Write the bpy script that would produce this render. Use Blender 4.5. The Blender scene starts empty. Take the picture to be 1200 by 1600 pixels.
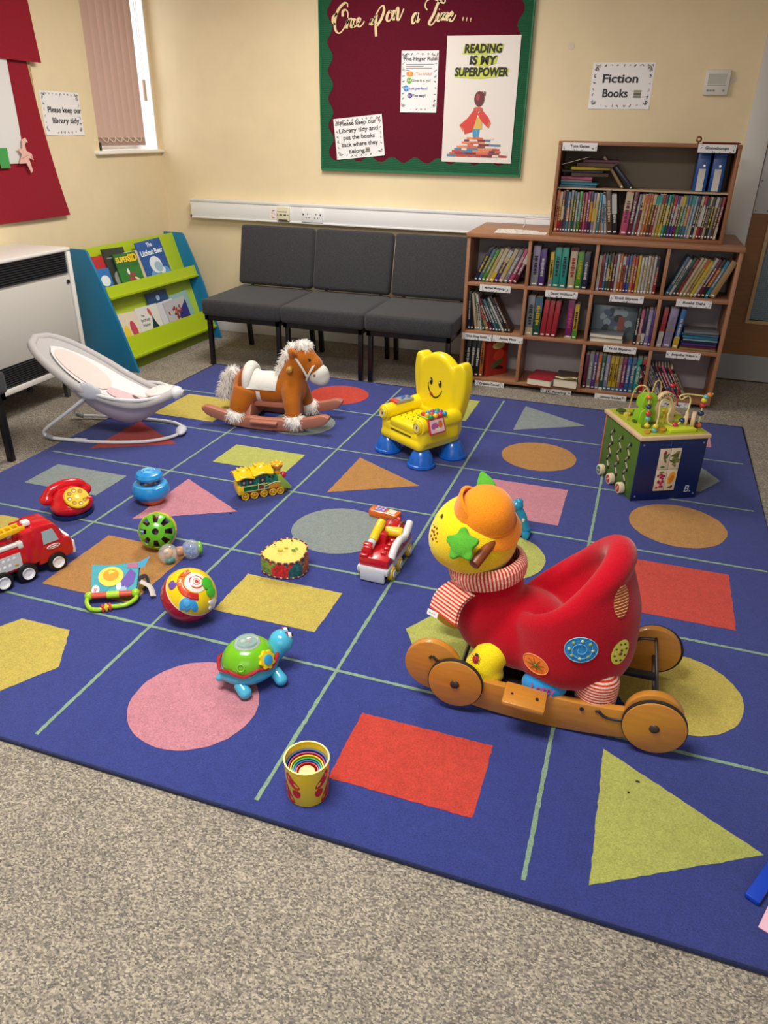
import bpy, bmesh, math, random
from math import pi, sin, cos, radians as RAD
from mathutils import Vector as V, Matrix, Euler, Quaternion
from mathutils.bvhtree import BVHTree

S = bpy.context.scene
COL = S.collection
# ------------------------------------------------------------------ camera, world, light, exposure
cam_d = bpy.data.cameras.new('camera')
cam = bpy.data.objects.new('camera', cam_d)
COL.objects.link(cam)
cam_d.sensor_fit = 'VERTICAL'
cam_d.sensor_height = 36.0
cam_d.lens = 36.0 * 1166.73 / 1600.0
cam_d.clip_start = 0.05
CX = V((0.95190546, 0.3058895, 0.01753898))
CY = V((0.15429406, -0.42912289, -0.88997016))
CZ = V((-0.26470615, 0.84987361, -0.45568136))
cam.matrix_world = Matrix(((CX.x, -CY.x, -CZ.x, 0.0), (CX.y, -CY.y, -CZ.y, 0.0), (CX.z, -CY.z, -CZ.z, 1.44), (0, 0, 0, 1)))
S.camera = cam

S.view_settings.view_transform = 'Standard'
S.view_settings.look = 'None'
S.view_settings.gamma = 1.0
S.view_settings.use_curve_mapping = False
S.view_settings.exposure = 0.12

W = bpy.data.worlds.new('world')
S.world = W
W.use_nodes = True
W.node_tree.nodes['Background'].inputs[0].default_value = (0.93, 0.96, 1.0, 1)
W.node_tree.nodes['Background'].inputs[1].default_value = 0.33

def area(name, loc, size, power, color, target):
    d = bpy.data.lights.new(name, 'AREA')
    d.shape = 'RECTANGLE'; d.size, d.size_y = size; d.energy = power; d.color = color
    o = bpy.data.objects.new(name, d); COL.objects.link(o)
    o.location = loc
    o.rotation_euler = (V(target) - V(loc)).to_track_quat('-Z', 'Y').to_euler()
    return o
# fluorescent ceiling panels and the daylight of the glazed wall behind the photographer
area('ceiling_panel_light', (-1.7, 3.75, 2.46), (0.6, 1.2), 50, (1.0, 0.96, 0.90), (-1.7, 3.75, 0))
area('ceiling_panel_light', (-0.9, 1.0, 2.46), (1.2, 0.6), 70, (1.0, 0.97, 0.92), (-0.9, 1.0, 0))
area('daylight_behind', (0.4, -2.2, 1.9), (3.0, 1.6), 26, (1.0, 0.97, 0.93), (-0.5, 2.5, 0.2))

# ------------------------------------------------------------------ materials
def lin(c):
    return c / 12.92 if c <= 0.04045 else ((c + 0.055) / 1.055) ** 2.4
def rgb(h):
    if isinstance(h, str):
        h = h.lstrip('#'); return tuple(lin(int(h[i:i+2], 16) / 255) for i in (0, 2, 4)) + (1.0,)
    return tuple(h) + (1.0,)
MATS = {}
def mat(col, rough=0.5, kind='plain', name=None, metal=0.0, coat=0.0, alpha=None, scale=None, amp=None):
    """kinds: plain, cloth (weave bump + mottling), plush (soft pile), wood, speck (two-tone), glass"""
    key = (col, rough, kind, metal, coat, alpha, scale, amp)
    if key in MATS: return MATS[key]
    m = bpy.data.materials.new(name or ('%s_%s' % (kind, str(col).lstrip('#'))))
    m.use_nodes = True
    nt = m.node_tree; N = nt.nodes; L = nt.links
    b = N['Principled BSDF']
    c = rgb(col)
    b.inputs['Base Color'].default_value = c
    b.inputs['Roughness'].default_value = rough
    b.inputs['Metallic'].default_value = metal
    if coat: b.inputs['Coat Weight'].default_value = coat; b.inputs['Coat Roughness'].default_value = 0.08
    tc = N.new('ShaderNodeTexCoord')
    def noise(sc, det=2.0, vec=None, rg=0.5):
        n = N.new('ShaderNodeTexNoise'); n.inputs['Scale'].default_value = sc; n.inputs['Detail'].default_value = det
        n.inputs['Roughness'].default_value = rg
        L.new(vec if vec else tc.outputs['Object'], n.inputs['Vector']); return n
    def ramp(src, c0, c1, p0=0.3, p1=0.7):
        r = N.new('ShaderNodeValToRGB'); r.color_ramp.elements[0].position = p0; r.color_ramp.elements[1].position = p1
        r.color_ramp.elements[0].color = c0; r.color_ramp.elements[1].color = c1
        L.new(src, r.inputs[0]); return r
    def bump(src, st, dist):
        bp = N.new('ShaderNodeBump'); bp.inputs['Strength'].default_value = st; bp.inputs['Distance'].default_value = dist
        L.new(src, bp.inputs['Height']); L.new(bp.outputs[0], b.inputs['Normal'])
    def mul(k): return tuple(min(1, x * k) for x in c[:3]) + (1,)
    if kind == 'cloth':
        n = noise(scale or 260, 3)
        r = ramp(n.outputs[0], mul(1 - (amp or 0.28)), mul(1 + (amp or 0.28)))
        L.new(r.outputs[0], b.inputs['Base Color']); bump(n.outputs[0], 0.35, 0.002)
        b.inputs['Sheen Weight'].default_value = 0.15; b.inputs['Specular IOR Level'].default_value = 0.2
    elif kind == 'plush':
        n = noise(scale or 420, 3)
        r = ramp(n.outputs[0], mul(1 - (amp or 0.18)), mul(1 + (amp or 0.18)))
        L.new(r.outputs[0], b.inputs['Base Color']); bump(n.outputs[0], 0.5, 0.003)
        b.inputs['Sheen Weight'].default_value = 0.3; b.inputs['Sheen Roughness'].default_value = 0.4
        b.inputs['Specular IOR Level'].default_value = 0.15
    elif kind == 'wood':
        mp = N.new('ShaderNodeMapping'); mp.inputs['Scale'].default_value = (1.2, 9, 9)
        L.new(tc.outputs['Object'], mp.inputs[0])
        n = noise(scale or 9, 5, mp.outputs[0], 0.6)
        r = ramp(n.outputs[0], mul(1 - (amp or 0.16)), mul(1 + (amp or 0.16)), 0.35, 0.65)
        L.new(r.outputs[0], b.inputs['Base Color']); bump(n.outputs[0], 0.05, 0.001)
    elif kind == 'wall':
        n = noise(2.2, 5, rg=0.65); n2 = noise(160, 3)
        r = ramp(n.outputs[0], mul(0.94), mul(1.05), 0.3, 0.7)
        L.new(r.outputs[0], b.inputs['Base Color']); bump(n2.outputs[0], 0.12, 0.002)
    elif kind == 'pile':                      # rug pile
        n = noise(scale or 240, 6, rg=0.8); n2 = noise(38, 4)
        mx = N.new('ShaderNodeMath'); mx.operation = 'ADD'
        m2 = N.new('ShaderNodeMath'); m2.operation = 'MULTIPLY'; m2.inputs[1].default_value = 0.16
        L.new(n2.outputs[0], m2.inputs[0]); L.new(n.outputs[0], mx.inputs[0]); L.new(m2.outputs[0], mx.inputs[1])
        r = ramp(mx.outputs[0], mul(1 - (amp or 0.48)), mul(1 + (amp or 0.42)), 0.36, 0.80)
        L.new(r.outputs[0], b.inputs['Base Color']); bump(mx.outputs[0], 0.8, 0.006)
        b.inputs['Specular IOR Level'].default_value = 0.08
        b.inputs['Sheen Weight'].default_value = 0.12
    elif kind == 'glass':
        b.inputs['Transmission Weight'].default_value = 1.0; b.inputs['IOR'].default_value = 1.1
    if alpha is not None:
        b.inputs['Alpha'].default_value = alpha
    MATS[key] = m
    return m
def carpet_mat():
    m = bpy.data.materials.new('heather_carpet'); m.use_nodes = True
    N = m.node_tree.nodes; L = m.node_tree.links; b = N['Principled BSDF']
    tc = N.new('ShaderNodeTexCoord')
    mp = N.new('ShaderNodeMapping'); mp.inputs['Scale'].default_value = (0.8, 1.15, 1); L.new(tc.outputs['Object'], mp.inputs[0])
    vo = N.new('ShaderNodeTexVoronoi'); vo.inputs['Scale'].default_value = 285; L.new(mp.outputs[0], vo.inputs['Vector'])
    sp = N.new('ShaderNodeSeparateColor'); L.new(vo.outputs['Color'], sp.inputs[0])
    n1 = N.new('ShaderNodeTexNoise'); n1.inputs['Scale'].default_value = 120; n1.inputs['Detail'].default_value = 5; n1.inputs['Roughness'].default_value = 0.75
    mx1 = N.new('ShaderNodeMix'); mx1.data_type = 'FLOAT'; mx1.inputs[0].default_value = 0.55; L.new(sp.outputs[0], mx1.inputs[2]); L.new(n1.outputs[0], mx1.inputs[3])
    n2 = N.new('ShaderNodeTexNoise'); n2.inputs['Scale'].default_value = 7; n2.inputs['Detail'].default_value = 4
    n3 = N.new('ShaderNodeTexNoise'); n3.inputs['Scale'].default_value = 90; n3.inputs['Detail'].default_value = 2
    for n in (n1, n2, n3): L.new(tc.outputs['Object'], n.inputs['Vector'])
    r = N.new('ShaderNodeValToRGB'); e = r.color_ramp.elements
    e[0].position = 0.24; e[0].color = rgb('#5b5752'); e[1].position = 0.78; e[1].color = rgb('#c4b9a4')
    k = e.new(0.42); k.color = rgb('#7f7870'); k = e.new(0.58); k.color = rgb('#9d9384')
    L.new(mx1.outputs[0], r.inputs[0])
    mx = N.new('ShaderNodeMix'); mx.data_type = 'RGBA'; mx.blend_type = 'MULTIPLY'; mx.inputs[0].default_value = 0.5
    r2 = N.new('ShaderNodeValToRGB'); r2.color_ramp.elements[0].position = 0.3; r2.color_ramp.elements[0].color = (0.72, 0.72, 0.74, 1)
    r2.color_ramp.elements[1].position = 0.65; r2.color_ramp.elements[1].color = (1, 1, 1, 1)
    L.new(n2.outputs[0], r2.inputs[0]); L.new(r.outputs[0], mx.inputs[6]); L.new(r2.outputs[0], mx.inputs[7])
    L.new(mx.outputs[2], b.inputs['Base Color'])
    bp = N.new('ShaderNodeBump'); bp.inputs['Strength'].default_value = 0.5; bp.inputs['Distance'].default_value = 0.004
    L.new(n1.outputs[0], bp.inputs['Height']); L.new(bp.outputs[0], b.inputs['Normal'])
    b.inputs['Roughness'].default_value = 0.95; b.inputs['Specular IOR Level'].default_value = 0.08
    return m
def emit(col, st):
    m = bpy.data.materials.new('glow'); m.use_nodes = True
    b = m.node_tree.nodes['Principled BSDF']; b.inputs['Base Color'].default_value = (0, 0, 0, 1)
    b.inputs['Emission Color'].default_value = rgb(col); b.inputs['Emission Strength'].default_value = st
    return m

# ------------------------------------------------------------------ mesh helpers
def T(x=0, y=0, z=0): return Matrix.Translation((x, y, z))
def RX(d): return Matrix.Rotation(RAD(d), 4, 'X')
def RY(d): return Matrix.Rotation(RAD(d), 4, 'Y')
def RZ(d): return Matrix.Rotation(RAD(d), 4, 'Z')
def SC(x, y, z): return Matrix.Diagonal((x, y, z, 1))
def frame(p, d, up=(0, 0, 1)):
    """matrix with local z along d at p"""
    z = V(d).normalized(); u = V(up)
    if abs(z.dot(u.normalized())) > 0.98: u = V((0, 1, 0))
    x = u.cross(z).normalized(); y = z.cross(x)
    return Matrix(((x.x, y.x, z.x, p[0]), (x.y, y.y, z.y, p[1]), (x.z, y.z, z.z, p[2]), (0, 0, 0, 1)))
def smooth_path(pts, n=8, closed=False):
    pts = [V(p) for p in pts]; out = []; k = len(pts)
    rng = range(k if closed else k - 1)
    for i in rng:
        p1 = pts[i]; p2 = pts[(i + 1) % k]
        p0 = pts[(i - 1) % k] if (closed or i > 0) else p1 * 2 - p2
        p3 = pts[(i + 2) % k] if (closed or i + 2 < k) else p2 * 2 - p1
        for j in range(n):
            t = j / n
            out.append(0.5 * ((2 * p1) + (p2 - p0) * t + (2 * p0 - 5 * p1 + 4 * p2 - p3) * t * t + (3 * p1 - p0 - 3 * p2 + p3) * t ** 3))
    if not closed: out.append(pts[-1])
    return out
class MB:
    def __init__(s): s.bm = bmesh.new(); s.mats = []; s.cur = 0; s.X = Matrix.Identity(4)
    def m(s, mt):
        if mt not in s.mats: s.mats.append(mt)
        s.cur = s.mats.index(mt); return s
    def x(s, M=None): s.X = M if M else Matrix.Identity(4); return s
    def _add(s, tmp):
        vm = {}
        for v in tmp.verts: vm[v] = s.bm.verts.new(s.X @ v.co)
        for f in tmp.faces:
            try: g = s.bm.faces.new([vm[v] for v in f.verts]); g.material_index = s.cur; g.smooth = True
            except ValueError: pass
        tmp.free(); return s
    def verts(s, vs, fs):
        vv = [s.bm.verts.new(s.X @ V(v)) for v in vs]
        for f in fs:
            try: g = s.bm.faces.new([vv[i] for i in f]); g.material_index = s.cur; g.smooth = True
            except ValueError: pass
        return s
    def box(s, c, size, bev=0.0, M=None, seg=2):
        t = bmesh.new(); bmesh.ops.create_cube(t, size=1.0)
        bmesh.ops.scale(t, vec=size, verts=t.verts)
        if bev > 0: bmesh.ops.bevel(t, geom=t.edges[:], offset=min(bev, min(size) * 0.49), segments=seg, profile=0.5, affect='EDGES')
        bmesh.ops.transform(t, matrix=T(*c) @ (M if M else Matrix.Identity(4)), verts=t.verts)
        return s._add(t)
    def span(s, a, b, bev=0.0, seg=2):
        return s.box([(a[i] + b[i]) / 2 for i in range(3)], [abs(b[i] - a[i]) for i in range(3)], bev, None, seg)
    def cyl(s, p0, p1, r0, r1=None, n=24, bev=0.0, cap=True):
        r1 = r0 if r1 is None else r1
        d = V(p1) - V(p0); h = d.length
        if bev > 0:
            prof = [(0, 0), (r0 - bev, 0), (r0 - bev * 0.3, bev * 0.3), (r0, bev), (r1, h - bev), (r1 - bev * 0.3, h - bev * 0.3), (r1 - bev, h), (0, h)]
        else: prof = ([(0, 0)] if cap else []) + [(r0, 0), (r1, h)] + ([(0, h)] if cap else [])
        return s.lathe(prof, frame(p0, d), n)
    def lathe(s, prof, M=None, n=28, a0=0, a1=360):
        M = M if M else Matrix.Identity(4); full = abs(a1 - a0) >= 359.9
        k = n if full else n + 1; vs = []; fs = []; rows = []
        for r, z in prof:
            if abs(r) < 1e-6: rows.append([len(vs)]); vs.append(M @ V((0, 0, z)))
            else:
                row = []
                for i in range(k):
                    a = RAD(a0 + (a1 - a0) * i / n); row.append(len(vs)); vs.append(M @ V((r * cos(a), r * sin(a), z)))
                rows.append(row)
        for A, B in zip(rows, rows[1:]):
            for i in range(n):
                j = (i + 1) % k
                if len(A) == 1 and len(B) == 1: continue
                if len(A) == 1: fs.append((A[0], B[j], B[i]))
                elif len(B) == 1: fs.append((A[i], A[j], B[0]))
                else: fs.append((A[i], A[j], B[j], B[i]))
        return s.verts(vs, fs)
    def ball(s, c, r, M=None, u=24, v=14):
        r = r if hasattr(r, '__len__') else (r, r, r)
        t = bmesh.new(); bmesh.ops.create_uvsphere(t, u_segments=u, v_segments=v, radius=1)
        bmesh.ops.transform(t, matrix=T(*c) @ (M if M else Matrix.Identity(4)) @ SC(*r), verts=t.verts)
        return s._add(t)
    def tube(s, path, r, n=10, closed=False, flat=1.0, cap=True):
        P = [V(p) for p in path]; k = len(P); rr = r if hasattr(r, '__len__') else [r] * k
        vs = []; fs = []; prev = None
        for i in range(k):
            a = P[(i - 1) % k] if (closed or i) else P[i]; b = P[(i + 1) % k] if (closed or i < k - 1) else P[i]
            d = (b - a).normalized()
            if prev is None:
                u = V((0, 0, 1)) if abs(d.z) < 0.9 else V((1, 0, 0)); x = u.cross(d).normalized()
            else: x = (prev - d * prev.dot(d)).normalized()
            prev = x; y = d.cross(x)
            for j in range(n):
                t = 2 * pi * j / n; vs.append(P[i] + (x * cos(t) + y * sin(t) * flat) * rr[i])
        for i in range(k if closed else k - 1):
            for j in range(n):
                A = i * n + j; B = i * n + (j + 1) % n; C = ((i + 1) % k) * n + (j + 1) % n; D = ((i + 1) % k) * n + j
                fs.append((A, B, C, D))
        if cap and not closed: fs.append(tuple(range(n))[::-1]); fs.append(tuple((k - 1) * n + j for j in range(n)))
        return s.verts(vs, fs)
    def prism(s, pts, z0, z1, M=None, bev=0.0):
        """2D outline (xy) extruded z0..z1"""
        t = bmesh.new(); vs = [t.verts.new((p[0], p[1], z0)) for p in pts]; f = t.faces.new(vs)
        if abs(z1 - z0) > 1e-7:
            g = bmesh.ops.extrude_face_region(t, geom=[f])
            bmesh.ops.translate(t, vec=(0, 0, z1 - z0), verts=[e for e in g['geom'] if isinstance(e, bmesh.types.BMVert)])
            bmesh.ops.recalc_face_normals(t, faces=t.faces)
            if bev > 0:
                ed = [e for e in t.edges if abs(e.verts[0].co.z - e.verts[1].co.z) < 1e-7]
                bmesh.ops.bevel(t, geom=ed, offset=bev, segments=2, profile=0.5, affect='EDGES')
        if M: bmesh.ops.transform(t, matrix=M, verts=t.verts)
        return s._add(t)
    def flat(s, pts, z=0.0): return s.verts([(p[0], p[1], z) for p in pts], [tuple(range(len(pts)))])
    def disc(s, c, r, z=0.0, n=20, rot=0):
        rx, ry = r if hasattr(r, '__len__') else (r, r); a = RAD(rot)
        return s.flat([(c[0] + rx * cos(t) * cos(a) - ry * sin(t) * sin(a), c[1] + rx * cos(t) * sin(a) + ry * sin(t) * cos(a)) for t in [2 * pi * i / n for i in range(n)]], z)
    def grid(s, fn, nu, nv, closed_u=False):
        vs = [fn(i / nu, j / nv) for j in range(nv + 1) for i in range(nu + (0 if closed_u else 1))]
        w = nu if closed_u else nu + 1; fs = []
        for j in range(nv):
            for i in range(nu):
                k = (i + 1) % w; fs.append((j * w + i, j * w + k, (j + 1) * w + k, (j + 1) * w + i))
        return s.verts(vs, fs)
    def build(s, name, parent=None, loc=None, ang=35, matrix=None, recalc=True):
        if recalc: bmesh.ops.recalc_face_normals(s.bm, faces=s.bm.faces)
        me = bpy.data.meshes.new(name); s.bm.to_mesh(me); s.bm.free()
        for mt in s.mats: me.materials.append(mt)
        try: me.set_sharp_from_angle(angle=RAD(ang))
        except Exception: pass
        o = bpy.data.objects.new(name, me); COL.objects.link(o)
        if parent: o.parent = parent
        if matrix: o.matrix_local = matrix
        if loc: o.location = loc
        return o
def remesh(o, voxel, smooth=6, fac=0.5):
    """weld the overlapping blobs of one mesh into one continuous skin"""
    a = o.modifiers.new('r', 'REMESH'); a.mode = 'VOXEL'; a.voxel_size = voxel; a.use_smooth_shade = True
    if smooth: b = o.modifiers.new('s', 'SMOOTH'); b.iterations = smooth; b.factor = fac
    dg = bpy.context.evaluated_depsgraph_get(); dg.update()
    me = bpy.data.meshes.new_from_object(o.evaluated_get(dg)); old = o.data
    me.name = old.name
    if not me.materials:
        for mt in old.materials: me.materials.append(mt)
    for p in me.polygons: p.use_smooth = True
    o.modifiers.clear(); o.data = me
    return o
def tag(o, label=None, cat=None, group=None, kind=None):
    if label: o['label'] = label
    if cat: o['category'] = cat
    if group: o['group'] = group
    if kind: o['kind'] = kind
    return o
def thing(name, label, cat, loc=(0, 0, 0), rz=0, group=None, M=None):
    o = bpy.data.objects.new(name, None); COL.objects.link(o)
    o.empty_display_size = 0.05
    if M: o.matrix_world = M
    else: o.location = loc; o.rotation_euler = (0, 0, RAD(rz))
    return tag(o, label, cat, group)
def struct(o): o['kind'] = 'structure'; return o
def text(body, size, mt, parent, name='lettering', M=None, ext=0.0004, align='CENTER', shear=0.0, bold=0.0, width=None):
    c = bpy.data.curves.new(name, 'FONT'); c.body = body; c.size = size; c.extrude = ext; c.align_x = align; c.align_y = 'CENTER'
    c.shear = shear; c.offset = bold; c.resolution_u = 3
    t = bpy.data.objects.new('t', c); COL.objects.link(t)
    dg = bpy.context.evaluated_depsgraph_get(); dg.update()
    me = bpy.data.meshes.new_from_object(t.evaluated_get(dg)); bpy.data.objects.remove(t); bpy.data.curves.remove(c)
    me.name = name; me.materials.clear(); me.materials.append(mt)
    o = bpy.data.objects.new(name, me); COL.objects.link(o); o.parent = parent
    M = M if M else Matrix.Identity(4)
    if width and len(me.vertices):
        xs = [v.co.x for v in me.vertices]; k = width / max(1e-6, max(xs) - min(xs)); M = M @ SC(k, 1, 1)
    me.transform(M)
    return o
def bvh_of(o):
    return BVHTree.FromPolygons([v.co[:] for v in o.data.vertices], [p.vertices[:] for p in o.data.polygons])
def project(o_mesh, target, d, off=0.0015):
    """lay a flat patch mesh onto the target's skin along direction d (both in the same local space)"""
    bv = bvh_of(target); d = V(d).normalized()
    for v in o_mesh.data.vertices:
        h = v.co.dot(d)
        base = v.co - d * 1.0
        hit = bv.ray_cast(base, d)
        if hit[0] is not None: v.co = hit[0] - d * off
    return o_mesh
def skin_patch(target, parent, name, mt, p, d, outline, off=0.002, sub=6, up=(0, 0, 1)):
    """a patch of cloth or print that follows a curved skin; outline given in the patch's own xy, seen along d"""
    F = frame(p, (-V(d)), up)
    mb = MB().m(mt)
    n = len(outline); vs = [F @ V((0, 0, 0))]; fs = []
    for k in range(1, sub + 1):
        for q in outline: vs.append(F @ V((q[0] * k / sub, q[1] * k / sub, 0)))
    for i in range(n): fs.append((0, 1 + i, 1 + (i + 1) % n))
    for k in range(sub - 1):
        for i in range(n):
            a = 1 + k * n + i; b = 1 + k * n + (i + 1) % n; fs.append((a, b, b + n, a + n))
    mb.verts(vs, fs)
    o = mb.build(name, parent)
    return project(o, target, d, off)
def circle(r, n=24, ry=None, rot=0): 
    ry = ry or r; a = RAD(rot)
    return [(r * cos(2*pi*i/n) * cos(a) - ry * sin(2*pi*i/n) * sin(a), r * cos(2*pi*i/n) * sin(a) + ry * sin(2*pi*i/n) * cos(a)) for i in range(n)]
ORD = ['', 'first', 'second', 'third', 'fourth', 'fifth', 'sixth', 'seventh', 'eighth', 'ninth', 'tenth', 'eleventh', 'twelfth', 'thirteenth', 'fourteenth',
       'fifteenth', 'sixteenth', 'seventeenth', 'eighteenth', 'nineteenth', 'twentieth', 'twenty-first', 'twenty-second', 'twenty-third', 'twenty-fourth',
       'twenty-fifth', 'twenty-sixth', 'twenty-seventh', 'twenty-eighth', 'twenty-ninth', 'thirtieth', 'thirty-first', 'thirty-second', 'thirty-third',
       'thirty-fourth', 'thirty-fifth', 'thirty-sixth', 'thirty-seventh', 'thirty-eighth']
BACK = lambda x, z, y=5.27: T(x, y, z) @ RX(90)                       # sign frame on the back wall: xy in the wall, z into the room
LEFTW = lambda y, z, x=-3.40: Matrix(((0, 0, 1, x), (1, 0, 0, y), (0, 1, 0, z), (0, 0, 0, 1)))
WY, WX, CEIL = 5.27, -3.40, 2.5
# ================================================================== SETTING
cream = mat('#e8d5ae', 0.75, 'wall')
white_paint = mat('#e9e6df', 0.45)
white_pl = mat('#e4e4e2', 0.35)
fl = MB().m(carpet_mat()); fl.span((WX - 0.3, -3.0, -0.05), (4.0, WY + 1.6, 0.0)); struct(fl.build('floor'))
cl = MB().m(mat('#efeae0', 0.9)); cl.span((WX - 0.3, -3.0, CEIL), (4.0, WY + 0.2, CEIL + 0.06)); struct(cl.build('ceiling'))
# back wall with the doorway at its right end
DX0, DX1, DH = 0.64, 1.50, 2.03
wb = MB().m(cream)
wb.span((WX - 0.3, WY, 0), (DX0, WY + 0.14, CEIL)).span((DX1, WY, 0), (4.0, WY + 0.14, CEIL)).span((DX0, WY, DH), (DX1, WY + 0.14, CEIL))
struct(wb.build('wall_back'))
# left wall with the window opening
Y0, Y1, Z0, Z1 = 4.56, 5.235, 1.285, 2.36
wl = MB().m(cream)
wl.span((WX - 0.24, -3.0, 0), (WX, Y0, CEIL)).span((WX - 0.24, Y0, 0), (WX, Y1, Z0)).span((WX - 0.24, Y0, Z1), (WX, Y1, CEIL)).span((WX - 0.24, Y1, 0), (WX, WY + 0.14, CEIL))
struct(wl.build('wall_left'))
sk = MB().m(white_paint); sk.span((WX, WY - 0.018, 0), (DX0 - 0.13, WY, 0.12), 0.006); struct(sk.build('baseboard_back'))
sk = MB().m(white_paint); sk.span((WX, -3.0, 0), (WX + 0.018, WY - 0.02, 0.12), 0.006); struct(sk.build('baseboard_left'))
# white door frame and the brown door
fr = MB().m(mat('#cfcac2', 0.5)); fr.span((DX0 - 0.125, WY - 0.03, 0), (DX0, WY + 0.13, DH), 0.008).span((DX1, WY - 0.03, 0), (DX1 + 0.125, WY + 0.13, DH), 0.008).span((DX0 - 0.125, WY - 0.03, DH), (DX1 + 0.125, WY + 0.13, DH + 0.1), 0.008)
struct(fr.build('trim_1'))
dwood = mat('#7d4f1b', 0.5, 'wood', amp=0.1)
dr = MB().m(dwood); dy0, dy1 = WY + 0.02, WY + 0.065; gx0, gx1, gz0, gz1 = 0.765, 1.02, 0.40, 1.72
dr.span((DX0, dy0, 0.008), (gx0, dy1, DH)).span((gx1, dy0, 0.008), (DX1, dy1, DH)).span((gx0, dy0, 0.008), (gx1, dy1, gz0)).span((gx0, dy0, gz1), (gx1, dy1, DH))
door = struct(dr.build('door_1'))
b = MB().m(mat('#b08a5c', 0.5)); q = 0.02
b.span((gx0 - q, dy0 - 0.0125, gz0 - q), (gx0, dy0 + 0.0305, gz1 + q)).span((gx1, dy0 - 0.0125, gz0 - q), (gx1 + q, dy0 + 0.0305, gz1 + q)).span((gx0, dy0 - 0.012, gz0 - q), (gx1, dy0 + 0.03, gz0)).span((gx0, dy0 - 0.012, gz1), (gx1, dy0 + 0.03, gz1 + q)); b.build('glazing_bead', door)
b = MB().m(mat('#8fa0a8', 0.08, alpha=0.55)); b.span((gx0, dy0 + 0.018, gz0), (gx1, dy0 + 0.024, gz1))
b.m(mat('#59656b', 0.4, metal=0.6))
for i in range(1, 20): b.span((gx0 + i * 0.0127, dy0 + 0.015, gz0), (gx0 + i * 0.0127 + 0.0008, dy0 + 0.017, gz1))
for i in range(1, 103): b.span((gx0, dy0 + 0.015, gz0 + i * 0.0127), (gx1, dy0 + 0.017, gz0 + i * 0.0127 + 0.0008))
b.build('wired_glass', door)
b = MB().m(mat('#8d8c8a', 0.4)); b.span((DX0 + 0.004, dy0 - 0.004, 0.012), (DX1 - 0.004, dy0, 0.175)); b.build('kick_plate', door)
b = MB().m(mat('#b9b7b2', 0.35)); b.span((0.648, dy0 - 0.004, 1.03), (0.738, dy0, 1.40), 0.001); b.m(mat('#55524e', 0.4))
for px_, pz_ in ((0.66, 1.045), (0.726, 1.045), (0.66, 1.385), (0.726, 1.385), (0.66, 1.21)): b.cyl((px_, dy0 - 0.006, pz_), (px_, dy0 - 0.003, pz_), 0.004, n=8)
b.build('push_plate', door)
b = MB().m(mat('#3d4450', 0.9)); b.span((DX0 - 0.3, WY + 1.5, 0), (DX1 + 0.5, WY + 1.55, CEIL)); struct(b.build('wall_corridor'))
# window
wn = MB().m(mat('#f2f2f0', 0.4)); xo = WX - 0.19
wn.span((xo - 0.05, Y0, Z0 + 0.05), (xo, Y0 + 0.05, Z1 - 0.05)).span((xo - 0.05, Y1 - 0.05, Z0 + 0.05), (xo, Y1, Z1 - 0.05)).span((xo - 0.05, Y0, Z0), (xo, Y1, Z0 + 0.05)).span((xo - 0.05, Y0, Z1 - 0.05), (xo, Y1, Z1))
win = struct(wn.build('window_1'))
b = MB().m(mat('#dfeaf5', 0.05, alpha=0.25)); b.span((xo - 0.03, Y0 + 0.05, Z0 + 0.05), (xo - 0.024, Y1 - 0.05, Z1 - 0.05)); b.build('pane', win)
b = MB().m(mat('#f3efe2', 0.35)); b.span((WX - 0.19, Y0 - 0.055, Z0 - 0.022), (WX + 0.035, Y1 + 0.03, Z0), 0.008); struct(b.build('trim_2'))
b = MB().m(mat('#f4f4f4', 0.6)); b.span((WX - 0.19, Y1 - 0.008, Z0), (WX - 0.001, Y1 - 0.001, Z1)); struct(b.build('trim_3'))
# daylight outside the window
wlt = area('window_daylight', (WX - 0.32, (Y0 + Y1) / 2, 1.85), (0.62, 1.0), 9, (0.92, 0.96, 1.0), (0, (Y0 + Y1) / 2, 1.7))

# vertical blind
bl = thing('vertical_blind', 'pinkish beige vertical slat blind hanging in the window', 'blind', (WX - 0.055, Y0, Z0))
sm = mat('#cbab9d', 0.8, 'cloth', scale=500, amp=0.08); sw = mat('#9f8678', 0.8)
ns = 7; p = 0.075
hd = MB().m(mat('#e6e3dd', 0.4)); hd.span((-0.02, 0.02, 1.035), (0.02, 0.60, 1.07)); hd.build('head_rail', bl)
for i in range(ns):
    y = 0.045 + i * p
    s_ = MB().m(sm); a = RAD(60)
    def f(u, v, y=y): 
        w = (u - 0.5) * 0.089; return (w * cos(a) + 0.013 * cos(pi * (u - .5)), y + w * sin(a) + 0.037 - 0.0, 0.075 + v * 0.965)
    s_.grid(f, 4, 1); o = s_.build('slat', bl)
    k = MB().m(sw); k.box((0.0, y + 0.037, 0.052), (0.003, 0.0885, 0.05), 0, RZ(-30)); k.build('weight', o)
c = MB().m(mat('#efe3c8', 0.5))
for i in range(ns - 1):
    y = 0.045 + i * p + 0.037
    c.tube(smooth_path([(0.02, y, 0.078), (0.03, y + p * 0.25, 0.058), (0.032, y + p * 0.5, 0.05), (0.03, y + p * 0.75, 0.058), (0.02, y + p, 0.078)], 4), 0.0018, 6)
c.build('linking_chain', bl)
c = MB().m(mat('#dedede', 0.4)); c.tube([(0.03, 0.60, 1.03), (0.03, 0.615, 0.4)], 0.002, 6); c.tube([(0.03, 0.625, 1.03), (0.03, 0.632, 0.4)], 0.002, 6)
c.m(mat('#c9b39d', 0.5)).box((0.03, 0.622, 0.37), (0.014, 0.03, 0.13), 0.005); c.build('pull_cord', bl)
b = MB().m(mat('#18181a', 0.5)); b.box((0, 0, 0.024), (0.035, 0.03, 0.048), 0.003)
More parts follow.
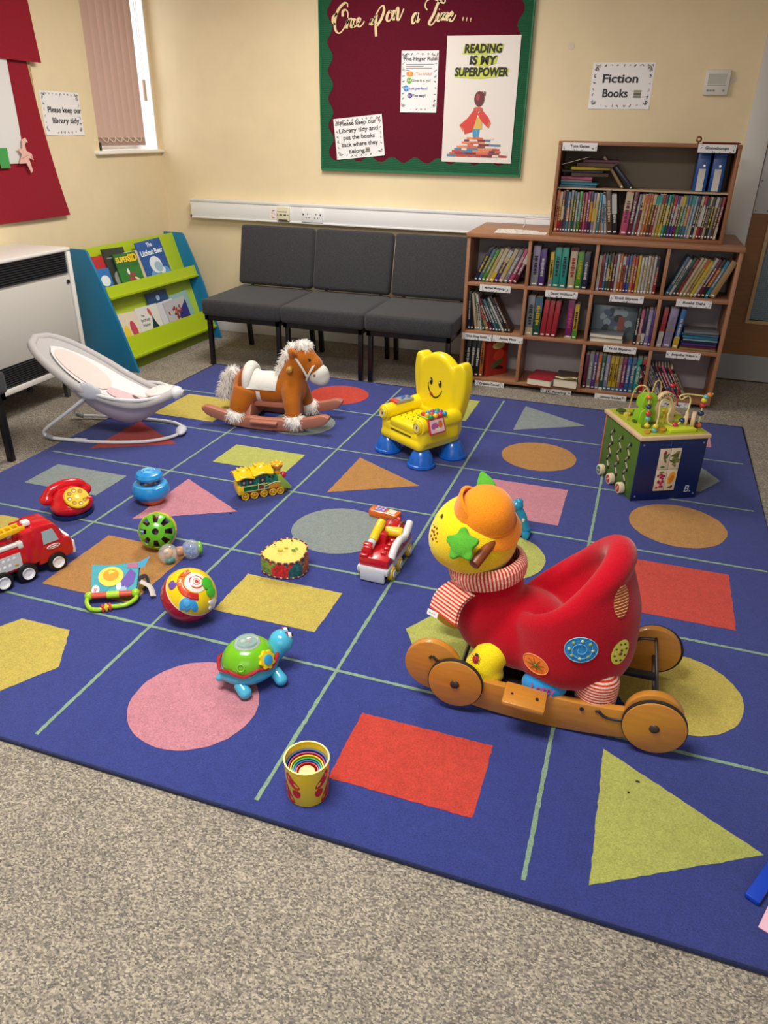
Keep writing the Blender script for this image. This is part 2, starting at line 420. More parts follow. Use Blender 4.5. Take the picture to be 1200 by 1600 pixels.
o = b.build('window_sensor', None, (WX - 0.03, Y0 + 0.03, Z0)); tag(o, 'small black block on the left end of the window sill', 'sensor')

# trunking and sockets
tr = MB().m(mat('#ececec', 0.4)); tr.span((-3.165, WY - 0.06, 0.838), (0.49, WY, 0.955), 0.006)
tr.m(white_pl).span((-3.165, WY - 0.066, 0.948), (0.49, WY, 0.968), 0.004).span((-3.165, WY - 0.066, 0.834), (0.49, WY, 0.846), 0.004)
trunk = tag(tr.build('cable_trunking'), 'long white plastic cable trunking fixed along the back wall', 'trunking')
b = MB().m(mat('#5a2a1a', 0.7)); b.box((-3.162, WY - 0.062, 0.846), (0.012, 0.01, 0.02), 0.003); b.build('chipped_corner', trunk)
M = BACK(-2.193, 0.894, WY - 0.06)
so = thing('double_socket', 'white double power socket on the trunking above the chairs', 'socket', M=M)
b = MB().m(mat('#eeeeec', 0.3)); b.box((0, 0, 0.006), (0.16, 0.094, 0.012), 0.004); b.build('plate', so)
for x in (-0.065, 0.065):
    b = MB().m(mat('#f5f5f5', 0.3)); b.box((x, 0.022, 0.014), (0.016, 0.026, 0.008), 0.002); b.m(mat('#7b2a20', 0.4)).box((x, 0.004, 0.0125), (0.009, 0.009, 0.002)); b.build('switch', so)
b = MB().m(mat('#2a2a2a', 0.5))
for x in (-0.032, 0.032):
    b.box((x, 0.008, 0.0122), (0.005, 0.009, 0.001)); b.box((x - 0.011, -0.016, 0.0122), (0.008, 0.005, 0.001)); b.box((x + 0.011, -0.016, 0.0122), (0.008, 0.005, 0.001))
b.build('pin_holes', so)
so = thing('network_socket', 'cream raised data socket on the trunking with two ports', 'socket', M=BACK(-2.41, 0.893, WY - 0.06))
b = MB().m(mat('#e9e2c4', 0.35)); b.box((0, 0, 0.012), (0.094, 0.094, 0.024), 0.006); b.prism([(-0.04, 0.046), (0.04, 0.046), (0.034, 0.02), (-0.034, 0.02)], 0.024, 0.03); b.build('plate', so)
b = MB().m(mat('#4c4634', 0.5)); b.box((-0.016, -0.004, 0.0246), (0.02, 0.008, 0.002)); b.box((0.016, -0.004, 0.0246), (0.02, 0.008, 0.002)); b.box((0, -0.040, 0.0246), (0.07, 0.012, 0.002))
for x in (-0.04, 0.04): b.cyl((x, -0.004, 0.024), (x, -0.004, 0.026), 0.004, n=8)
b.build('ports', so)
b = MB().m(mat('#f1e9e6', 0.6)); b.box((0, 0, 0.0004), (0.055, 0.08, 0.0008)); o = b.build('sticker', None, matrix=BACK(-2.50, 0.892, WY - 0.061))
tag(o, 'small white sticker with red marks left of the data socket', 'sticker')
b = MB().m(mat('#c2504d', 0.6)); random.seed(3)
for i in range(9): b.box((random.uniform(-0.012, 0.02), random.uniform(-0.03, 0.03), 0.0012), (random.uniform(0.006, 0.016), 0.004, 0.0004), 0, RZ(random.uniform(-60, 20)))
b.build('red_marks', o)
for (x, z, r, lb) in ((0.276, 1.727, 0.017, 'small round white wall patch right of the thermostat'), (-0.54, 1.90, 0.02, 'faint pale wall mark between the notice board and Fiction Books notice')):
    b = MB().m(mat('#d8cbb4', 0.6)); b.disc((0, 0), r, 0.0015, 16); o = b.build('wall_mark', None, matrix=BACK(x + 0.11 * (r < 0.018), z, WY)); tag(o, lb, 'mark')

# ------------------------------------------------------------------ signs
ink = mat('#2b2c30', 0.6); paper = mat('#eceaea', 0.45); leafg = mat('#7c857c', 0.6); leafp = mat('#c3a6a4', 0.6); leafd = mat('#4c5560', 0.6)
def leaves(mb, w, h, seed, n=34, z=0.0008):
    """sprigs of pale leaves printed round the edge of a notice"""
    r = random.Random(seed)
    for i in range(n):
        t = i / n * 2 * (w + h)
        if t < w: x, y, a = -w / 2 + t, -h / 2, 90
        elif t < w + h: x, y, a = w / 2, -h / 2 + t - w, 180
        elif t < 2 * w + h: x, y, a = w / 2 - (t - w - h), h / 2, 270
        else: x, y, a = -w / 2, h / 2 - (t - 2 * w - h), 0
        k = min(w, h); x *= 0.93 if abs(x) > w * 0.45 else 0.97; y *= 0.92 if abs(y) > h * 0.45 else 0.96
        mb.m(r.choice((leafg, leafp, leafd, leafg)))
        for j in range(3): 
            aa = a + r.uniform(-60, 60); L = k * r.uniform(0.016, 0.04)
            mb.disc((x + L * cos(RAD(aa)), y + L * sin(RAD(aa))), (L, L * 0.26), z, 8, aa)
    for sx in (-1, 1):
        for sy in (-1, 1):
            cx_, cy_ = sx * w * 0.44, sy * h * 0.42
            for j in range(9):
                aa = math.degrees(math.atan2(-sy, -sx)) + r.uniform(-75, 75); L = k * r.uniform(0.03, 0.062); d0 = k * r.uniform(0, .03)
                mb.m(r.choice((leafg, leafp, leafg, leafd))).disc((cx_ + (d0 + L) * cos(RAD(aa)) * .8, cy_ + (d0 + L) * sin(RAD(aa)) * .8), (L, L * 0.2), z + 0.0001 + j * 1e-5, 8, aa)
def notice(name, label, w, h, M, lines, seed, cat='notice', bold=0.0006):
    b = MB().m(paper)
    b.grid(lambda u, v: ((u - .5) * w, (v - .5) * h, 0.0006 + 0.004 * max(0, (.12 - v)) / .12 * (0.5 + .5 * cos(6.28 * u))), 10, 8)
    leaves(b, w, h, seed, z=0.0016)
    o = tag(b.build(name, None, matrix=M, recalc=False), label, cat)
    for (s, x, y, sz, mt) in lines: text(s, sz, mt, o, 'lettering', T(x, y, 0.0022), bold=bold, width=0.475 * sz * len(s))
    return o
notice('library_notice', 'white notice reading please keep our library tidy beside the blind', 0.345, 0.232, LEFTW(4.255, 1.492) @ RZ(0), [('Please keep our', 0.022, 0.018, 0.042, ink), ('library tidy', 0.02, -0.038, 0.042, ink)], 1)
o = notice('fiction_notice', 'laminated notice reading Fiction Books on wall above the tall bookcase', 0.352, 0.24, BACK(-0.223, 1.695, WY) @ RZ(0), [('Fiction', -0.01, 0.036, 0.061, ink), ('Books', -0.03, -0.04, 0.061, ink)], 2, bold=0.0014)
b = MB()
for i, c in enumerate(('#8a8f7c', '#6d675c', '#a39d84')): b.m(mat(c, .6)).box((0.098, -0.055 + i * 0.014, 0.0024), (0.042, 0.012, 0.0006))
b.build('book_print', o)
# thermostat
t = thing('thermostat', 'white wall thermostat with a grey display left of the door', 'thermostat', M=BACK(0.302, 1.713, WY))
b = MB().m(mat('#d9d4ca', 0.4)); b.box((0, 0, 0.012), (0.135, 0.128, 0.024), 0.006); b.build('housing', t)
b = MB().m(mat('#a9ab99', 0.25)); b.box((-0.002, 0.018, 0.0245), (0.096, 0.05, 0.002)); b.build('display', t)
b = MB().m(mat('#8c867c', 0.4)); b.box((0, -0.014, 0.0245), (0.10, 0.003, 0.001))
for x in (-0.042, -0.026, -0.010, 0.042): b.cyl((x, -0.04, 0.024), (x, -0.04, 0.026), 0.006, n=10)
b.build('buttons', t)

# ------------------------------------------------------------------ notice board "Once upon a Time ..."
BX0, BX1, BZ0, BZ1 = -2.125, -0.778, 1.195, 2.38
bw, bh = BX1 - BX0, BZ1 - BZ0
felt = mat('#5e0a22', 0.9, 'cloth', scale=300, amp=0.15)
b = MB().m(felt); b.box((bw / 2, bh / 2, 0.011), (bw, bh, 0.022))
board = tag(b.build('notice_board', None, matrix=BACK(BX0, BZ0, WY - 0.002)), 'maroon display board with scalloped green border high on the back wall', 'notice board')
def corr(col):
    m = mat(col, 0.55, 'plain', scale=77); nt = m.node_tree; N = nt.nodes; L = nt.links
    w = N.new('ShaderNodeTexWave'); w.bands_direction = 'Y'; w.inputs['Scale'].default_value = 60; tc = N.new('ShaderNodeTexCoord'); L.new(tc.outputs['Object'], w.inputs[0])
    bp = N.new('ShaderNodeBump'); bp.inputs['Strength'].default_value = 0.9; bp.inputs['Distance'].default_value = 0.004; L.new(w.outputs['Fac'], bp.inputs['Height']); L.new(bp.outputs[0], N['Principled BSDF'].inputs['Normal'])
    r = N.new('ShaderNodeValToRGB'); c = rgb(col); r.color_ramp.elements[0].color = tuple(x * 0.72 for x in c[:3]) + (1,); r.color_ramp.elements[1].color = c
    L.new(w.outputs['Fac'], r.inputs[0]); L.new(r.outputs[0], N['Principled BSDF'].inputs['Base Color'])
    return m
green = corr('#1c7048')
def scallop(L, n, ph):
    return [(i / 60 * L, 0.068 + 0.018 * sin(2 * pi * n * i / 60 + ph)) for i in range(61)]
for (nm, L_, n_, place) in (('border', bh, 7.5, lambda s, d: (d, s)), ('border', bh, 7.5, lambda s, d: (bw - d, s)), ('border', bw, 8.5, lambda s, d: (s, d)), ('border', bw, 8.5, lambda s, d: (s, bh - d))):
    b = MB().m(green); sc = scallop(L_, n_, 0.6)
    zt_ = 0.0262 if L_ == bh else 0.0268; vs = [(*place(s, 0), zt_) for s, d in sc] + [(*place(s, d), zt_) for s, d in sc]
    b.verts(vs, [(i, i + 1, 62 + i, 61 + i) for i in range(60)])
    b.verts([(v[0], v[1], 0.022) for v in vs], [(61 + i, 62 + i, i + 1, i) for i in range(60)])
    # the paper edge, with thickness
    b.verts(vs[61:] + [(v[0], v[1], 0.022) for v in vs[61:]], [(i, i + 1, 62 + i, 61 + i) for i in range(60)])
    b.build(nm, board, recalc=False)
b = MB().m(mat('#1c7048', 0.6)); b.box((bw / 2, -0.004, 0.014), (bw + 0.008, 0.012, 0.03)); b.box((-0.0035, bh / 2, 0.0142), (0.008, bh + .01, 0.0305)); b.box((bw + 0.0035, bh / 2, 0.0142), (0.008, bh + .01, 0.0305)); b.build('edge', board)
# wooden script lettering, one word per thing
gold = mat('#e6cf9b', 0.45, 'wood', amp=0.05)
K = 0.883 / 217 / 4.615
def sc_pt(p): return ((505 + p[0] / 4.615 - 500) / 217 * 0.883 * 1.013, (70 - p[1] / 4.615) / 217 * 0.883)
WORDS = {
 'once': ([(190, 95), (186, 72), (160, 74), (118, 112), (94, 170), (96, 226), (122, 250), (152, 232), (182, 188), (192, 138), (180, 112), (155, 118), (152, 150)],
          [(112, 130), (82, 152), (78, 182), (98, 197)], [(196, 160), (180, 222)], [(186, 196), (206, 165), (222, 170), (214, 212), (228, 214), (240, 200)],
          [(254, 172), (240, 168), (228, 190), (236, 214), (258, 204)], [(260, 196), (282, 180), (286, 164), (270, 165), (262, 194), (276, 214), (300, 200), (314, 180)]),
 'upon': ([(350, 202), (372, 165), (363, 194), (374, 202), (394, 162)], [(404, 142), (398, 205), (402, 272)], [(378, 196), (396, 150), (430, 102), (452, 94), (457, 122), (438, 170), (408, 208)],
          [(500, 125), (484, 142), (478, 172), (492, 184), (512, 165), (514, 138), (500, 122), (520, 130)], [(530, 118), (528, 180)], [(528, 165), (552, 106), (560, 118), (556, 168), (566, 178), (582, 150), (600, 112)]),
 'a': ([(700, 140), (678, 145), (662, 174), (668, 200), (686, 186), (699, 145)], [(702, 136), (696, 185), (706, 190), (714, 172)]),
 'time': ([(766, 124), (750, 100), (762, 70), (800, 58), (850, 76), (880, 86), (889, 70), (872, 60), (848, 74), (830, 105), (812, 150), (786, 190), (784, 206), (802, 210), (826, 184), (832, 160)],
          [(850, 142), (838, 178), (850, 190), (864, 168)], [(848, 122), (852, 119)], [(872, 140), (866, 186)], [(868, 168), (884, 142), (888, 150), (884, 186)], [(886, 168), (904, 142), (908, 150), (904, 182), (916, 184)],
          [(920, 174), (946, 152), (942, 139), (926, 154), (928, 186), (946, 188), (968, 155)]),
 'dots': ([(1014, 178), (1020, 179)], [(1040, 181), (1046, 182)], [(1067, 184), (1073, 185)])}
for w, strokes in WORDS.items():
    b = MB().m(gold)
    for st in strokes:
        P = [(*sc_pt(p), 0.0) for p in st]
        if w == 'dots' or len(P) == 2 and w == 'time' and abs(st[0][0] - st[1][0]) < 6 and abs(st[0][1] - st[1][1]) < 6: b.tube(P, 0.0105 if w == 'dots' else 0.005, 12, flat=0.4); continue
        sp = smooth_path(P, 7); n = len(sp)
        rr = []
        for i in range(n):
            a, c_ = sp[max(0, i - 1)], sp[min(n - 1, i + 1)]; d = (c_ - a).normalized()
            rr.append(0.0040 + 0.0048 * max(0, -d.y * 0.8 - d.x * 0.25) if d.y < 0 else 0.0038)
        k = MB(); 
        # ribbon swept in the board's plane, 5 mm thick
        vs = []
        for i in range(n):
            a, c_ = sp[max(0, i - 1)], sp[min(n - 1, i + 1)]; d = (c_ - a).normalized(); nx = V((-d.y, d.x, 0)) * rr[i]
            for q_, zz in ((nx, 0.0), (nx, 0.006), (-nx, 0.006), (-nx, 0.0)): vs.append(sp[i] + q_ + V((0, 0, zz)))
        fs = []
        for i in range(n - 1):
            for j in range(4): fs.append((i * 4 + j, i * 4 + (j + 1) % 4, i * 4 + 4 + (j + 1) % 4, i * 4 + 4 + j))
        fs += [(0, 1, 2, 3), tuple((n - 1) * 4 + j for j in (3, 2, 1, 0))]
        b.verts(vs, fs)
    o = b.build('script_word' if w != 'dots' else 'script_dots', None, matrix=BACK(BX0, 1.915, WY - 0.024))
    tag(o, {'once': 'pale wooden script word Once on the maroon board', 'upon': 'pale wooden script word upon on the maroon board', 'a': 'single pale wooden script letter a on the maroon board',
            'time': 'pale wooden script word Time above the white poster', 'dots': 'row of pale wooden dots after the word Time'}[w], 'wooden word', 'script words on the board')
# notices on the board
BF = WY - 0.028
o = notice('tidy_notice', 'tilted white notice about putting books back, low on the maroon board', 0.34, 0.245, BACK(-1.858, 1.392, BF) @ RZ(6.0),
       [('Please keep our', 0, 0.088, 0.036, ink), ('Library tidy and', 0, 0.046, 0.036, ink), ('put the books', 0, 0.004, 0.036, ink), ('back where they', 0, -0.038, 0.036, ink), ('belong.', -0.02, -0.08, 0.036, ink)], 5)
b = MB()
for i, c in enumerate(('#8a8f7c', '#6d675c', '#a39d84')): b.m(mat(c, .6)).box((0.055, -0.088 + i * 0.01, 0.0024), (0.03, 0.008, 0.0006))
b.build('book_print', o)
o = notice('five_finger_notice', 'tall white Five-Finger Rule notice with coloured spots on the maroon board', 0.24, 0.34, BACK(-1.456, 1.712, BF),
       [('Five-Finger Rule', 0.0, 0.125, 0.0275, ink), ('Too tricky!', 0.03, 0.044, 0.02, mat('#d9a38a', .6)), ('Give it a go!', 0.012, 0.008, 0.02, mat('#8d9a84', .6)), ('Just perfect!', -0.005, -0.036, 0.02, mat('#6f75c0', .6)), ('Too easy!', 0.002, -0.076, 0.02, mat('#4b3a66', .6))], 7, bold=0.0004)
b = MB(); 
for (x, y, rx, ry, c) in ((-0.062, 0.044, 0.024, 0.014, '#e8902a'), (-0.065, 0.008, 0.017, 0.017, '#6da82f'), (-0.085, -0.036, 0.017, 0.018, '#2e86c8'), (-0.058, -0.076, 0.017, 0.014, '#57308a')): b.m(mat(c, .5)).disc((x, y), (rx, ry), 0.0019)
b.m(mat('#8a8a92', .6))
for i, L_ in enumerate((0.18, 0.115, 0.17, 0.025)): b.box((-0.09 + L_ / 2, 0.096 - i * 0.0105, 0.0019), (L_, 0.0035, 0.0003))
b.build('coloured_spots', o)
for (s, x, y) in (('5', -0.062, 0.044), ('3-4', -0.065, 0.008), ('1-2', -0.085, -0.036), ('0-1', -0.058, -0.076)): text(s, 0.016, mat('#f6f2ea', .6), o, 'lettering', T(x, y, 0.0024), bold=0.0003)
# poster
pw, ph = 0.452, 0.695
b = MB().m(mat('#e6ded6', 0.4)); b.grid(lambda u, v: ((u - .5) * pw, (v - .5) * ph, 0.001 + 0.003 * abs(2 * u - 1) ** 3), 10, 8)
po = tag(b.build('reading_poster', None, matrix=BACK(-1.06, 1.609, BF)), 'large white poster reading READING IS MY SUPERPOWER on the maroon board', 'poster')
hl = mat('#c9d24a', .6); b = MB().m(hl)
for (x, y, w_, h_) in ((0.0, 0.277, 0.255, 0.05), (0.02, 0.216, 0.15, 0.05), (0.0, 0.152, 0.34, 0.05)):
    rr = random.Random(int(w_ * 1000)); b.flat([(x - w_ / 2, y - h_ / 2), (x, y - h_ / 2 - .006), (x + w_ / 2 - 0.01, y - h_ / 2 + 0.01), (x + w_ / 2, y + h_ / 2), (x, y + h_ / 2 + .004), (x - w_ / 2 + 0.012, y + h_ / 2 - .006)], 0.0034)
b.build('highlight_print', po)
blk = mat('#1a1713', .6)
for s, y, wd in (('READING', 0.278, 0.232), ('IS MY', 0.217, 0.172), ('SUPERPOWER', 0.155, 0.335)): text(s, 0.062, blk, po, 'lettering', T(-0.004 if y < .2 else 0.0, y, 0.0052), bold=0.0026, shear=0.1, width=wd)
# child with a red cape on a heap of books
b = MB(); z = 0.004
b.m(mat('#3f9ac0', .6)).flat([(-0.034, -0.15), (-0.013, -0.15), (-0.008, -0.2), (-0.03, -0.2)], z).flat([(-0.010, -0.15), (0.012, -0.15), (0.008, -0.2), (-0.006, -0.2)], z)
b.m(mat('#d8b45e', .6)).flat([(-0.03, -0.09), (0.022, -0.09), (0.026, -0.155), (-0.034, -0.155)], z + .0004)
b.m(mat('#d3443a', .6)).flat([(-0.034, -0.05), (-0.006, -0.055), (-0.014, -0.1), (-0.035, -0.17), (-0.085, -0.185), (-0.09, -0.155), (-0.12, -0.135), (-0.07, -0.095)], z + .0008)
b.flat([(0.022, -0.05), (0.062, -0.088), (0.08, -0.12), (0.066, -0.15), (0.018, -0.11), (-0.01, -0.07)], z + .0008)
b.m(mat('#e07a3c', .6)).flat([(-0.092, -0.155), (-0.12, -0.135), (-0.115, -0.145), (-0.095, -0.17)], z + .001).flat([(0.08, -0.12), (0.066, -0.15), (0.06, -0.135), (0.07, -0.112)], z + .001)
b.m(mat('#c8604c', .6)).disc((-0.006, -0.044), (0.03, 0.012), z + .0012)
b.m(mat('#6b2b2e', .6)).disc((-0.003, 0.012), (0.032, 0.042), z + .0014, 16)
for i in range(7): b.flat([(-0.03 + i * 0.009, 0.03), (-0.02 + i * 0.009, 0.03), (-0.022 + i * 0.0095, 0.062 - abs(i - 4) * .003)], z + .0015)
b.m(mat('#a83f4a', .6)).disc((-0.012, 0.02), (0.012, 0.018), z + .0018)
rr = random.Random(8)
for lv in range(9):
    hw = 0.06 + lv * 0.0155; y = -0.208 - lv * 0.0125; x = -hw - 0.008
    while x < hw - 0.02:
        w_ = rr.uniform(0.03, 0.075); b.m(mat(rr.choice(('#c44b41', '#d66a50', '#b23d3d', '#e2d6cc', '#5d82a0', '#8c4a50', '#e08b62', '#7a3440')), .6))
        b.flat([(x, y - 0.006), (x + w_, y - 0.006 + rr.uniform(-.002, .002)), (x + w_, y + 0.005), (x, y + 0.006)], z + .0005 + lv * .0001); x += w_ + 0.002
b.build('illustration', po)

# ------------------------------------------------------------------ red board on the left wall
rfelt = mat('#8e0d22', 0.85, 'cloth', scale=260, amp=0.12)
b = MB().m(mat('#b59a6c', 0.6, 'wood')); b.span((WX, 2.4, 0.93), (WX + 0.014, 4.03, CEIL - 0.02))
rb = tag(b.build('display_board', None), 'large red display board at the left edge above the heater', 'notice board')
def drape(y_of, z0, z1, xoff, nm):
    m_ = MB().m(rfelt)
    m_.grid(lambda u, v: (WX + 0.018 + xoff(u, v), 2.38 + u * (y_of(v) - 2.38), z0 + v * (z1 - z0)), 24, 12)
    m_.grid(lambda u, v: (WX + 0.016 + xoff(u, v), 2.38 + u * (y_of(v) - 2.38), z0 + v * (z1 - z0)), 24, 12)
    return m_.build(nm, rb)
drape(lambda v: 4.055 + 0.085 * (1 - v) ** 2 - 0.06 * v, 0.935, 1.80, lambda u, v: 0.012 * u * (1 - v) + 0.004 * sin(9 * u) * (1 - v), 'lower_cover')
drape(lambda v: 4.085 - 0.02 * v, 1.742, CEIL - 0.03, lambda u, v: 0.008 + 0.02 * (1 - v) ** 3 * u, 'upper_cover')
b = MB().m(mat('#dcdad6', 0.55)); b.grid(lambda u, v: (WX + 0.034 + 0.004 * sin(5 * v), 2.9 + u * (0.925 + .01 * v), 1.235 + v * 0.52), 6, 12)
b.m(mat('#3f9a4a', .6)); 
for i in range(4): b.box((WX + 0.042, 3.44 + i * 0.075, 1.275 - 0.01 * (i % 2)), (0.002, 0.07, 0.07 + .03 * (i == 3)))
pp = tag(b.build('wall_paper_sheet'), 'big pale paper sheet with green patches pinned on the red board', 'paper')
pk = mat('#e3b3a6', .6); b = MB().m(pk); xx = 0.0
pts = lambda L_: L_
F = LEFTW(3.815, 1.28, WX + 0.05)
b.prism([(-0.05, -0.045), (-0.02, 0.0), (-0.045, 0.03), (-0.01, 0.03), (0.0, 0.075), (0.03, 0.085), (0.045, 0.06), (0.03, 0.062), (0.018, 0.05), (0.02, 0.02), (0.06, 0.0), (0.066, -0.03), (0.03, -0.018), (0.045, -0.085), (0.03, -0.095), (0.005, -0.045)], 0, 0.002)
b.m(mat('#c98f80', .6)).flat([(-0.03, -0.02), (0.03, 0.0), (0.03, -0.004), (-0.03, -0.024)], 0.0026).flat([(0.045, -0.012), (0.06, -0.004), (0.062, -0.024), (0.05, -0.024)], 0.0026)
o = tag(b.build('paper_figure', None, matrix=F), 'small pink paper cut-out at the corner of the pale sheet', 'paper figure')

# ------------------------------------------------------------------ heater
hx, hy0, hy1, hz0, hz1 = -3.02, 2.80, 3.65, 0.16, 0.825
ht = thing('storage_heater', 'large white metal convector heater with black grilles on left wall', 'heater', ((WX + hx) / 2, (hy0 + hy1) / 2, 0))
H0 = V(ht.location)
def L3(x, y, z): return (x - H0.x, y - H0.y, z - H0.z)
hw = mat('#d3cfc6', 0.45)
b = MB().m(hw); b.span(L3(WX + 0.02, hy0, hz0), L3(hx - 0.012, hy1 - 0.012, hz1 - 0.015), 0.004); b.build('casing', ht)
b = MB().m(mat('#cbc7be', 0.45)); b.span(L3(hx - 0.012, hy0 + 0.02, 0.30), L3(hx, hy1 - 0.035, 0.678), 0.004); b.build('front_panel', ht)
b = MB().m(mat('#e6e3dc', 0.4)); b.span(L3(WX + 0.02, hy0, hz1 - 0.018), L3(hx + 0.012, hy1, hz1), 0.006); b.span(L3(hx - 0.02, hy1 - 0.03, hz0), L3(hx + 0.008, hy1, hz1 - 0.018), 0.004); b.span(L3(hx - 0.02, hy0, hz0), L3(hx + 0.008, hy1, hz0 + 0.028), 0.004); b.build('frame', ht)
blackm = mat('#141416', 0.45)
for (za, zb, nm) in ((0.69, 0.80, 'top_grille'), (0.19, 0.295, 'bottom_grille')):
    b = MB().m(mat('#08080a', 0.7)); b.span(L3(hx - 0.012, hy0 + 0.03, za), L3(hx - 0.008, hy1 - 0.032, zb)); b.m(mat('#2a2a2e', 0.4))
    for i in range(9): z = za + (zb - za) * (i + 0.5) / 9; b.box(L3(hx - 0.003, (hy0 + hy1) / 2 - .001, z), (0.008, hy1 - hy0 - 0.064, 0.003), 0, RY(25))
    b.build(nm, ht)
b = MB().m(mat('#4c4a46', 0.3, metal=0.7)); b.cyl(L3(hx, hy1 - 0.05, 0.645), L3(hx + 0.006, hy1 - 0.05, 0.645), 0.011, n=14); b.build('lock', ht)
for y in (hy0 + 0.1, hy1 - 0.17):
    b = MB().m(mat('#4b4b4d', .5)); b.span(L3(hx - 0.05, y - 0.012, 0), L3(hx - 0.025, y + 0.012, hz0 + 0.002)); b.build('foot', ht)
    b = MB().m(mat('#4b4b4d', .5)); b.span(L3(WX + 0.06, y - 0.012, 0), L3(WX + 0.085, y + 0.012, hz0 + 0.002)); b.build('foot', ht)

# ------------------------------------------------------------------ reception chairs
fab = mat('#38383b', 0.9, 'cloth', scale=330, amp=0.55); legm = mat('#0d0d0f', 0.35)
def make_chair(name, label, loc, rz, group):
    t = thing(name, label, 'chair', loc, rz, group); w = 0.556
    b = MB().m(fab); b.box((0, -0.02, 0.388), (w, 0.60, 0.105), 0.022, seg=3); b.build('seat', t)
    b = MB().m(fab); b.box((0, 0.284, 0.642), (w - 0.006, 0.075, 0.395), 0.024, RX(-14), seg=3); b.build('backrest', t)
    b = MB().m(legm)
    b.span((-w / 2 + 0.012, -0.30, 0.305), (w / 2 - 0.012, -0.275, 0.335)).span((-w / 2 + 0.012, 0.255, 0.305), (w / 2 - 0.012, 0.28, 0.335))
    for s in (-1, 1): b.span((s * (w / 2 - 0.024) - 0.0125, -0.30, 0.305), (s * (w / 2 - 0.024) + 0.0125, 0.28, 0.335))
    b.build('seat_frame', t)
    for s in (-1, 1):
        x = s * (w / 2 - 0.03)
        b = MB().m(legm); b.box((x, -0.27, 0.16), (0.028, 0.03, 0.32), 0.003); b.build('leg', t)
        b = MB().m(legm); b.verts([(x - .014, 0.24, 0.33), (x + .014, 0.24, 0.33), (x + .014, 0.27, 0.33), (x - .014, 0.27, 0.33), (x - .014, 0.285, 0), (x + .014, 0.285, 0), (x + .014, 0.315, 0), (x - .014, 0.315, 0)],
            [(0, 1, 2, 3), (4, 7, 6, 5), (0, 4, 5, 1), (1, 5, 6, 2), (2, 6, 7, 3), (3, 7, 4, 0)]); b.build('leg', t)
        b = MB().m(legm); b.tube([(x * 0.8, 0.262, 0.33), (x * 0.8, 0.285, 0.50), (x * 0.8, 0.325, 0.60)], 0.012, 8); b.build('back_bracket', t)
    return t
ch = [('charcoal fabric reception chair next to the lime book display', -2.354), ('charcoal fabric reception chair in the middle of the row', -1.792), ('charcoal fabric reception chair touching the low bookcase', -1.230)]
for lb, x in ch: make_chair('reception_chair', lb, (x, 4.665, 0), 0, 'reception chairs along the back wall')
make_chair('reception_chair', 'charcoal chair cut off by the left picture edge beside the heater', (-2.945, 2.345, 0), 90, None)

# ------------------------------------------------------------------ book display stand
DSM = T(-2.95, 4.055, 0) @ RZ(87.1)
ds = thing('book_display_stand', 'blue and lime sloping picture book display in the room corner', 'book stand', (-2.95, 4.055, 0), 87.1)
blue_side = mat('#1675a3', 0.4); lime = mat('#adc41e', 0.4); lime_e = mat('#bcd23c', 0.4)
DW, DD = 0.985, 0.42
prof = [(0.0, 0.0), (0.10, 0.30), (0.20, 0.56), (0.275, 0.735), (0.29, 0.745), (DD, 0.745), (DD, 0.0)]
profr = [(0.0, 0.0), (0.065, 0.22), (0.12, 0.40), (0.19, 0.585), (0.255, 0.735), (0.27, 0.745), (DD, 0.745), (DD, 0.0)]
for x, pr in ((-0.018, prof), (DW, profr)):
    b = MB().m(blue_side); b.prism([(q[0], q[1]) for q in pr], 0, 0.018, Matrix(((0, 0, 1, x), (1, 0, 0, 0), (0, 1, 0, 0), (0, 0, 0, 1))), 0.001); b.build('side_panel', ds)
fy = lambda z: 0.32 * z
def board_(mb, y0, z0, y1, z1, th=0.014):
    d = V((0, y1 - y0, z1 - z0)); n_ = V((0, d.z, -d.y)).normalized() * th
    a = V((0, y0, z0)); c_ = V((0, y1, z1)); X = V((DW, 0, 0))
    mb.verts([a, a + X, c_ + X, c_, a + n_, a + n_ + X, c_ + n_ + X, c_ + n_], [(0, 1, 2, 3), (7, 6, 5, 4), (0, 4, 5, 1), (1, 5, 6, 2), (2, 6, 7, 3), (3, 7, 4, 0)])
for (za, zb, nm) in ((0.075, 0.215, 'lower_lip'), (0.445, 0.525, 'upper_lip')):
    b = MB().m(lime); board_(b, fy(za) + 0.012, za, fy(zb) + 0.012, zb); b.build(nm, ds)
b = MB().m(lime); board_(b, 0.24, 0.40, 0.345, 0.742); b.build('upper_back_board', ds)
b = MB().m(lime_e); board_(b, 0.155, 0.13, 0.25, 0.46); b.build('lower_back_board', ds)
b = MB().m(lime); b.span((0, fy(0.09), 0.085), (DW, 0.17, 0.098)); b.span((0, fy(.46), 0.45), (DW, 0.26, 0.462)); b.build('tray', ds)
b = MB().m(mat('#6f7d14', 0.5)); b.span((0, 0.075, 0), (DW, 0.09, 0.09)); b.build('kick_board', ds)  # lime board; the shade low on the stand is put into its darker colour
pages = mat('#d9cfb8', 0.8)
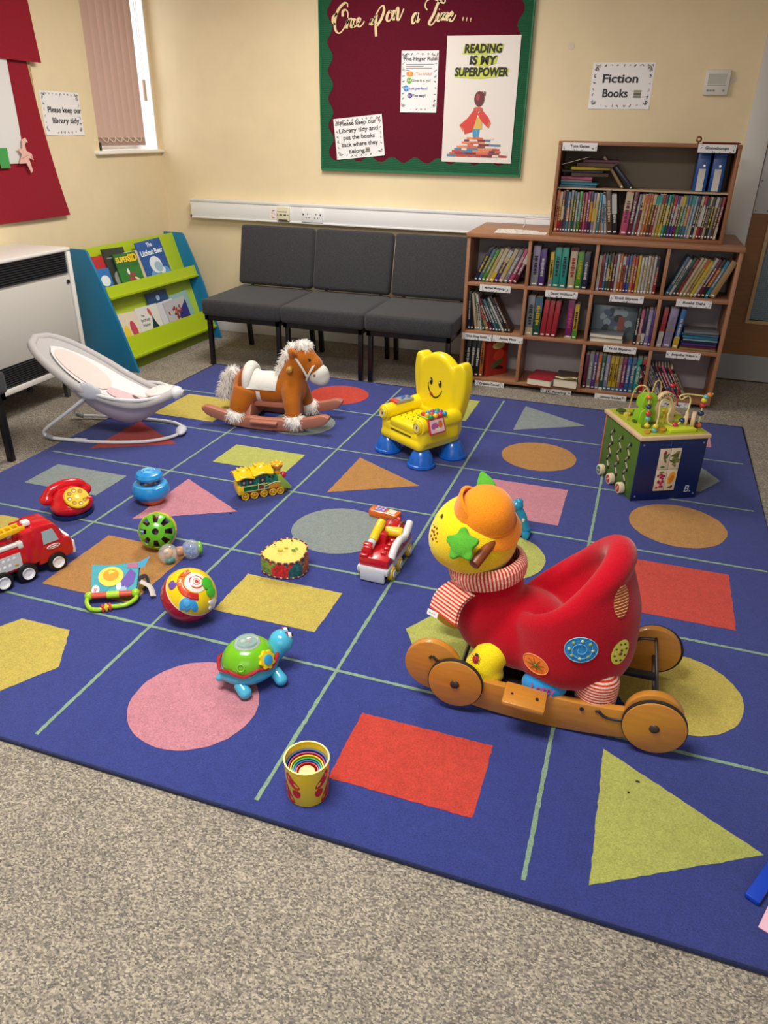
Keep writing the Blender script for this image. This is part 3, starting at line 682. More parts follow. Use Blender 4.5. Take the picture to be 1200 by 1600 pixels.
def picture_book(label, x, z, w, h, col, tilt=17, roll=0, yoff=0.0, art=None, tier=1, th=0.008):
    y = (fy(z) + 0.05) + yoff
    M = DSM @ T(x, y, z) @ RX(-tilt) @ RY(roll)
    b = MB().m(mat(col, 0.3)); b.box((0, 0, h / 2), (w, 0.0016, h)); b.box((0, th, h / 2), (w, 0.0016, h)); b.box((-w / 2 + 0.001, th / 2, h / 2), (0.002, th, h)); b.m(pages).box((0.001, th / 2, h / 2), (w - 0.006, th - 0.002, h - 0.006))
    o = tag(b.build('picture_book', None), label, 'book', 'picture books on the display stand'); o.matrix_world = M
    if art:
        a = MB(); a.x(T(0, -0.001, 0) @ RX(90)); tx = art(a, w, h); 
        if a.mats: a.build('cover_print', o)
        for (s, sz, xx_, zz_, c_, bo) in (tx or []): text(s, sz, mat(c_, .5), o, 'title', T(xx_, -0.0022, zz_) @ RX(90), bold=bo)
    return o
def art_sid(a, w, h):
    a.m(mat('#2f7a34', .4)).flat([(-w/2, 0), (w/2, 0), (w/2, h * .62), (-w/2, h * .62)], 0.0002); a.m(mat('#8a4a3a', .4)).disc((0.0, h * .3), (0.052, 0.03), 0.0006, rot=50); a.m(mat('#e8e0d0', .4)).disc((-.02, h * .5), (0.012, 0.02), 0.0008); a.disc((.05, h * .26), (0.03, 0.008), 0.0008, rot=-30)
    return [('SUPER', 0.045, -0.042, h * .83, '#f0d23a', 0.002), ('SID', 0.062, 0.062, h * .84, '#f2c818', 0.003)]
def art_bear(a, w, h):
    a.m(mat('#5f9fd8', .4)).disc((0.02, h * .2), (w * .4, h * .16), 0.0002); a.m(mat('#dfe8f0', .4)).disc((0.0, h * .42), (w * .24, h * .2), 0.0006, rot=-20); a.disc((.05, h * .26), (0.03, 0.022), 0.0008); a.m(mat('#9fb7cc', .4)).disc((0.02, h * .36), (w * .16, h * .12), 0.0009, rot=-20)
    return [('The', 0.04, 0.0, h * .89, '#eef3f8', 0.0006), ('Littlest Bear', 0.05, 0.0, h * .72, '#eef3f8', 0.0012)]
def art_journey(a, w, h):
    a.m(mat('#1d3440', .4)).flat([(-.01, .05), (.07, .05), (.08, .10), (.05, .15), (.035, .19), (.02, .15), (.0, .10)], 0.0006); a.m(mat('#c85050', .4)).disc((.02, h * .83), (.014, .03), .0008, rot=20); a.m(mat('#3a8fb5', .4)).flat([(-w/2, 0), (w/2, 0), (w/2, h * .16), (-w/2, h * .12)], 0.0004)
    return [('The', 0.022, -0.06, h * .78, '#555a5c', 0), ('Journey', 0.03, -0.045, h * .67, '#555a5c', 0), ('Home', 0.03, -0.05, h * .54, '#555a5c', 0)]
def art_pink(a, w, h):
    a.m(mat('#c2475a', .4)).disc((.03, h * .55), (.03, .06), .0006, rot=10); a.m(mat('#e3c93d', .4)).disc((-.04, h * .5), (.03, .05), .0004); a.m(mat('#6a4b35', .4)).disc((.02, h * .08), (.05, .02), .0005)
def art_dark(a, w, h):
    a.m(mat('#8d938a', .4)).flat([(-w * .4, h * .78), (w * .4, h * .78), (w * .4, h * .8), (-w * .4, h * .8)], .0004); a.disc((-.03, h * .3), (.04, .05), .0004)
def art_flower(a, w, h):
    a.m(mat('#2c2f7c', .4)).flat([(0, 0), (w/2, 0), (w/2, h * .9), (w * .05, h * .6)], .0003); r = random.Random(4)
    for i in range(26): a.m(mat(r.choice(('#8c3b34', '#b5624a', '#5e2a2a')), .4)).disc((r.gauss(-.01, .026), h * .58 + r.gauss(0, .03)), (.014, .008), .0005 + i * 3e-5, 8, r.uniform(0, 180))
picture_book('red cover book at the far left of the upper display tier', 0.075, 0.46, 0.16, 0.245, '#b3242c', 17, 4, 0.02)
picture_book('blue and white thin book tucked at the left end of upper tier', 0.062, 0.462, 0.12, 0.17, '#2d6fb0', 17, 3, 0.002, lambda a, w, h: (a.m(mat('#dfe6ea', .4)).disc((0, h * .55), (w * .35, h * .2), .0004), None)[1])
picture_book('dark green-black book standing behind the green superhero book', 0.235, 0.462, 0.21, 0.275, '#26312b', 17, 2, 0.012, art_dark)
picture_book('green and yellow picture book with a slug titled SUPER SID', 0.315, 0.462, 0.225, 0.235, '#cfa528' if False else '#2f6a30', 17, 1, -0.004, art_sid)
picture_book('cream cover book just behind the green superhero book', 0.415, 0.462, 0.17, 0.235, '#cfc2a0', 17, 0, 0.01)
picture_book('blue picture book with a white bear on the upper tier', 0.615, 0.462, 0.275, 0.285, '#24569c', 17, -2, 0.004, art_bear)
picture_book('lime edged book behind the blue bear book', 0.71, 0.462, 0.18, 0.25, '#a9c23a', 17, -2, 0.022)
picture_book('cream book with pink flowers at left of the lower tier', 0.12, 0.10, 0.22, 0.255, '#e0d3bb', 17, 3, 0.006, art_pink)
picture_book('white picture book with a dark cockerel on the lower tier', 0.335, 0.10, 0.235, 0.26, '#dcdad2', 17, 1, 0.004, art_journey)
picture_book('dark blue book standing tallest behind the lower tier', 0.53, 0.10, 0.23, 0.325, '#1f4372', 17, 0, 0.032, lambda a, w, h: (a.m(mat('#9fb4cc', .4)).disc((.0, h * .86), (.02, .02), .0004), None)[1])
picture_book('grey slim book leaning right beside the cockerel book', 0.52, 0.10, 0.19, 0.25, '#9a9da2', 17, -1, 0.016)
picture_book('white edged book behind the navy flower book', 0.565, 0.10, 0.19, 0.255, '#cfcfd2', 17, -2, 0.010)
picture_book('navy picture book with red brown flowers at right of lower tier', 0.66, 0.10, 0.255, 0.25, '#b9b7bd', 17, -2, 0.0, art_flower)
picture_book('pale turquoise book at the right end of the lower tier', 0.76, 0.10, 0.22, 0.275, '#8fb7b4', 17, -2, 0.022)
# ================================================================== BOOKCASES
bw_ = mat('#98694a', 0.45, 'wood', amp=0.08); bedge = mat('#875735', 0.45, 'wood', amp=0.08); bback = mat('#a39a9c', 0.7)
LX0, LX1, LY, LYB, LYD = -0.945, 0.562, 4.58, 4.86, 5.19
lb = thing('low_bookcase', 'low wide beech bookcase of twelve cubbies against the back wall', 'bookcase', ((LX0 + LX1) / 2, LY, 0))
ox = lb.location.x
def P3(x, y, z): return (x - ox, y - LY, z)
for x in (LX0, LX1 - 0.02):
    b = MB().m(bw_); b.span(P3(x, LY, 0.03), P3(x + 0.02, LYD, 0.89), 0.001); b.build('side_panel', lb)
b = MB().m(bw_); b.span(P3(LX0 - 0.006, LY - 0.008, 0.888), P3(LX1 + 0.006, LYD, 0.912), 0.002); b.build('top_panel', lb)
SH = [0.048, 0.340, 0.632]
for z in SH:
    b = MB().m(bw_); b.span(P3(LX0 + 0.02, LY + 0.001, z - 0.02), P3(LX1 - 0.02, LYB, z), 0.001); b.build('shelf', lb)
DVS = [-0.575, -0.195, 0.185]
for x in DVS:
    for z0, z1 in ((SH[0], SH[1] - 0.02), (SH[1], SH[2] - 0.02), (SH[2], 0.888)):
        b = MB().m(bw_); b.span(P3(x - 0.0095, LY, z0), P3(x + 0.0095, LYB, z1), 0.001); b.build('divider', lb)
b = MB().m(bback); b.span(P3(LX0 + 0.02, LYB, 0.03), P3(LX1 - 0.02, LYB + 0.01, 0.888)); b.build('back_panel', lb)
b = MB().m(mat('#2a1d14', .7)); b.span(P3(LX0 + 0.03, LY + 0.05, 0.0), P3(LX1 - 0.03, LYD - 0.03, 0.03)); b.build('gap_shade_block', lb)  # dark block in place of the shaded gap under the bookcase
UX0, UX1, UY, UYB, UZ0, UZ1 = -0.485, 0.452, 4.655, 4.95, 0.9125, 1.402
ub = thing('upper_bookcase', 'open beech bookcase standing on top of the low bookcase', 'bookcase', ((UX0 + UX1) / 2, UY, UZ0))
uo = V(ub.location)
def U3(x, y, z): return (x - uo.x, y - uo.y, z - uo.z)
for x in (UX0, UX1 - 0.018):
    b = MB().m(bedge); b.span(U3(x, UY, UZ0), U3(x + 0.018, UYB, UZ1 - 0.018), 0.001); b.build('side_panel', ub)
b = MB().m(bedge); b.span(U3(UX0, UY, UZ1 - 0.018), U3(UX1, UYB, UZ1), 0.001); b.build('top_panel', ub)
b = MB().m(bedge); b.span(U3(UX0 + 0.018, UY, UZ0), U3(UX1 - 0.018, UYB, UZ0 + 0.02), 0.001); b.build('base_panel', ub)
b = MB().m(mat('#7d6f5c', .7)); b.span(U3(UX0 + 0.018, UYB - 0.006, UZ0), U3(UX1 - 0.018, UYB, UZ1 - 0.018)); b.build('back_panel', ub)
SHELF_U = 1.168
b = MB().m(mat('#b59b79', .6)); b.span(U3(UX0 + 0.018, UY + 0.045, SHELF_U - 0.008), U3(UX1 - 0.018, UYB - 0.006, SHELF_U)); b.build('shelf', ub)

# ------------------------------------------------------------------ books
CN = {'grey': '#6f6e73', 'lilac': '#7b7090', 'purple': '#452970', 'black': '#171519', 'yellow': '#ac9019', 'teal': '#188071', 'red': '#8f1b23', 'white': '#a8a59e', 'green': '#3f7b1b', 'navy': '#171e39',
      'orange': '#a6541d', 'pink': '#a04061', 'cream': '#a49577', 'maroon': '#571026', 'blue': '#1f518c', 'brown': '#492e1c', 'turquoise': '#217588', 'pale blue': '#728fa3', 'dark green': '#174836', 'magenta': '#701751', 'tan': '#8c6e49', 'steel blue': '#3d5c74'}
def book_mesh(w, d, h, col, band=None, tip=None, art=None):
    """spine at y=0 faces the room; pages show at the top; bands and print sit on the spine"""
    b = MB().m(mat(CN[col], 0.38)); t = min(0.0022, w * 0.2)
    b.box((-w / 2 + t / 2, d / 2, h / 2), (t, d, h)); b.box((w / 2 - t / 2, d / 2, h / 2), (t, d, h)); b.box((0, t / 2, h / 2), (w, t, h), min(0.001, t * .4))
    b.m(pages).box((0, d / 2, h / 2), (w - 2 * t, d - 0.006, h - 0.008))
    if band: b.m(mat(CN[band[0]], 0.38)).box((0, -0.0002, h * (band[1] + band[2]) / 2), (w * 0.98, 0.0012, h * (band[2] - band[1])))
    if tip: b.m(mat(CN[tip], 0.4)); r = random.Random(int(w * 1e6) + len(col)); n = 7; z = h * 0.3
    if tip:
        while z < h * 0.78: k = h * r.uniform(0.02, 0.05); b.box((0, -0.0006, z), (w * r.uniform(.3, .55), 0.0010, k)); z += k + h * 0.012
    b.m(mat('#d8d4ca', .5)).box((0, -0.0006, h * 0.06), (w * 0.55, 0.001, h * 0.035))
    return b
def shelf_row(where, group, x0, z, y0, items, lean=0.0, d=0.125):
    """items: (width, height, colour, band, print colour). Books stand side by side from x0; lean in degrees, + to the right"""
    x = x0; k = 0
    for it in items:
        w, h, col = it[:3]; band = it[3] if len(it) > 3 else None; tip = it[4] if len(it) > 4 else None
        ln = it[5] if len(it) > 5 else lean
        if col == 'gap': x += w; continue
        k += 1; a = RAD(ln)
        step = w / cos(a)
        b = book_mesh(w * 0.97, d, h, col, band, tip)
        px_ = x + (step if ln >= 0 else 0)
        M = T(px_, y0 + (k * 7 % 5) * 0.0015, z + 0.0006) @ RY(ln) @ T(-w / 2 if ln >= 0 else w / 2, 0, 0)
        o = b.build('book', None); o.matrix_world = M
        tag(o, '%s spined book, %s from the left %s' % (col, ORD[k], where), 'book', group)
        x += step
    return x
R = random.Random(11)
def rnd(n, w0, w1, h0, h1, cols, pb=0.5):
    out = []
    for i in range(n):
        c_ = cols[i % len(cols)] if isinstance(cols, list) else R.choice(cols)
        o_ = R.choice([q for q in ('white', 'cream', 'red', 'navy', 'yellow', 'teal', 'orange') if q != c_])
        out.append((R.uniform(w0, w1), R.uniform(h0, h1), c_, (o_, R.choice((0.0, 0.62, 0.75)), R.choice((0.3, 0.98))) if R.random() < pb else None, R.choice(('white', 'cream', 'black', 'yellow'))))
    return out
def fix(items):      # bands must run upward
    return [(i[0], i[1], i[2], (i[3][0], min(i[3][1:]), max(i[3][1:])) if i[3] else None) + tuple(i[4:]) for i in items]
G = lambda r, c_: 'books in the %s row, %s cubby of the low bookcase' % (r, c_)
# top row
shelf_row("in the top row's first cubby", G('top', 'first'), -0.905, SH[2], LY + 0.035, fix(rnd(4, .018, .023, .198, .208, ['navy', 'steel blue', 'green', 'cream'], .3)) + fix(rnd(6, .023, .028, .2, .218, ['cream', 'purple', 'cream', 'grey', 'pink', 'maroon'], .2)), 24)
shelf_row("in the top row's second cubby", G('top', 'second'), -0.556, SH[2], LY + 0.02,
          [(.044, .225, 'lilac', ('grey', .0, .35), 'black'), (.036, .205, 'purple', None, 'white'), (.022, .2, 'gap'), (.024, .195, 'yellow', ('grey', 0, .25), 'black'), (.04, .222, 'teal', None, 'navy'), (.04, .222, 'teal', None, 'navy'), (.008, 0, 'gap'), (.042, .225, 'cream', ('maroon', .93, .999), 'red'), (.036, .205, 'green', None, 'yellow'), (.036, .2, 'navy', None, 'white')], 0)
shelf_row("in the top row's third cubby", G('top', 'third'), -0.18, SH[2], LY + 0.02,
          fix(rnd(20, .0155, .0175, .196, .206, ['black', 'red', 'steel blue', 'dark green', 'brown', 'maroon', 'white', 'orange', 'orange', 'purple', 'blue', 'blue', 'red', 'yellow', 'white', 'white', 'white', 'tan', 'white', 'red'], .35)), 0)
shelf_row("in the top row's fourth cubby", G('top', 'fourth'), 0.20, SH[2], LY + 0.03,
          fix(rnd(11, .0165, .0215, .212, .226, ['steel blue', 'white', 'dark green', 'red', 'cream', 'cream', 'tan', 'green', 'white', 'maroon', 'black', 'green', 'cream', 'navy'], .3)) + [(.02, .213, 'turquoise', None, 'white'), (.034, .213, 'tan', None, None)], 22)
# middle row
shelf_row("in the middle row's first cubby", G('middle', 'first'), -0.915, SH[1], LY + 0.03,
          [(.018, .225, 'navy', None, 'white', -2), (.02, .22, 'black', None, None, -3), (.008, 0, 'gap'), (.016, .222, 'cream', None, None, -9), (.016, .222, 'cream', None, 'black', -9), (.016, .22, 'white', None, 'black', -11), (.018, .22, 'dark green', None, 'white', -20), (.026, .225, 'tan', None, 'red', -25), (.018, .216, 'maroon', None, 'white', -26), (.016, .21, 'black', None, 'white', -27), (.016, .21, 'steel blue', None, 'white', -28), (.016, .2, 'dark green', None, 'white', -28), (.018, .225, 'white', None, None, -29), (.018, .235, 'black', None, 'grey', -30), (.018, .23, 'brown', None, 'white', -31)], 0)
shelf_row("in the middle row's second cubby", G('middle', 'second'), -0.557, SH[1], LY + 0.02,
          [(.044, .232, 'grey', ('cream', .0, .2), 'black'), (.044, .228, 'dark green', ('steel blue', .62, .98), 'yellow'), (.032, .215, 'red', None, None, 3), (.032, .215, 'red', None, None, 3), (.032, .215, 'red', None, None, 4), (.052, 0, 'gap'), (.042, .232, 'magenta', ('cream', 0, .07), 'pink'), (.028, .205, 'yellow', ('green', 0, .25), 'black')], 0)
b = book_mesh(0.012, 0.19, 0.0, 'grey') if False else None
b = MB().m(mat('#5c6a70', .4)); b.box((0, 0, 0.095), (0.262, 0.012, 0.19), 0.001); rr = random.Random(2)
for i in range(9): b.m(mat(rr.choice(('#3f4a4f', '#7d8f92', '#2f383d', '#8a9aa0')), .4)).disc
lb2 = tag(b.build('book', None), 'wide grey picture book standing face out behind cream paperbacks', 'book'); lb2.matrix_world = T(-0.045, LY + 0.14, SH[1]) @ RX(-4)
a = MB().x(T(0, -0.0068, 0) @ RX(90))
for i in range(16): a.m(mat(rr.choice(('#39464a', '#74878c', '#29333a', '#8d9da3', '#4d5a7a')), .4)).disc((rr.uniform(-.1, .1), rr.uniform(.03, .16)), (rr.uniform(.012, .03), rr.uniform(.012, .025)), 0.0001 + i * 2e-5, 10, rr.uniform(0, 90))
a.m(mat('#8c4a3c', .4)).flat([(.02, .05), (.055, .05), (.055, .13), (.02, .13)], .0006); a.build('cover_print', lb2)
def lying(name_lb, x, y, z, w, d, h, col, rz, page_side=True, group=None, cat='book'):
    b = MB().m(mat(col if col[0] == '#' else CN[col], .4)); b.box((0, d / 2, 0.0015), (w, d, 0.003)); b.box((0, d / 2, h - 0.0015), (w, d, 0.003)); b.box((0, 0.0015, h / 2), (w, 0.003, h)) if not page_side else b.box((0, d - 0.0015, h / 2), (w, 0.003, h))
    b.m(pages).box((0, d / 2, h / 2), (w - 0.006, d - 0.006, h - 0.005))
    o = tag(b.build('book', None), name_lb, cat, group); o.matrix_world = T(x, y, z) @ RZ(rz); return o
lying('cream paged paperback lying at the bottom of a pair, middle row third cubby', -0.075, LY + 0.012, SH[1], 0.19, 0.12, 0.026, 'cream', 2)
lying('cream paged paperback lying on top of another, middle row third cubby', -0.08, LY + 0.008, SH[1] + 0.0265, 0.19, 0.12, 0.024, 'grey', -3)
shelf_row("in the middle row's third cubby", G('middle', 'third'), 0.075, SH[1], LY + 0.02, [(.018, .205, 'black', None, 'white'), (.022, .2, 'pink', ('tan', 0, .3), 'white'), (.018, .2, 'navy', ('white', .1, .35), None), (.026, .205, 'lilac', None, 'white'), (.014, .205, 'purple', None, None)], 1.0)
shelf_row("in the middle row's fourth cubby", G('middle', 'fourth'), 0.206, SH[1], LY + 0.02, [(.028, .215, 'red', ('white', .0, .42), None, 3), (.006, 0, 'gap'), (.046, .222, 'lilac', ('tan', .42, .5), 'grey', 3), (.008, 0, 'gap'), (.03, .222, 'blue', ('yellow', 0, .3), 'white', 4)], 0)
zz = SH[1] + 0.0005
for i, (h, col) in enumerate(((.013, 'tan'), (.012, 'maroon'), (.014, 'purple'), (.011, 'navy'), (.015, 'pale blue'), (.014, 'turquoise'), (.013, 'steel blue'), (.016, 'grey'))):
    lying('%s book lying flat, %s from the bottom of the stack in the middle row' % (col, ORD[i + 1]), 0.436 + (i * 5 % 3) * .003 - .003, LY + 0.015 + (i * 3 % 4) * .003, zz, 0.195 - (i * 2 % 3) * .006, 0.13, h, col, (-2, 1, 2, -1, 0, 2, -3, 4)[i], False, 'books lying in the middle row fourth cubby'); zz += h + .0004
# bottom row
shelf_row("in the bottom row's first cubby", G('bottom', 'first'), -0.915, SH[0], LY + 0.02, [(.03, .232, 'black', ('red', 0, .06), 'white'), (.032, .234, 'black', ('red', 0, .06), 'white'), (.03, .236, 'black', None, 'white'), (.024, .238, 'orange', None, 'black')], 1.5)
b = MB().m(mat('#a02a20', .4)); b.box((0.085, 0, 0.115), (0.165, 0.003, 0.23)); b.box((0.085, 0.022, 0.115), (0.165, 0.003, 0.23)); b.box((0.0015, 0.011, 0.115), (0.003, 0.024, 0.23)); b.m(pages).box((0.084, 0.011, 0.115), (0.158, 0.019, 0.222))
o = tag(b.build('book', None), 'large red book turned to show its front cover, bottom left cubby', 'book'); o.matrix_world = T(-0.775, LY + 0.04, SH[0]) @ RZ(52)
a = MB().x(T(0, -0.0018, 0) @ RX(90)); a.m(mat('#c8b070', .4)).disc((.085, .19), (.05, .022), .0004); a.m(mat('#c23a28', .4)).disc((.09, .13), (.045, .035), .0005, rot=20); a.m(mat('#4a5a30', .4)).disc((.08, .075), (.055, .018), .0007, rot=25); a.m(mat('#3a1512', .4)).disc((.09, .05), (.05, .012), .0006, rot=-10); a.build('cover_print', o)
lying('red book lying flat and jutting out of the bottom second cubby', -0.435, LY - 0.035, SH[0], 0.15, 0.21, 0.042, '#a02129', -8, True)
o = lying('thick cream paged book lying beside the red book, bottom second cubby', -0.278, LY - 0.02, SH[0], 0.145, 0.20, 0.052, '#4a3a2c', -4, True)
a = MB().m(mat('#c9b98a', .5)); a.tube(smooth_path([(-.065, .03, .0555), (-.02, .02, .057), (.03, .045, .057), (.066, .04, .0555)], 6), .004, 8); a.tube(smooth_path([(-.06, .02, .0555), (-.01, .005, .056), (.04, .02, .056), (.065, .06, .0555)], 6), .003, 8); a.build('ribbon_print', o)
shelf_row("in the bottom row's third cubby", G('bottom', 'third'), -0.178, SH[0], LY + 0.02,
          [(.022, .208, 'maroon', None, None), (.03, .214, 'grey', None, 'white'), (.022, .21, 'purple', None, 'white'), (.024, .212, 'orange', ('grey', 0, .2), 'white'), (.024, .214, 'dark green', ('white', 0, .08), 'white'), (.026, .215, 'lilac', ('steel blue', 0, .12), 'white'), (.024, .213, 'yellow', ('steel blue', 0, .12), 'brown'), (.024, .213, 'yellow', ('steel blue', 0, .12), 'brown'), (.024, .213, 'tan', ('steel blue', 0, .12), 'white'), (.024, .21, 'magenta', ('blue', 0, .12), 'white'), (.026, .214, 'blue', None, 'white'), (.028, .214, 'steel blue', None, 'white'), (.03, .215, 'teal', None, 'white'), (.036, .212, 'red', None, 'maroon')], 0)
shelf_row("in the bottom row's fourth cubby", G('bottom', 'fourth'), 0.205, SH[0], LY + 0.02,
          [(.016, .2, 'black', ('white', .55, .95), None, -30)] + [(.015, .205, c_, ('black', .8, .95) if i % 2 else None, t_, -31) for i, (c_, t_) in enumerate((('white', 'black'), ('black', 'white'), ('white', 'black'), ('white', 'black'), ('grey', 'black'), ('black', 'white'), ('maroon', 'white'), ('red', 'white'), ('pink', 'white'), ('dark green', 'white'), ('red', 'white'), ('cream', 'black')))], 0)
# upper bookcase
cl_ = ['maroon', 'red', 'maroon', 'tan', 'steel blue', 'grey', 'dark green', 'grey', 'green', 'maroon', 'pink', 'magenta', 'navy', 'lilac', 'cream', 'turquoise', 'orange']
shelf_row('in the left half of the upper bookcase', 'books in the left half of the upper bookcase', -0.462, UZ0 + 0.021, UY + 0.008, fix(rnd(17, .0145, .0168, .212, .222, cl_, .6)) + [(.016, .205, 'pale blue', None, 'navy', -5), (.016, .2, 'white', None, 'black', -8), (.03, .228, 'brown', None, 'cream', -9), (.028, .216, 'black', ('white', .5, .97), 'white', -9)], 0)
cr_ = ['grey', 'red', 'white', 'turquoise', 'orange', 'brown', 'red', 'cream', 'yellow', 'navy', 'teal', 'dark green', 'purple', 'purple', 'magenta', 'green', 'steel blue', 'steel blue', 'pale blue', 'pale blue', 'navy', 'purple', 'red', 'maroon', 'cream', 'black', 'grey', 'brown', 'red']
shelf_row('in the right half of the upper bookcase', 'books in the right half of the upper bookcase', -0.095, UZ0 + 0.021, UY + 0.008, [(.04, .226, 'pink', ('cream', .55, .98), 'maroon', 2), (.024, .226, 'maroon', None, 'white', 3)] + [(i[0], i[1], i[2], i[3], i[4], 4) for i in fix(rnd(29, .0146, .0158, .214, .221, cr_, .7))], 0)
# loose stack lying on the shelf above the left books
zz = SHELF_U + 0.0005
for i, (x, h, col, w, rz, ry) in enumerate(((-.36, .012, 'steel blue', .2, 2, 0), (-.355, .014, 'turquoise', .2, -3, 0), (-.37, .012, 'grey', .17, 4, 0), (-.372, .016, 'pink', .17, -2, 0), (-.3, .02, 'brown', .2, 9, 0), (-.345, .013, 'black', .22, -4, 0), (-.30, .016, 'yellow', .21, 12, 0), (-.28, .022, 'brown', .2, -6, 0), (-.25, .014, 'maroon', .19, 3, 0))):
    lying('%s book lying flat, %s up in the untidy stack of the upper bookcase' % (col, ORD[i + 1]), x, UY + 0.055, zz, w, 0.15, h, col, rz, False, 'untidy stack in the upper bookcase'); zz += h + .0006
o = lying('thin cream book tilted on top of the untidy stack in upper bookcase', 0, 0, 0, 0.15, 0.12, 0.009, 'cream', 0, False); o.matrix_world = T(-0.385, UY + 0.03, zz - 0.012) @ RY(-16)
for i, (x, a_, col, lbx) in enumerate(((-0.135, 38, 'tan', 'tan hardback leaning steeply against the stack in the upper bookcase'), (-0.105, 44, 'navy', 'navy book leaning steeply right of the untidy upper stack'))):
    b = book_mesh(0.016, 0.14, 0.2 - i * .05, col); o = tag(b.build('book', None), lbx, 'book'); o.matrix_world = T(x + 0.02 + i * .02, UY + 0.08, SHELF_U + 0.002) @ RY(-a_)
for i, x in enumerate((0.285, 0.365)):
    f_ = thing('ring_binder', ('blue ring binder nearer the middle of the upper bookcase', 'blue ring binder nearest the right side of the upper bookcase')[i], 'binder', (x, UY + 0.10, SHELF_U + 0.0006), 0, 'blue ring binders in the upper bookcase')
    b = MB().m(mat('#124a94', .35)); b.box((0, 0.0925, 0.1), (0.066, 0.185, 0.2), 0.004); b.build('cover', f_)
    b = MB().m(mat('#c9c4bb', .5)); b.box((0.0, -0.0006, 0.058), (0.034, 0.0016, 0.11)); b.build('spine_label', f_)
    b = MB().m(mat('#c0c0c0', .25, metal=.9)); b.cyl((0.006, -0.001, 0.128), (0.006, 0.001, 0.128), 0.006, n=14); b.build('finger_ring', f_)
# shelf labels
LAB = [(-0.757, 0.616, 'Michael Morpurgo', 'top row first cubby'), (-0.365, 0.612, 'David Walliams', 'top row second cubby'), (0.002, 0.614, 'Enid Blyton', 'top row third cubby'), (0.364, 0.616, 'Roald Dahl', 'top row fourth cubby'),
       (-0.846, 0.318, 'Dick King Smith', 'middle row first cubby, left end'), (-0.654, 0.320, 'Anne Fine', 'middle row first cubby, right end'), (0.010, 0.322, 'Enid Blyton', 'middle row third cubby'), (0.363, 0.322, 'Jacqueline Wilson', 'middle row fourth cubby'),
       (-0.744, 0.024, 'Cressida Cowell', 'bottom row first cubby'), (-0.327, 0.020, 'J.K. Rowling', 'bottom row second cubby'), (0.0, 0.024, 'Lemony Snicket', 'bottom row third cubby'), (0.36, 0.024, 'Kes Gray', 'bottom row fourth cubby')]
def shelf_label(x, y, z, s, where, w=0.186, h=0.04):
    b = MB().m(mat('#d9d6d4', .4)); b.box((0, 0, 0.0006), (w, h, 0.0012)); r = random.Random(len(s))
    for i in range(12):
        b.m(r.choice((leafd, leafg, ink))); xx_ = r.choice((-1, 1)) * r.uniform(.36, .48) * w if i < 8 else r.uniform(-.2, .1) * w; b.disc((xx_, r.uniform(-.4, .4) * h if i < 8 else -0.4 * h), (0.006, 0.0018), 0.0014, 6, r.uniform(0, 180))
    o = tag(b.build('shelf_label', None, matrix=BACK(x, z, y), recalc=False), 'small white printed label fixed below the ' + where if 'upper' not in where else 'small white printed label ' + where, 'label', 'author labels on the shelf edges')
    text(s, 0.0185, ink, o, 'lettering', T(0, 0.002, 0.0016), bold=0.0005, width=min(w * .68, 0.0115 * len(s)))
for x, z, s, wh in LAB: shelf_label(x, LY - 0.0004 if z > .1 else LY - .001, z - 0.012, s, wh)
shelf_label(-0.37, UY - 0.0004, 1.376, 'Tom Gates', 'at the left corner of the upper bookcase')
shelf_label(0.33, UY - 0.0004, 1.382, 'Goosebumps', 'at the right corner of the upper bookcase')
# papers and oddments on top
b = MB().m(mat('#e6e2dc', .5)); b.grid(lambda u, v: ((u - .5) * .30, (v - .5) * .21, .0008 + .002 * sin(5 * u) * v), 8, 6); rr = random.Random(9)
for i in range(60): b.m(rr.choice((leafg, leafp, leafd))).disc((rr.uniform(-.14, .14), rr.uniform(-.095, .095)), (.008, .0025), .0032 , 6, rr.uniform(0, 180))
o = tag(b.build('laminated_sheet', None, recalc=False), 'white printed sheet lying on the low bookcase left of upper bookcase', 'paper'); o.matrix_world = T(-0.655, 4.74, 0.9125) @ RZ(3)
wr = thing('wire_book_stand', 'small white wire bracket behind the sheet on the low bookcase', 'bracket', (-0.60, 5.04, 0.9125))
b = MB().m(mat('#dcdcda', .4)); b.tube([(-.08, 0, 0.004), (-.08, 0, .05), (.08, 0, .05), (.08, 0, 0.004)], 0.004, 8); b.tube([(-.08, 0, .004), (-.08, -.04, .004)], 0.004, 8); b.tube([(.08, 0, .004), (.08, -.04, .004)], 0.004, 8); b.build('wire', wr)
b = MB().m(mat('#7a4a22', .4)); b.lathe([(0.010, -0.004), (0.016, 0), (0.010, 0.004), (0.007, 0), (0.010, -0.004)], T(0, 0, 0.022) @ RX(80), 16); b.box((0, 0, 0.004), (0.012, 0.012, 0.008), .002); o = tag(b.build('curtain_ring', None), 'little brown ring standing on top of the upper bookcase', 'ring'); o.location = (0.235, UY + 0.03, UZ1)
b = MB().m(mat('#6d1a22', .4)); b.cyl((-.09, 0, .006), (.085, 0, .006), .005, n=8); b.cyl((.085, 0, .006), (.10, 0, .006), .005, .001, n=8); o = tag(b.build('pencil', None), 'dark red pencil lying on top right of the upper bookcase', 'pencil'); o.location = (0.345, UY + 0.03, UZ1)
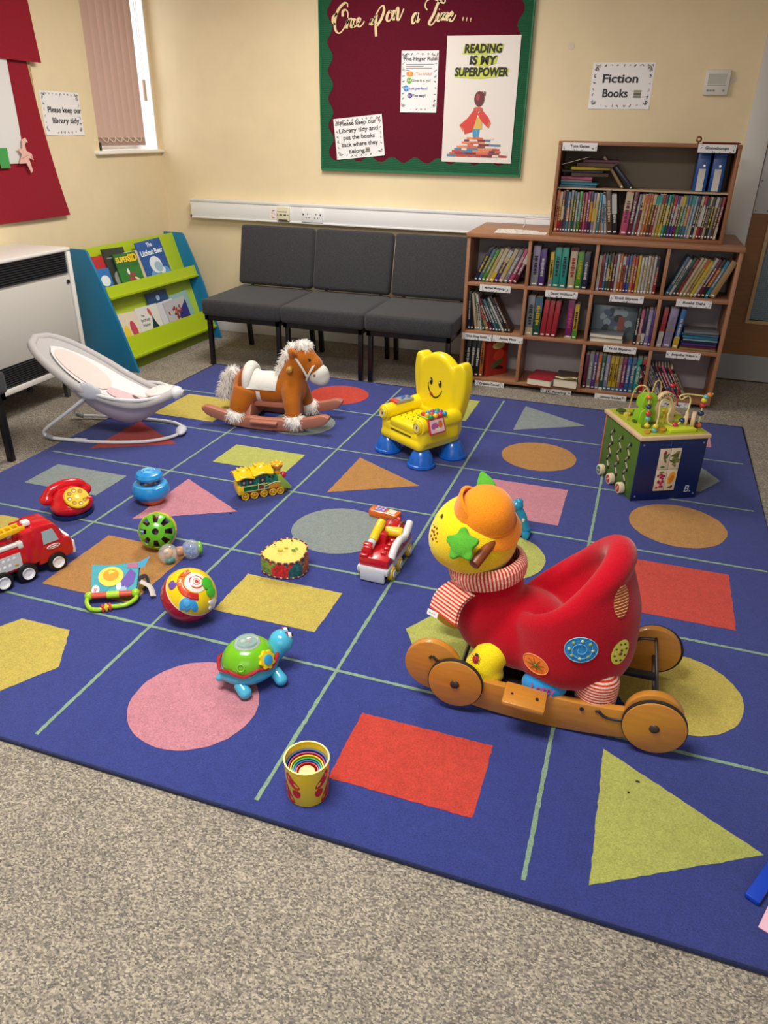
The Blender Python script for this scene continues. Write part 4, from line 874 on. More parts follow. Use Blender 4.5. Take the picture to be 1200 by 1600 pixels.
# ================================================================== RUG
RT = 0.010                                   # top of the rug
pile = {k: mat(c, 0.95, 'pile') for k, c in dict(blue='#3a4590', edge='#26305f', line='#8fae92', pink='#d08a98', red='#cf4436', lime='#bcc062', yellow='#cdb957', grey='#8f9a98', tan='#bb8748', darkred='#b03a38', orange='#cf4636').items()}
b = MB().m(pile['blue']); b.span((-1.335, -0.02, 0.0005), (1.965, 3.235, 0.0092), 0.002)
rg = random.Random(21)
def wob(pts, step=0.012, amp=0.0016):
    """fibres blur the edge of a woven shape"""
    out = []
    for i, p in enumerate(pts):
        q = pts[(i + 1) % len(pts)]; n = max(1, int(math.dist(p, q) / step))
        for k in range(n): out.append((p[0] + (q[0] - p[0]) * k / n + rg.uniform(-amp, amp), p[1] + (q[1] - p[1]) * k / n + rg.uniform(-amp, amp)))
    return out
def rect(cx, cy, w, h): return [(cx - w/2, cy - h/2), (cx + w/2, cy - h/2), (cx + w/2, cy + h/2), (cx - w/2, cy + h/2)]
def tri(cx, cy): return [(cx - 0.18, cy - 0.21), (cx + 0.185, cy), (cx - 0.18, cy + 0.21)]
def hexa(cx, cy, r=0.185): return [(cx + r * cos(RAD(60 * i)), cy + r * sin(RAD(60 * i))) for i in range(6)]
CA, CB, CC, CD, CE = -0.965, -0.318, 0.324, 0.960, 1.602
R1, R2, R3, R4, R5, R6 = 0.265, 0.802, 1.345, 1.875, 2.405, 2.935
SHP = [(hexa(CB, R1), 'yellow'), (circle(0.179, 60), 'pink', CC, R1), (rect(CD, R1, .365, .245), 'red'), (tri(CE - .005, R1), 'lime'),
       (circle(0.179, 60), 'yellow', CA, R2), (rect(CB, R2, .365, .37), 'tan'), (rect(CC, R2, .365, .24), 'yellow'), (hexa(CD, R2), 'lime'), (circle(0.179, 60), 'yellow', CE, R2 - .02),
       (rect(CA, 1.372, .38, .22), 'grey'), (tri(CB, R3), 'pink'), (circle(0.19, 60), 'grey', CC, R3), (circle(0.18, 60), 'lime', CD, 1.37), (rect(CE + .02, R3, .33, .365), 'red'),
       (tri(CA, 1.9), 'darkred'), (rect(CB + .01, 1.885, .38, .235), 'lime'), (tri(CC, 1.86), 'tan'), (rect(CD, R4, .375, .36), 'pink'), (circle(0.192, 60), 'tan', CE + .01, R4),
       (rect(CA, 2.43, .375, .37), 'yellow'), (circle(0.18, 60), 'grey', CB, R5), (circle(0.183, 60), 'tan', CD + .005, R5), (hexa(CE + .02, R5 + .01), 'grey'),
       (circle(0.178, 60), 'orange', CB + .005, R6), (rect(CC, 2.95, .37, .37), 'lime'), (tri(CD, R6), 'grey'), (rect(CE, 2.965, .37, .235), 'pink')]
for s_ in SHP:
    pts = s_[0]
    if len(s_) > 2: pts = [(p[0] + s_[2], p[1] + s_[3]) for p in pts]
    b.m(pile[s_[1]]).flat(wob(pts), 0.0100)
b.m(pile['line'])
def lnstrip(p, q, z=0.0099, w=0.0055):
    L_ = math.dist(p, q); n = int(L_ / 0.014); d = ((q[0] - p[0]) / L_, (q[1] - p[1]) / L_); nx = (-d[1], d[0])
    A = []; B = []
    for i in range(n + 1):
        x, y = p[0] + d[0] * L_ * i / n, p[1] + d[1] * L_ * i / n; k = w + rg.uniform(-.0012, .0012); j = rg.uniform(-.0007, .0007)
        A.append((x + nx[0] * (k + j), y + nx[1] * (k + j), z)); B.append((x - nx[0] * (k - j), y - nx[1] * (k - j), z))
    b.verts(A + B, [(i, i + 1, n + 2 + i, n + 1 + i) for i in range(n)])
for x in (-0.625, 0.0, 0.643, 1.282): lnstrip((x, 0.02), (x, 3.195), 0.01025)
for y in (0.532, 1.058, 1.602, 2.128, 2.672): lnstrip((-1.29, y), (1.925, y))
rug = tag(b.build('area_rug', None, recalc=False), 'big navy blue rug with a grid of coloured shapes', 'rug'); rug.location = (-1.30, 1.118, 0); rug.rotation_euler = (0, 0, RAD(-1.0))
b = MB().m(pile['edge']); e = [(-1.335, -0.02), (1.965, -0.02), (1.965, 3.235), (-1.335, 3.235)]
b.tube([(p[0], p[1], 0.006) for p in e], 0.0062, 8, closed=True); b.build('bound_edge', rug)
for i, (x, y, lb) in enumerate(((0.212, 1.48, 'tiny dark crumb on the large lime triangle'), (0.191, 1.437, 'tiny speck below the crumb on the large lime triangle'), (-1.426, 2.438, 'tiny dark crumb at the tip of the pink triangle'))):
    b = MB().m(mat('#2a241c', .8)); b.ball((0, 0, 0.002), (0.006 - .003 * (i == 1), 0.003, 0.002), u=8, v=6); o = tag(b.build('crumb', None, (x, y, RT)), lb, 'crumb')

# ================================================================== TOYS
def plas(c, r=0.28): return mat(c, r, coat=0.3)
def plush(c, **k): return mat(c, 0.95, 'plush', **k)
def fluff(mb, c, r, n, L, seed=1, gap=None):
    """a ball of long soft fur: a core and many fine tapered tufts"""
    rr = random.Random(seed); r = V(r); c = V(c); mb.ball(c, r * 0.93, u=16, v=10)
    for i in range(int(n * 2.2)):
        d = V((rr.gauss(0, 1), rr.gauss(0, 1), rr.gauss(0, 1))).normalized()
        p = c + V((d.x * r.x, d.y * r.y, d.z * r.z)) * 0.88
        t = (V((d.x / r.x, d.y / r.y, d.z / r.z)).normalized() + V((rr.uniform(-.6, .6), rr.uniform(-.6, .6), rr.uniform(-.8, .3)))).normalized() * L * 0.8 * rr.uniform(.6, 1.3)
        s = t.cross(V((0.3, 0.2, 1))).normalized() * 0.0016; u_ = t.cross(s).normalized() * 0.0016
        m_ = p + t * 0.55 + V((0, 0, -L * 0.05)); q = p + t + V((0, 0, -L * 0.25))
        mb.verts([p + s, p - s * .5 + u_, p - s * .5 - u_, m_ + s * .6, m_ - s * .3 + u_ * .6, m_ - s * .3 - u_ * .6, q], [(0, 1, 4, 3), (1, 2, 5, 4), (2, 0, 3, 5), (3, 4, 6), (4, 5, 6), (5, 3, 6)])

# ------------------------------------------------------------------ ladybird rocker (faces left)
lad = thing('ride_on_rocker', 'red plush ladybird ride-on toy with wooden rocker rails and wheels', 'ride-on toy', (0, 1.76, RT))
redp = plush('#b4091f'); yelp = plush('#f0cf1c'); orgp = plush('#f08a1c'); grnp = plush('#55a531'); beech = mat('#c07f2e', 0.35, 'wood', coat=0.35, amp=0.09); dark = mat('#26211d', 0.5); metal = mat('#55524f', 0.35, metal=0.8)
def zb(x): return 0.004 + 0.36 * (x + 0.05) ** 2
def rail_outline():
    top = []; bot = []
    for i in range(25):
        x = -0.335 + (0.565) * i / 24; bot.append((x, zb(x))); top.append((x, zb(x) + 0.100 - 0.014 * abs(x + .05) / .3))
    return bot + top[::-1]
for s in (-1, 1):
    b = MB().m(beech); Mx = T(0, s * 0.147 + 0.011, 0) @ RX(90)
    b.prism(rail_outline(), 0, 0.022, Mx, 0.003)
    for cx_, cz_, r_ in ((-0.352, 0.122, 0.078), (0.232, 0.106, 0.074)): b.prism([(cx_ + p[0], cz_ + p[1]) for p in circle(r_, 40)], -0.0007, 0.0227, Mx, 0.003)
    rail = b.build('rocker_rail', lad)
    b = MB().m(dark); yy = s * 0.1585
    for P in ([(-0.36, .148), (-.352, .155), (-.343, .148), (-.325, .135), (-.305, .115), (-.29, .09)], [(0.09, 0.088), (.098, .092), (.105, .084), (.12, .076), (.145, .076), (.17, .082)]): b.tube(smooth_path([(p[0], yy, p[1]) for p in P], 5), 0.0042, 8)
    b.m(metal).cyl((0.055, yy - .002, .088), (0.055, yy + s * .003, .088), 0.006, n=12)
    b.build('wire_slot', rail)
    for wx, wz, wr in ((-0.282, 0.092, 0.0755), (0.236, 0.090, 0.080)):
        w = MB().m(beech); y0 = s * 0.164; y1 = s * 0.179
        w.cyl((wx, y0, wz), (wx, y1, wz), wr - 0.0015, n=48, bev=0.003); wh = w.build('wheel', lad)
        w = MB().m(mat('#1b1a1a', .7)); w.lathe([(wr - .008, -.0076), (wr + .0005, -.0076), (wr + .0005, .0035), (wr - .008, .0035)], frame((wx, (y0 + y1) / 2, wz), (0, 1, 0)) if s > 0 else frame((wx, (y0 + y1) / 2, wz), (0, -1, 0)), 40); w.build('tyre', wh)
        w = MB().m(mat('#3a2a22', .4)); w.ball((wx, y1, wz), (0.013, 0.006, 0.013)); w.build('hub_cap', wh)
    b = MB().m(beech); b.box((-0.092, s * 0.192, 0.108), (0.112, 0.078, 0.018), 0.006, RX(s * -6) @ RY(4)); pg = b.build('foot_peg', lad)
    b = MB().m(metal); 
    for x in (-.125, -.06): b.cyl((x, s * .196, .116), (x, s * .196, .1195), 0.004, n=8)
    b.build('peg_screw', pg)
b = MB().m(mat('#15130f', 0.7)); b.box((-0.05, 0, 0.07), (0.29, 0.272, 0.016)); b.box((-.18, 0, .05), (.02, .272, .05)); b.box((.085, 0, .05), (.02, .272, .05)); b.build('base_board', lad)
b = MB().m(metal); b.tube([(0.236, -0.17, 0.088), (0.236, 0.17, 0.088)], 0.006, 8); b.tube(smooth_path([(0.232, 0.155, 0.145), (0.232, .12, .15), (0.236, -0.12, 0.135), (0.236, -.155, .128)], 4), 0.0045, 8); b.tube(smooth_path([(0.232, 0.135, 0.148), (.19, .135, .14), (.165, .135, .11), (.13, .135, .095)], 5), 0.0045, 8); b.build('rear_axle', lad)
b = MB().m(metal); b.tube([(-0.282, -0.168, 0.09), (-0.282, 0.168, 0.09)], 0.006, 8); b.build('front_axle', lad)
b = MB().m(mat('#1d1c1b', .5)); b.box((0.17, 0.0, 0.118), (0.13, 0.022, 0.016), 0.003); b.build('stabiliser_bar', lad)
# plush body: chest, shell, side wings and the padded seat rim, welded into one skin
b = MB().m(redp)
b.ball((-0.225, 0, 0.235), (0.105, 0.105, 0.135)); b.ball((-0.235, 0, 0.315), (0.093, 0.093, 0.10)); b.ball((-0.13, 0, 0.195), (0.14, 0.125, 0.115))
def shell_pt(u, v):
    a = 2 * pi * u; c = cos(a); zr = 0.487 - 0.235 * ((1 - c) / 2) ** 0.95          # rim height round the seat
    if v <= 0.5:
        z = 0.084 + (zr - 0.084) * (v / 0.5)
        k = (max(0.0, 1 - ((0.225 - z) / 0.142) ** 2.8) ** (1 / 2.8) if z < 0.225 else 1 - 0.20 * ((z - 0.225) / 0.26) ** 2) * min(1, v / 0.05)
    else:
        t = (v - 0.5) / 0.5; z = zr + 0.030 * sin(pi * min(1, t * 2.9)) - (zr - 0.255) * max(0, t - .12) / .88; kr = 1 - 0.24 * (max(0, zr - 0.225) / 0.26) ** 2
        k = kr * (1 - 0.42 * min(1, t * 2.4) - 0.58 * max(0, (t - .417) / .583) ** 1.6)
    return V((-0.006 + 0.176 * k * c - 0.028 * max(0, z - .33) / .16, 0.170 * k * sin(a), z))
P_ = []
for i in range(41):
    a = RAD(-128 + 256 * i / 40); zr = 0.487 - 0.235 * ((1 - cos(a)) / 2) ** 0.95; P_.append((-0.008 - 0.028 * max(0, zr - .345) / .16 + 0.176 * .70 * cos(a), 0.170 * .72 * sin(a), zr - 0.012))
b.tube(P_, [0.02 + 0.020 * sin(pi * i / 40) for i in range(41)], 14)
b.grid(shell_pt, 64, 40, True); bmesh.ops.remove_doubles(b.bm, verts=b.bm.verts[:], dist=2e-5)
body = remesh(b.build('body', lad), 0.008, 9, 0.5)
def stitched(mt): return mt
near = (0, 1, 0)
for (nm, c_, p_, d_, r_, ex) in (('spot_patch', '#2b87c9', (0.028, -0.5, 0.276), (0.0, 1, -.10), (0.041, 0.037), 'dots'), ('spot_patch', '#ef7a1e', (-0.078, -0.5, 0.196), (0.08, 1, .15), (0.036, 0.030), 'star'),
                                 ('spot_patch', '#e9dd57', (0.152, -0.5, 0.257), (-0.75, 1, 0.0), (0.030, 0.037), 'bee'), ('spot_patch', '#b5572f', (0.135, -0.5, 0.405), (-0.6, 1, -0.1), (0.026, 0.044), 'lines')):
    dd = V(d_).normalized(); hit = bvh_of(body).ray_cast(V((p_[0], -0.15, p_[2])) - dd * 0.35, dd)
    P0 = hit[0] if hit[0] is not None else V((p_[0], -.15, p_[2]))
    pt = skin_patch(body, lad, nm, mat(c_, 0.8, 'cloth', amp=.15), P0, dd, circle(r_[0], 28, r_[1]), 0.0016)
    F = frame(P0, -dd)
    e = MB()
    if ex == 'dots':
        e.m(mat('#7cc0e6', .7)).tube([F @ V((0.0045 * a * 0.5 * cos(a), 0.0045 * a * 0.5 * sin(a), .004)) for a in [i * 0.45 for i in range(30)]][6:], 0.0009, 5)
        for i in range(8): e.m(mat(('#cfd49a', '#9aa84e')[i % 2], .7)).ball(F @ V((0.029 * cos(i * pi / 4), 0.026 * sin(i * pi / 4), 0.003)), (.0042, .0042, .0042), u=8, v=6)
        e.m(mat('#8fd0ee', .7)).tube([F @ V((0.0405 * cos(a), 0.0365 * sin(a), .0025)) for a in [i * 2 * pi / 40 for i in range(40)]], 0.001, 5, closed=True)
    elif ex == 'star':
        for i in range(8): e.m(mat('#2f5a25' if i % 1 == 0 else '#2f5a25', .7)).tube([F @ V((0, 0, .004)), F @ V((0.025 * cos(i * pi / 4 + .3), 0.021 * sin(i * pi / 4 + .3), .0022))], [0.0011, 0.0005], 5)
        e.m(mat('#4fae3a', .7)).ball(F @ V((0, 0, .004)), (.004, .004, .003), u=8, v=6); e.m(mat('#f2a45a', .7)).tube([F @ V((0.0355 * cos(a), 0.0295 * sin(a), .0022)) for a in [i * 2 * pi / 36 for i in range(36)]], 0.001, 5, closed=True)
    elif ex == 'bee':
        for i in range(8): e.m(mat('#1f2a14', .7)).ball(F @ V((0.02 * cos(i * pi / 4 + .2), 0.026 * sin(i * pi / 4 + .2), .003)), (.0035, .0035, .002), u=8, v=6)
        e.m(mat('#7a3d12', .7)).ball(F @ V((0, -.004, .004)), (.006, .006, .004), u=8, v=6); e.m(mat('#1f2a14', .7)).ball(F @ V((.002, .006, .004)), (.0035, .0035, .003), u=8, v=6)
    else:
        for i in range(11):
            y = -0.038 + i * 0.0076; w_ = 0.024 * math.sqrt(max(0, 1 - (y / 0.043) ** 2)); e.m(mat('#e9b27c', .7)).tube([F @ V((w_ * (k / 6 * 2 - 1), y, .0022)) for k in range(7)], 0.0009, 5)
    st = e.build('embroidery', pt); project_ok = True
    bv = bvh_of(body)
    for v in st.data.vertices:
        h = bv.ray_cast(v.co - dd * 0.3, dd); l = (F.inverted() @ v.co).z
        if h[0] is not None: v.co = h[0] - dd * max(0.0012, min(l, .005))
# feet
b = MB().m(plush('#f2d71e')); b.tube([(-0.165, -0.07, 0.19), (-0.205, -0.095, 0.145), (-0.22, -0.105, 0.112)], [0.036, 0.047, 0.050], 16); b.ball((-0.215, -0.106, 0.108), (0.058, 0.045, 0.042), RY(30)); f1 = remesh(b.build('front_foot', lad), 0.006, 6)
P0 = V((-0.238, -0.136, 0.158)); e = MB(); F = frame(P0, (-0.35, -1, .45)); e.m(mat('#b8202a', .7)).x(F).ball((0, 0, 0), (.009, .012, .003), u=12, v=8); e.m(mat('#2a2626', .7)).ball((0, .012, 0), (.006, .005, .003), u=8, v=6)
for s in (-1, 1):
    for k in (-1, 0, 1): e.tube([(s * .007, k * .006, 0), (s * .014, k * .009, 0)], .0008, 5)
    for k in (-.004, .004): e.ball((s * .004, k, .0025), (.0018, .0018, .001), u=6, v=4)
e.build('ladybird_motif', f1)
b = MB().m(plush('#2f8fd0')); b.tube([(-0.045, -0.075, 0.16), (-0.055, -0.10, 0.12)], [0.045, 0.048], 16); b.ball((-0.050, -0.116, 0.106), (0.062, 0.044, 0.040)); f2 = remesh(b.build('middle_foot', lad), 0.006, 6)
text('Lotty', 0.03, mat('#b83a6a', .7), f2, 'embroidery', frame((-0.052, -0.158, 0.122), (0.0, -1, 0.42)), ext=0.001, bold=0.0002)
def striped_lathe(mb, prof, M, n, m0, m1, per=1, horizontal=False):
    for k, (A, B) in enumerate(zip(prof, prof[1:])):
        if horizontal: mb.m(m0 if k % 2 else m1).lathe([A, B], M, n)
        else:
            for i in range(n): mb.m(m0 if (i // per) % 2 else m1).lathe([A, B], M, 1, 360 * i / n, 360 * (i + 1) / n)
    return mb
sr, sw_ = mat('#d1392b', .9, 'cloth'), mat('#eec9b4', .9, 'cloth')
b = MB(); prof = [(0.052 - 0.018 * max(0, (t - .75) / .25) ** 2 - .012 * t * 0 + 0.004 * sin(t * 3), 0.065 + 0.115 * t) for t in [i / 26 for i in range(27)]]
striped_lathe(b, [(0.002, 0.064)] + prof + [(0.01, .182)], T(0.085, -0.098, 0) @ RY(0), 28, sr, sw_, horizontal=True); b.build('rear_foot', lad)
for s_ in (1,):
    b = MB().m(plush('#f2d71e')); b.tube([(-0.175, 0.075, 0.19), (-0.21, 0.102, 0.105)], [0.034, 0.044], 16); b.ball((-0.217, 0.103, 0.10), (0.044, 0.044, 0.036)); b.build('front_foot', lad)
    b = MB().m(plush('#2f8fd0')); b.ball((-0.055, 0.10, 0.115), (0.056, 0.045, 0.045)); b.build('middle_foot', lad)
    b = MB(); striped_lathe(b, [(0.002, 0.064)] + prof, T(0.085, 0.098, 0), 28, sr, sw_, horizontal=True); b.build('rear_foot', lad)
# neck scarf
b = MB(); Mn = T(-0.248, 0, 0.374) @ RY(-12)
pr = [(0.088, -0.028), (0.102, -0.024), (0.107, -0.008), (0.108, 0.010), (0.103, 0.024), (0.09, 0.03)]
striped_lathe(b, pr, Mn, 132, sr, sw_, 1); b.build('scarf_collar', lad)
b = MB(); nst = 20
for i in range(nst):
    u0, u1 = i / nst, (i + 1) / nst
    def q(u, v): # v across the width, u down the tail
        top = V((-0.335 + 0.07 * v, -0.045 - 0.057 * v, 0.338)); bot = V((-0.385 + 0.085 * v, -0.085 - 0.055 * v, 0.262 - 0.006 * v)); p_ = top.lerp(bot, u); p_.x -= 0.012 * sin(pi * u); p_.z += 0.006 * sin(pi * u); return p_
    b.m(sr if i % 2 else sw_)
    vs = [q(u0, k / 4) for k in range(5)] + [q(u1, k / 4) for k in range(5)]; off = V((0.006, 0.005, -0.004))
    b.verts(vs, [(k, k + 1, 6 + k, 5 + k) for k in range(4)]); b.verts([v + off for v in vs], [(k + 5, k + 6, k + 1, k) for k in range(4)])
tail = b.build('scarf_tail', lad)
b = MB().m(mat('#e8e8e6', .6)); F = frame((-0.372, -0.100, 0.253), (-0.45, -1, 0.35)); b.x(F).box((0, 0, 0), (0.036, 0.016, 0.0012)); b.m(mat('#9a9a9a', .6))
for k in range(3): b.box((-.009 + k * .008, 0, .0008), (.005, .003, .0004))
b.build('cloth_tag', tail)
# head
b = MB().m(yelp); b.ball((-0.292, 0, 0.462), (0.118, 0.118, 0.112)); b.ball((-0.335, -0.005, 0.45), (0.08, 0.095, 0.085)); head = remesh(b.build('head', lad), 0.007, 8)
F0 = V((-0.40, -0.075, 0.485)); dd = V((0.8, 0.6, -0.12)).normalized(); bv = bvh_of(head); e = MB().m(mat('#7a3a12', .8))
hp = []
Fm = frame(F0 - dd * 0.2, dd)
for (x, y, s_) in [(0.016 * cos(i * 2 * pi / 7), 0.016 * sin(i * 2 * pi / 7), .0035) for i in range(7)] + [(0.004, .002, .004), (-.004, -.003, .0035), (0.024, .012, .002), (-.022, -.014, .002)]:
    h = bv.ray_cast(Fm @ V((x, y, 0)), dd)
    if h[0] is not None: e.ball(h[0], (s_, s_, s_), u=8, v=6)
e.m(mat('#3a3a2c', .7)); h = bv.ray_cast(V((-0.6, -0.047, 0.528)), V((1, 0, 0)))
if h[0] is not None: e.ball(h[0], (.004, .012, .004), u=10, v=6)
h = bv.ray_cast(V((-0.6, 0.05, 0.52)), V((1, 0, 0)))
if h[0] is not None: e.ball(h[0], (.004, .012, .004), u=10, v=6)
P = []
for i in range(9):
    t = i / 8; h = bv.ray_cast(V((-0.6, -0.06 + 0.12 * t, 0.435 - 0.02 * sin(pi * t))), V((1, 0, 0)))
    if h[0] is not None: P.append(h[0])
if len(P) > 2: e.tube(P, 0.0014, 6)
e.build('face_embroidery', head)
# orange sun hat: dome, seam and floppy brim, with a front flap
b = MB().m(orgp); Mh = T(-0.262, -0.020, 0.542) @ RY(10) @ RX(16) @ SC(.92, .92, .92)
b.lathe([(0.0, 0.078), (0.022, 0.076), (0.045, 0.068), (0.063, 0.054), (0.076, 0.033), (0.083, 0.010), (0.086, -0.006), (0.087, -0.010), (0.098, -0.024), (0.108, -0.037), (0.111, -0.043), (0.109, -0.046), (0.098, -0.034), (0.08, -0.02)], Mh, 48)
hat = b.build('sun_hat', lad, ang=60)
inv = Mh.inverted()
for v in hat.data.vertices:
    l = inv @ v.co; r_ = math.hypot(l.x, l.y); a = math.atan2(l.y, l.x)
    if r_ > 0.088: l.z += 0.007 * sin(4 * a + 0.4) * (r_ - 0.086) / 0.02; v.co = Mh @ l
b = MB().m(orgp)
def flap(u, v):
    a = RAD(188 + (u - .5) * 110); r_ = 0.098 - 0.012 * v - 0.012 * v * abs(2 * u - 1) ** 3; return Mh @ V((r_ * cos(a), r_ * sin(a), -0.03 + 0.088 * v * (1 - .35 * abs(2 * u - 1) ** 2)))
b.grid(flap, 24, 8); b.grid(lambda u, v: Mh @ ((inv @ flap(u, v)) @ Matrix.Diagonal((.89, .89, 1))), 24, 8)
for v_ in (0, 1): b.grid(lambda u, w, v_=v_: Mh @ ((inv @ flap(u, v_)) @ Matrix.Diagonal((1 - .11 * w, 1 - .11 * w, 1))), 24, 1)
for u_ in (0, 1): b.grid(lambda u, w, u_=u_: Mh @ ((inv @ flap(u_, u)) @ Matrix.Diagonal((1 - .11 * w, 1 - .11 * w, 1))), 8, 1)
b.build('hat_flap', hat)
b = MB().m(mat('#e27c12', .8)); b.lathe([(0.0862, -0.003), (0.0885, -0.008), (0.0868, -0.012)], Mh, 48); b.build('hat_seam', hat)
# green star and leaf antennae, wooden handle
b = MB().m(grnp); star = []
for i in range(50):
    a = 2 * pi * i / 50; r_ = 0.0335 + 0.0075 * cos(5 * a); star.append((r_ * cos(a), r_ * sin(a)))
F = frame((-0.298, -0.135, 0.502), (-0.22, -1, 0.62)) @ RZ(100) @ SC(1.12, 1.12, 1.1)
b.prism(star, -0.007, 0.007, F); b.ball(F @ V((0, 0, 0)), (1, 1, 1), (F.to_3x3().to_4x4() @ SC(0.029, 0.029, 0.0135)))
ant = remesh(b.build('star_antenna', lad), 0.0035, 5)
b = MB().m(grnp); F = frame((-0.285, 0.093, 0.560), (-0.25, -0.8, 0.5)) @ RZ(35)
lf = [(0.0, -0.03), (0.024, -0.016), (0.028, 0.006), (0.017, 0.03), (0.0, 0.05), (-0.017, 0.03), (-0.028, 0.006), (-0.024, -0.016)]
b.prism([(p.x, p.y) for p in smooth_path([(q_[0], q_[1], 0) for q_ in lf], 4, True)], -0.007, 0.007, F); b.ball(F @ V((0, 0.003, 0)), (1, 1, 1), F.to_3x3().to_4x4() @ SC(0.023, 0.036, 0.014)); remesh(b.build('leaf_antenna', lad), 0.0035, 5)
b = MB().m(mat('#7a3d16', 0.4, 'wood')); b.cyl((-0.225, -0.06, 0.50), (-0.262, -0.15, 0.458), 0.0145, n=20, bev=0.002); b.build('grab_handle', lad)
b = MB().m(mat('#7a3d16', 0.4, 'wood')); b.cyl((-0.235, 0.06, 0.475), (-0.268, 0.145, 0.438), 0.0145, n=20, bev=0.002); b.build('grab_handle', lad)

# ------------------------------------------------------------------ yellow talking chair
yc = thing('toy_armchair', 'yellow plastic toy armchair with a smiling face and blue feet', 'toy chair', (-0.855, 3.36, RT), -33.5)
yel = plas('#f2d90c', 0.3); blu = plas('#1464c8', 0.25)
for x, y in ((-0.122, -0.115), (0.125, -0.115), (0.13, 0.085), (-0.13, 0.085)):
    b = MB().m(blu); b.lathe([(0, 0), (0.066, 0), (0.07, 0.006), (0.068, 0.016), (0.062, 0.018), (0.056, 0.04), (0.048, 0.062), (0.036, 0.078), (0, 0.08)], T(x, y, 0), 28); b.build('foot', yc)
b = MB().m(yel)
b.box((0, -0.01, 0.115), (0.285, 0.265, 0.085), 0.02); b.box((0, -0.03, 0.10), (0.30, 0.25, 0.05), 0.02)
for s in (-1, 1):
    b.tube([(s * 0.128, -0.145, 0.20), (s * 0.13, 0.0, 0.205), (s * 0.132, 0.10, 0.21)], [0.040, 0.040, 0.042], 20); b.box((s * 0.133, -0.02, 0.15), (0.055, 0.24, 0.10), 0.02)
b.box((0, 0.10, 0.16), (0.30, 0.075, 0.12), 0.03)
ybase = remesh(b.build('seat_body', yc), 0.006, 5)
b = MB().m(yel); b.box((0, -0.045, 0.168), (0.186, 0.19, 0.045), 0.014, RX(3), 3); b.m(mat('#8a7f10', .5)); rr = random.Random(3)
for i in range(18): b.cyl((-0.065 + (i % 6) * 0.026, -0.085 + (i // 6) * 0.035 + .004 * (i % 2), 0.189 + (i // 6) * .0015), (-0.065 + (i % 6) * 0.026, -0.085 + (i // 6) * 0.035 + .004 * (i % 2), 0.1925 + (i // 6) * .002), 0.0028, n=8)
st = b.build('seat_cushion', yc)
b = MB().m(mat('#5c5208', .6)); b.box((0.0, -0.1425, 0.135), (0.15, 0.004, 0.009), 0.002); b.build('seat_slot', yc)
b = MB().m(yel)
arch = [(0.132 * cos(RAD(a)), 0.368 + 0.120 * sin(RAD(a))) for a in range(0, 181, 12)]
b.prism([(0.134, 0.15)] + arch + [(-0.134, 0.15)], 0.0, 0.06, T(0, 0.13, 0) @ RX(90) , 0.018)
for s in (-1, 1):
    w = [(0.075, 0.17), (0.118, 0.17), (0.15, 0.26), (0.166, 0.35), (0.163, 0.425), (0.145, 0.462), (0.116, 0.462), (0.092, 0.43), (0.082, 0.3)]
    w = [(p.x, p.y) for p in smooth_path([(q_[0], q_[1], 0) for q_ in w], 4, True)]
    b.prism([(s * p[0], p[1]) for p in w] if s > 0 else [(s * p[0], p[1]) for p in w][::-1], 0.012, 0.085, T(s * 0.004, 0.148, 0) @ RX(90) @ RY(s * 8), 0.014)
b.box((0, 0.105, 0.30), (0.27, 0.05, 0.26), 0.02)
back = remesh(b.build('backrest', yc), 0.0055, 7)
e = MB(); bv = bvh_of(back)
def onback(x, z, off=0.0015):
    h = bv.ray_cast(V((x, -0.6, z)), V((0, 1, 0))); return (h[0] + V((0, -off, 0))) if h[0] is not None else V((x, 0.07, z))
e.m(mat('#17130c', .4))
for x, z in ((-0.030, 0.345), (0.034, 0.345)):
    p_ = onback(x, z); e.ball(p_, (0.0105, 0.002, 0.0185), u=14, v=10)
e.tube([onback(-0.048 + 0.096 * i / 14, 0.306 - 0.036 * sin(pi * min(1, (i / 14) * 1.0)) + (0.01 if i in (0, 14) else 0)) for i in range(15)], [0.0018 + 0.0022 * sin(pi * i / 14) for i in range(15)], 8)
e.flat([], 0) if False else None
e.m(mat('#d8492a', .4)).ball(onback(-0.026, 0.281), (0.013, 0.002, 0.010), u=12, v=8); e.m(mat('#f4f1e8', .4))
for x, z in ((-0.033, 0.352), (0.031, 0.352)): e.ball(onback(x, z, .003), (0.0036, 0.0015, 0.0045), u=8, v=6)
e.m(mat('#17130c', .4)).tube([onback(-0.048, 0.335), onback(-0.05, 0.32), onback(-0.046, 0.300)], 0.0018, 6); e.build('smiling_face', back)
for s in (-1, 1):
    e = MB().m(yel); e.cyl((s * 0.128, -0.145, 0.20), (s * 0.128, -0.154, 0.20), 0.029, n=28, bev=.003); e.m(mat('#d8c40c', .3)).lathe([(0.02, 0), (0.022, 0.003), (0.024, 0)], frame((s * 0.128, -0.154, 0.20), (0, -1, 0)), 24); e.m(mat('#efe6b0', .4)).disc
    e.m(mat('#eadfa2', .4)).cyl((s * .128, -.154, .2), (s * .128, -.1555, .2), 0.017, n=20); e.m(mat('#a0522c', .5)).box((s * .128, -.1558, .2), (.008, .001, .014)); e.build('arm_emblem', yc)
e = MB().m(mat('#8f9396', .35)); e.x(T(-0.128, -0.03, 0.243) @ RZ(90)).box((0, 0, 0), (0.115, 0.058, 0.018), 0.008, seg=3); e.m(mat('#d4443a', .35)).box((-0.045, 0, 0.002), (0.03, 0.055, 0.017), 0.007); e.m(mat('#3f6fc0', .35)).cyl((0.012, 0.008, .008), (.012, .008, .013), .011, n=16); e.cyl((0.034, -0.01, .008), (.034, -.01, .013), .008, n=14); e.box((-0.008, -.012, .01), (.014, .01, .005), .002); e.build('remote_pad', yc)
e = MB(); e.x(T(0.132, -0.055, 0.247) @ RZ(90))
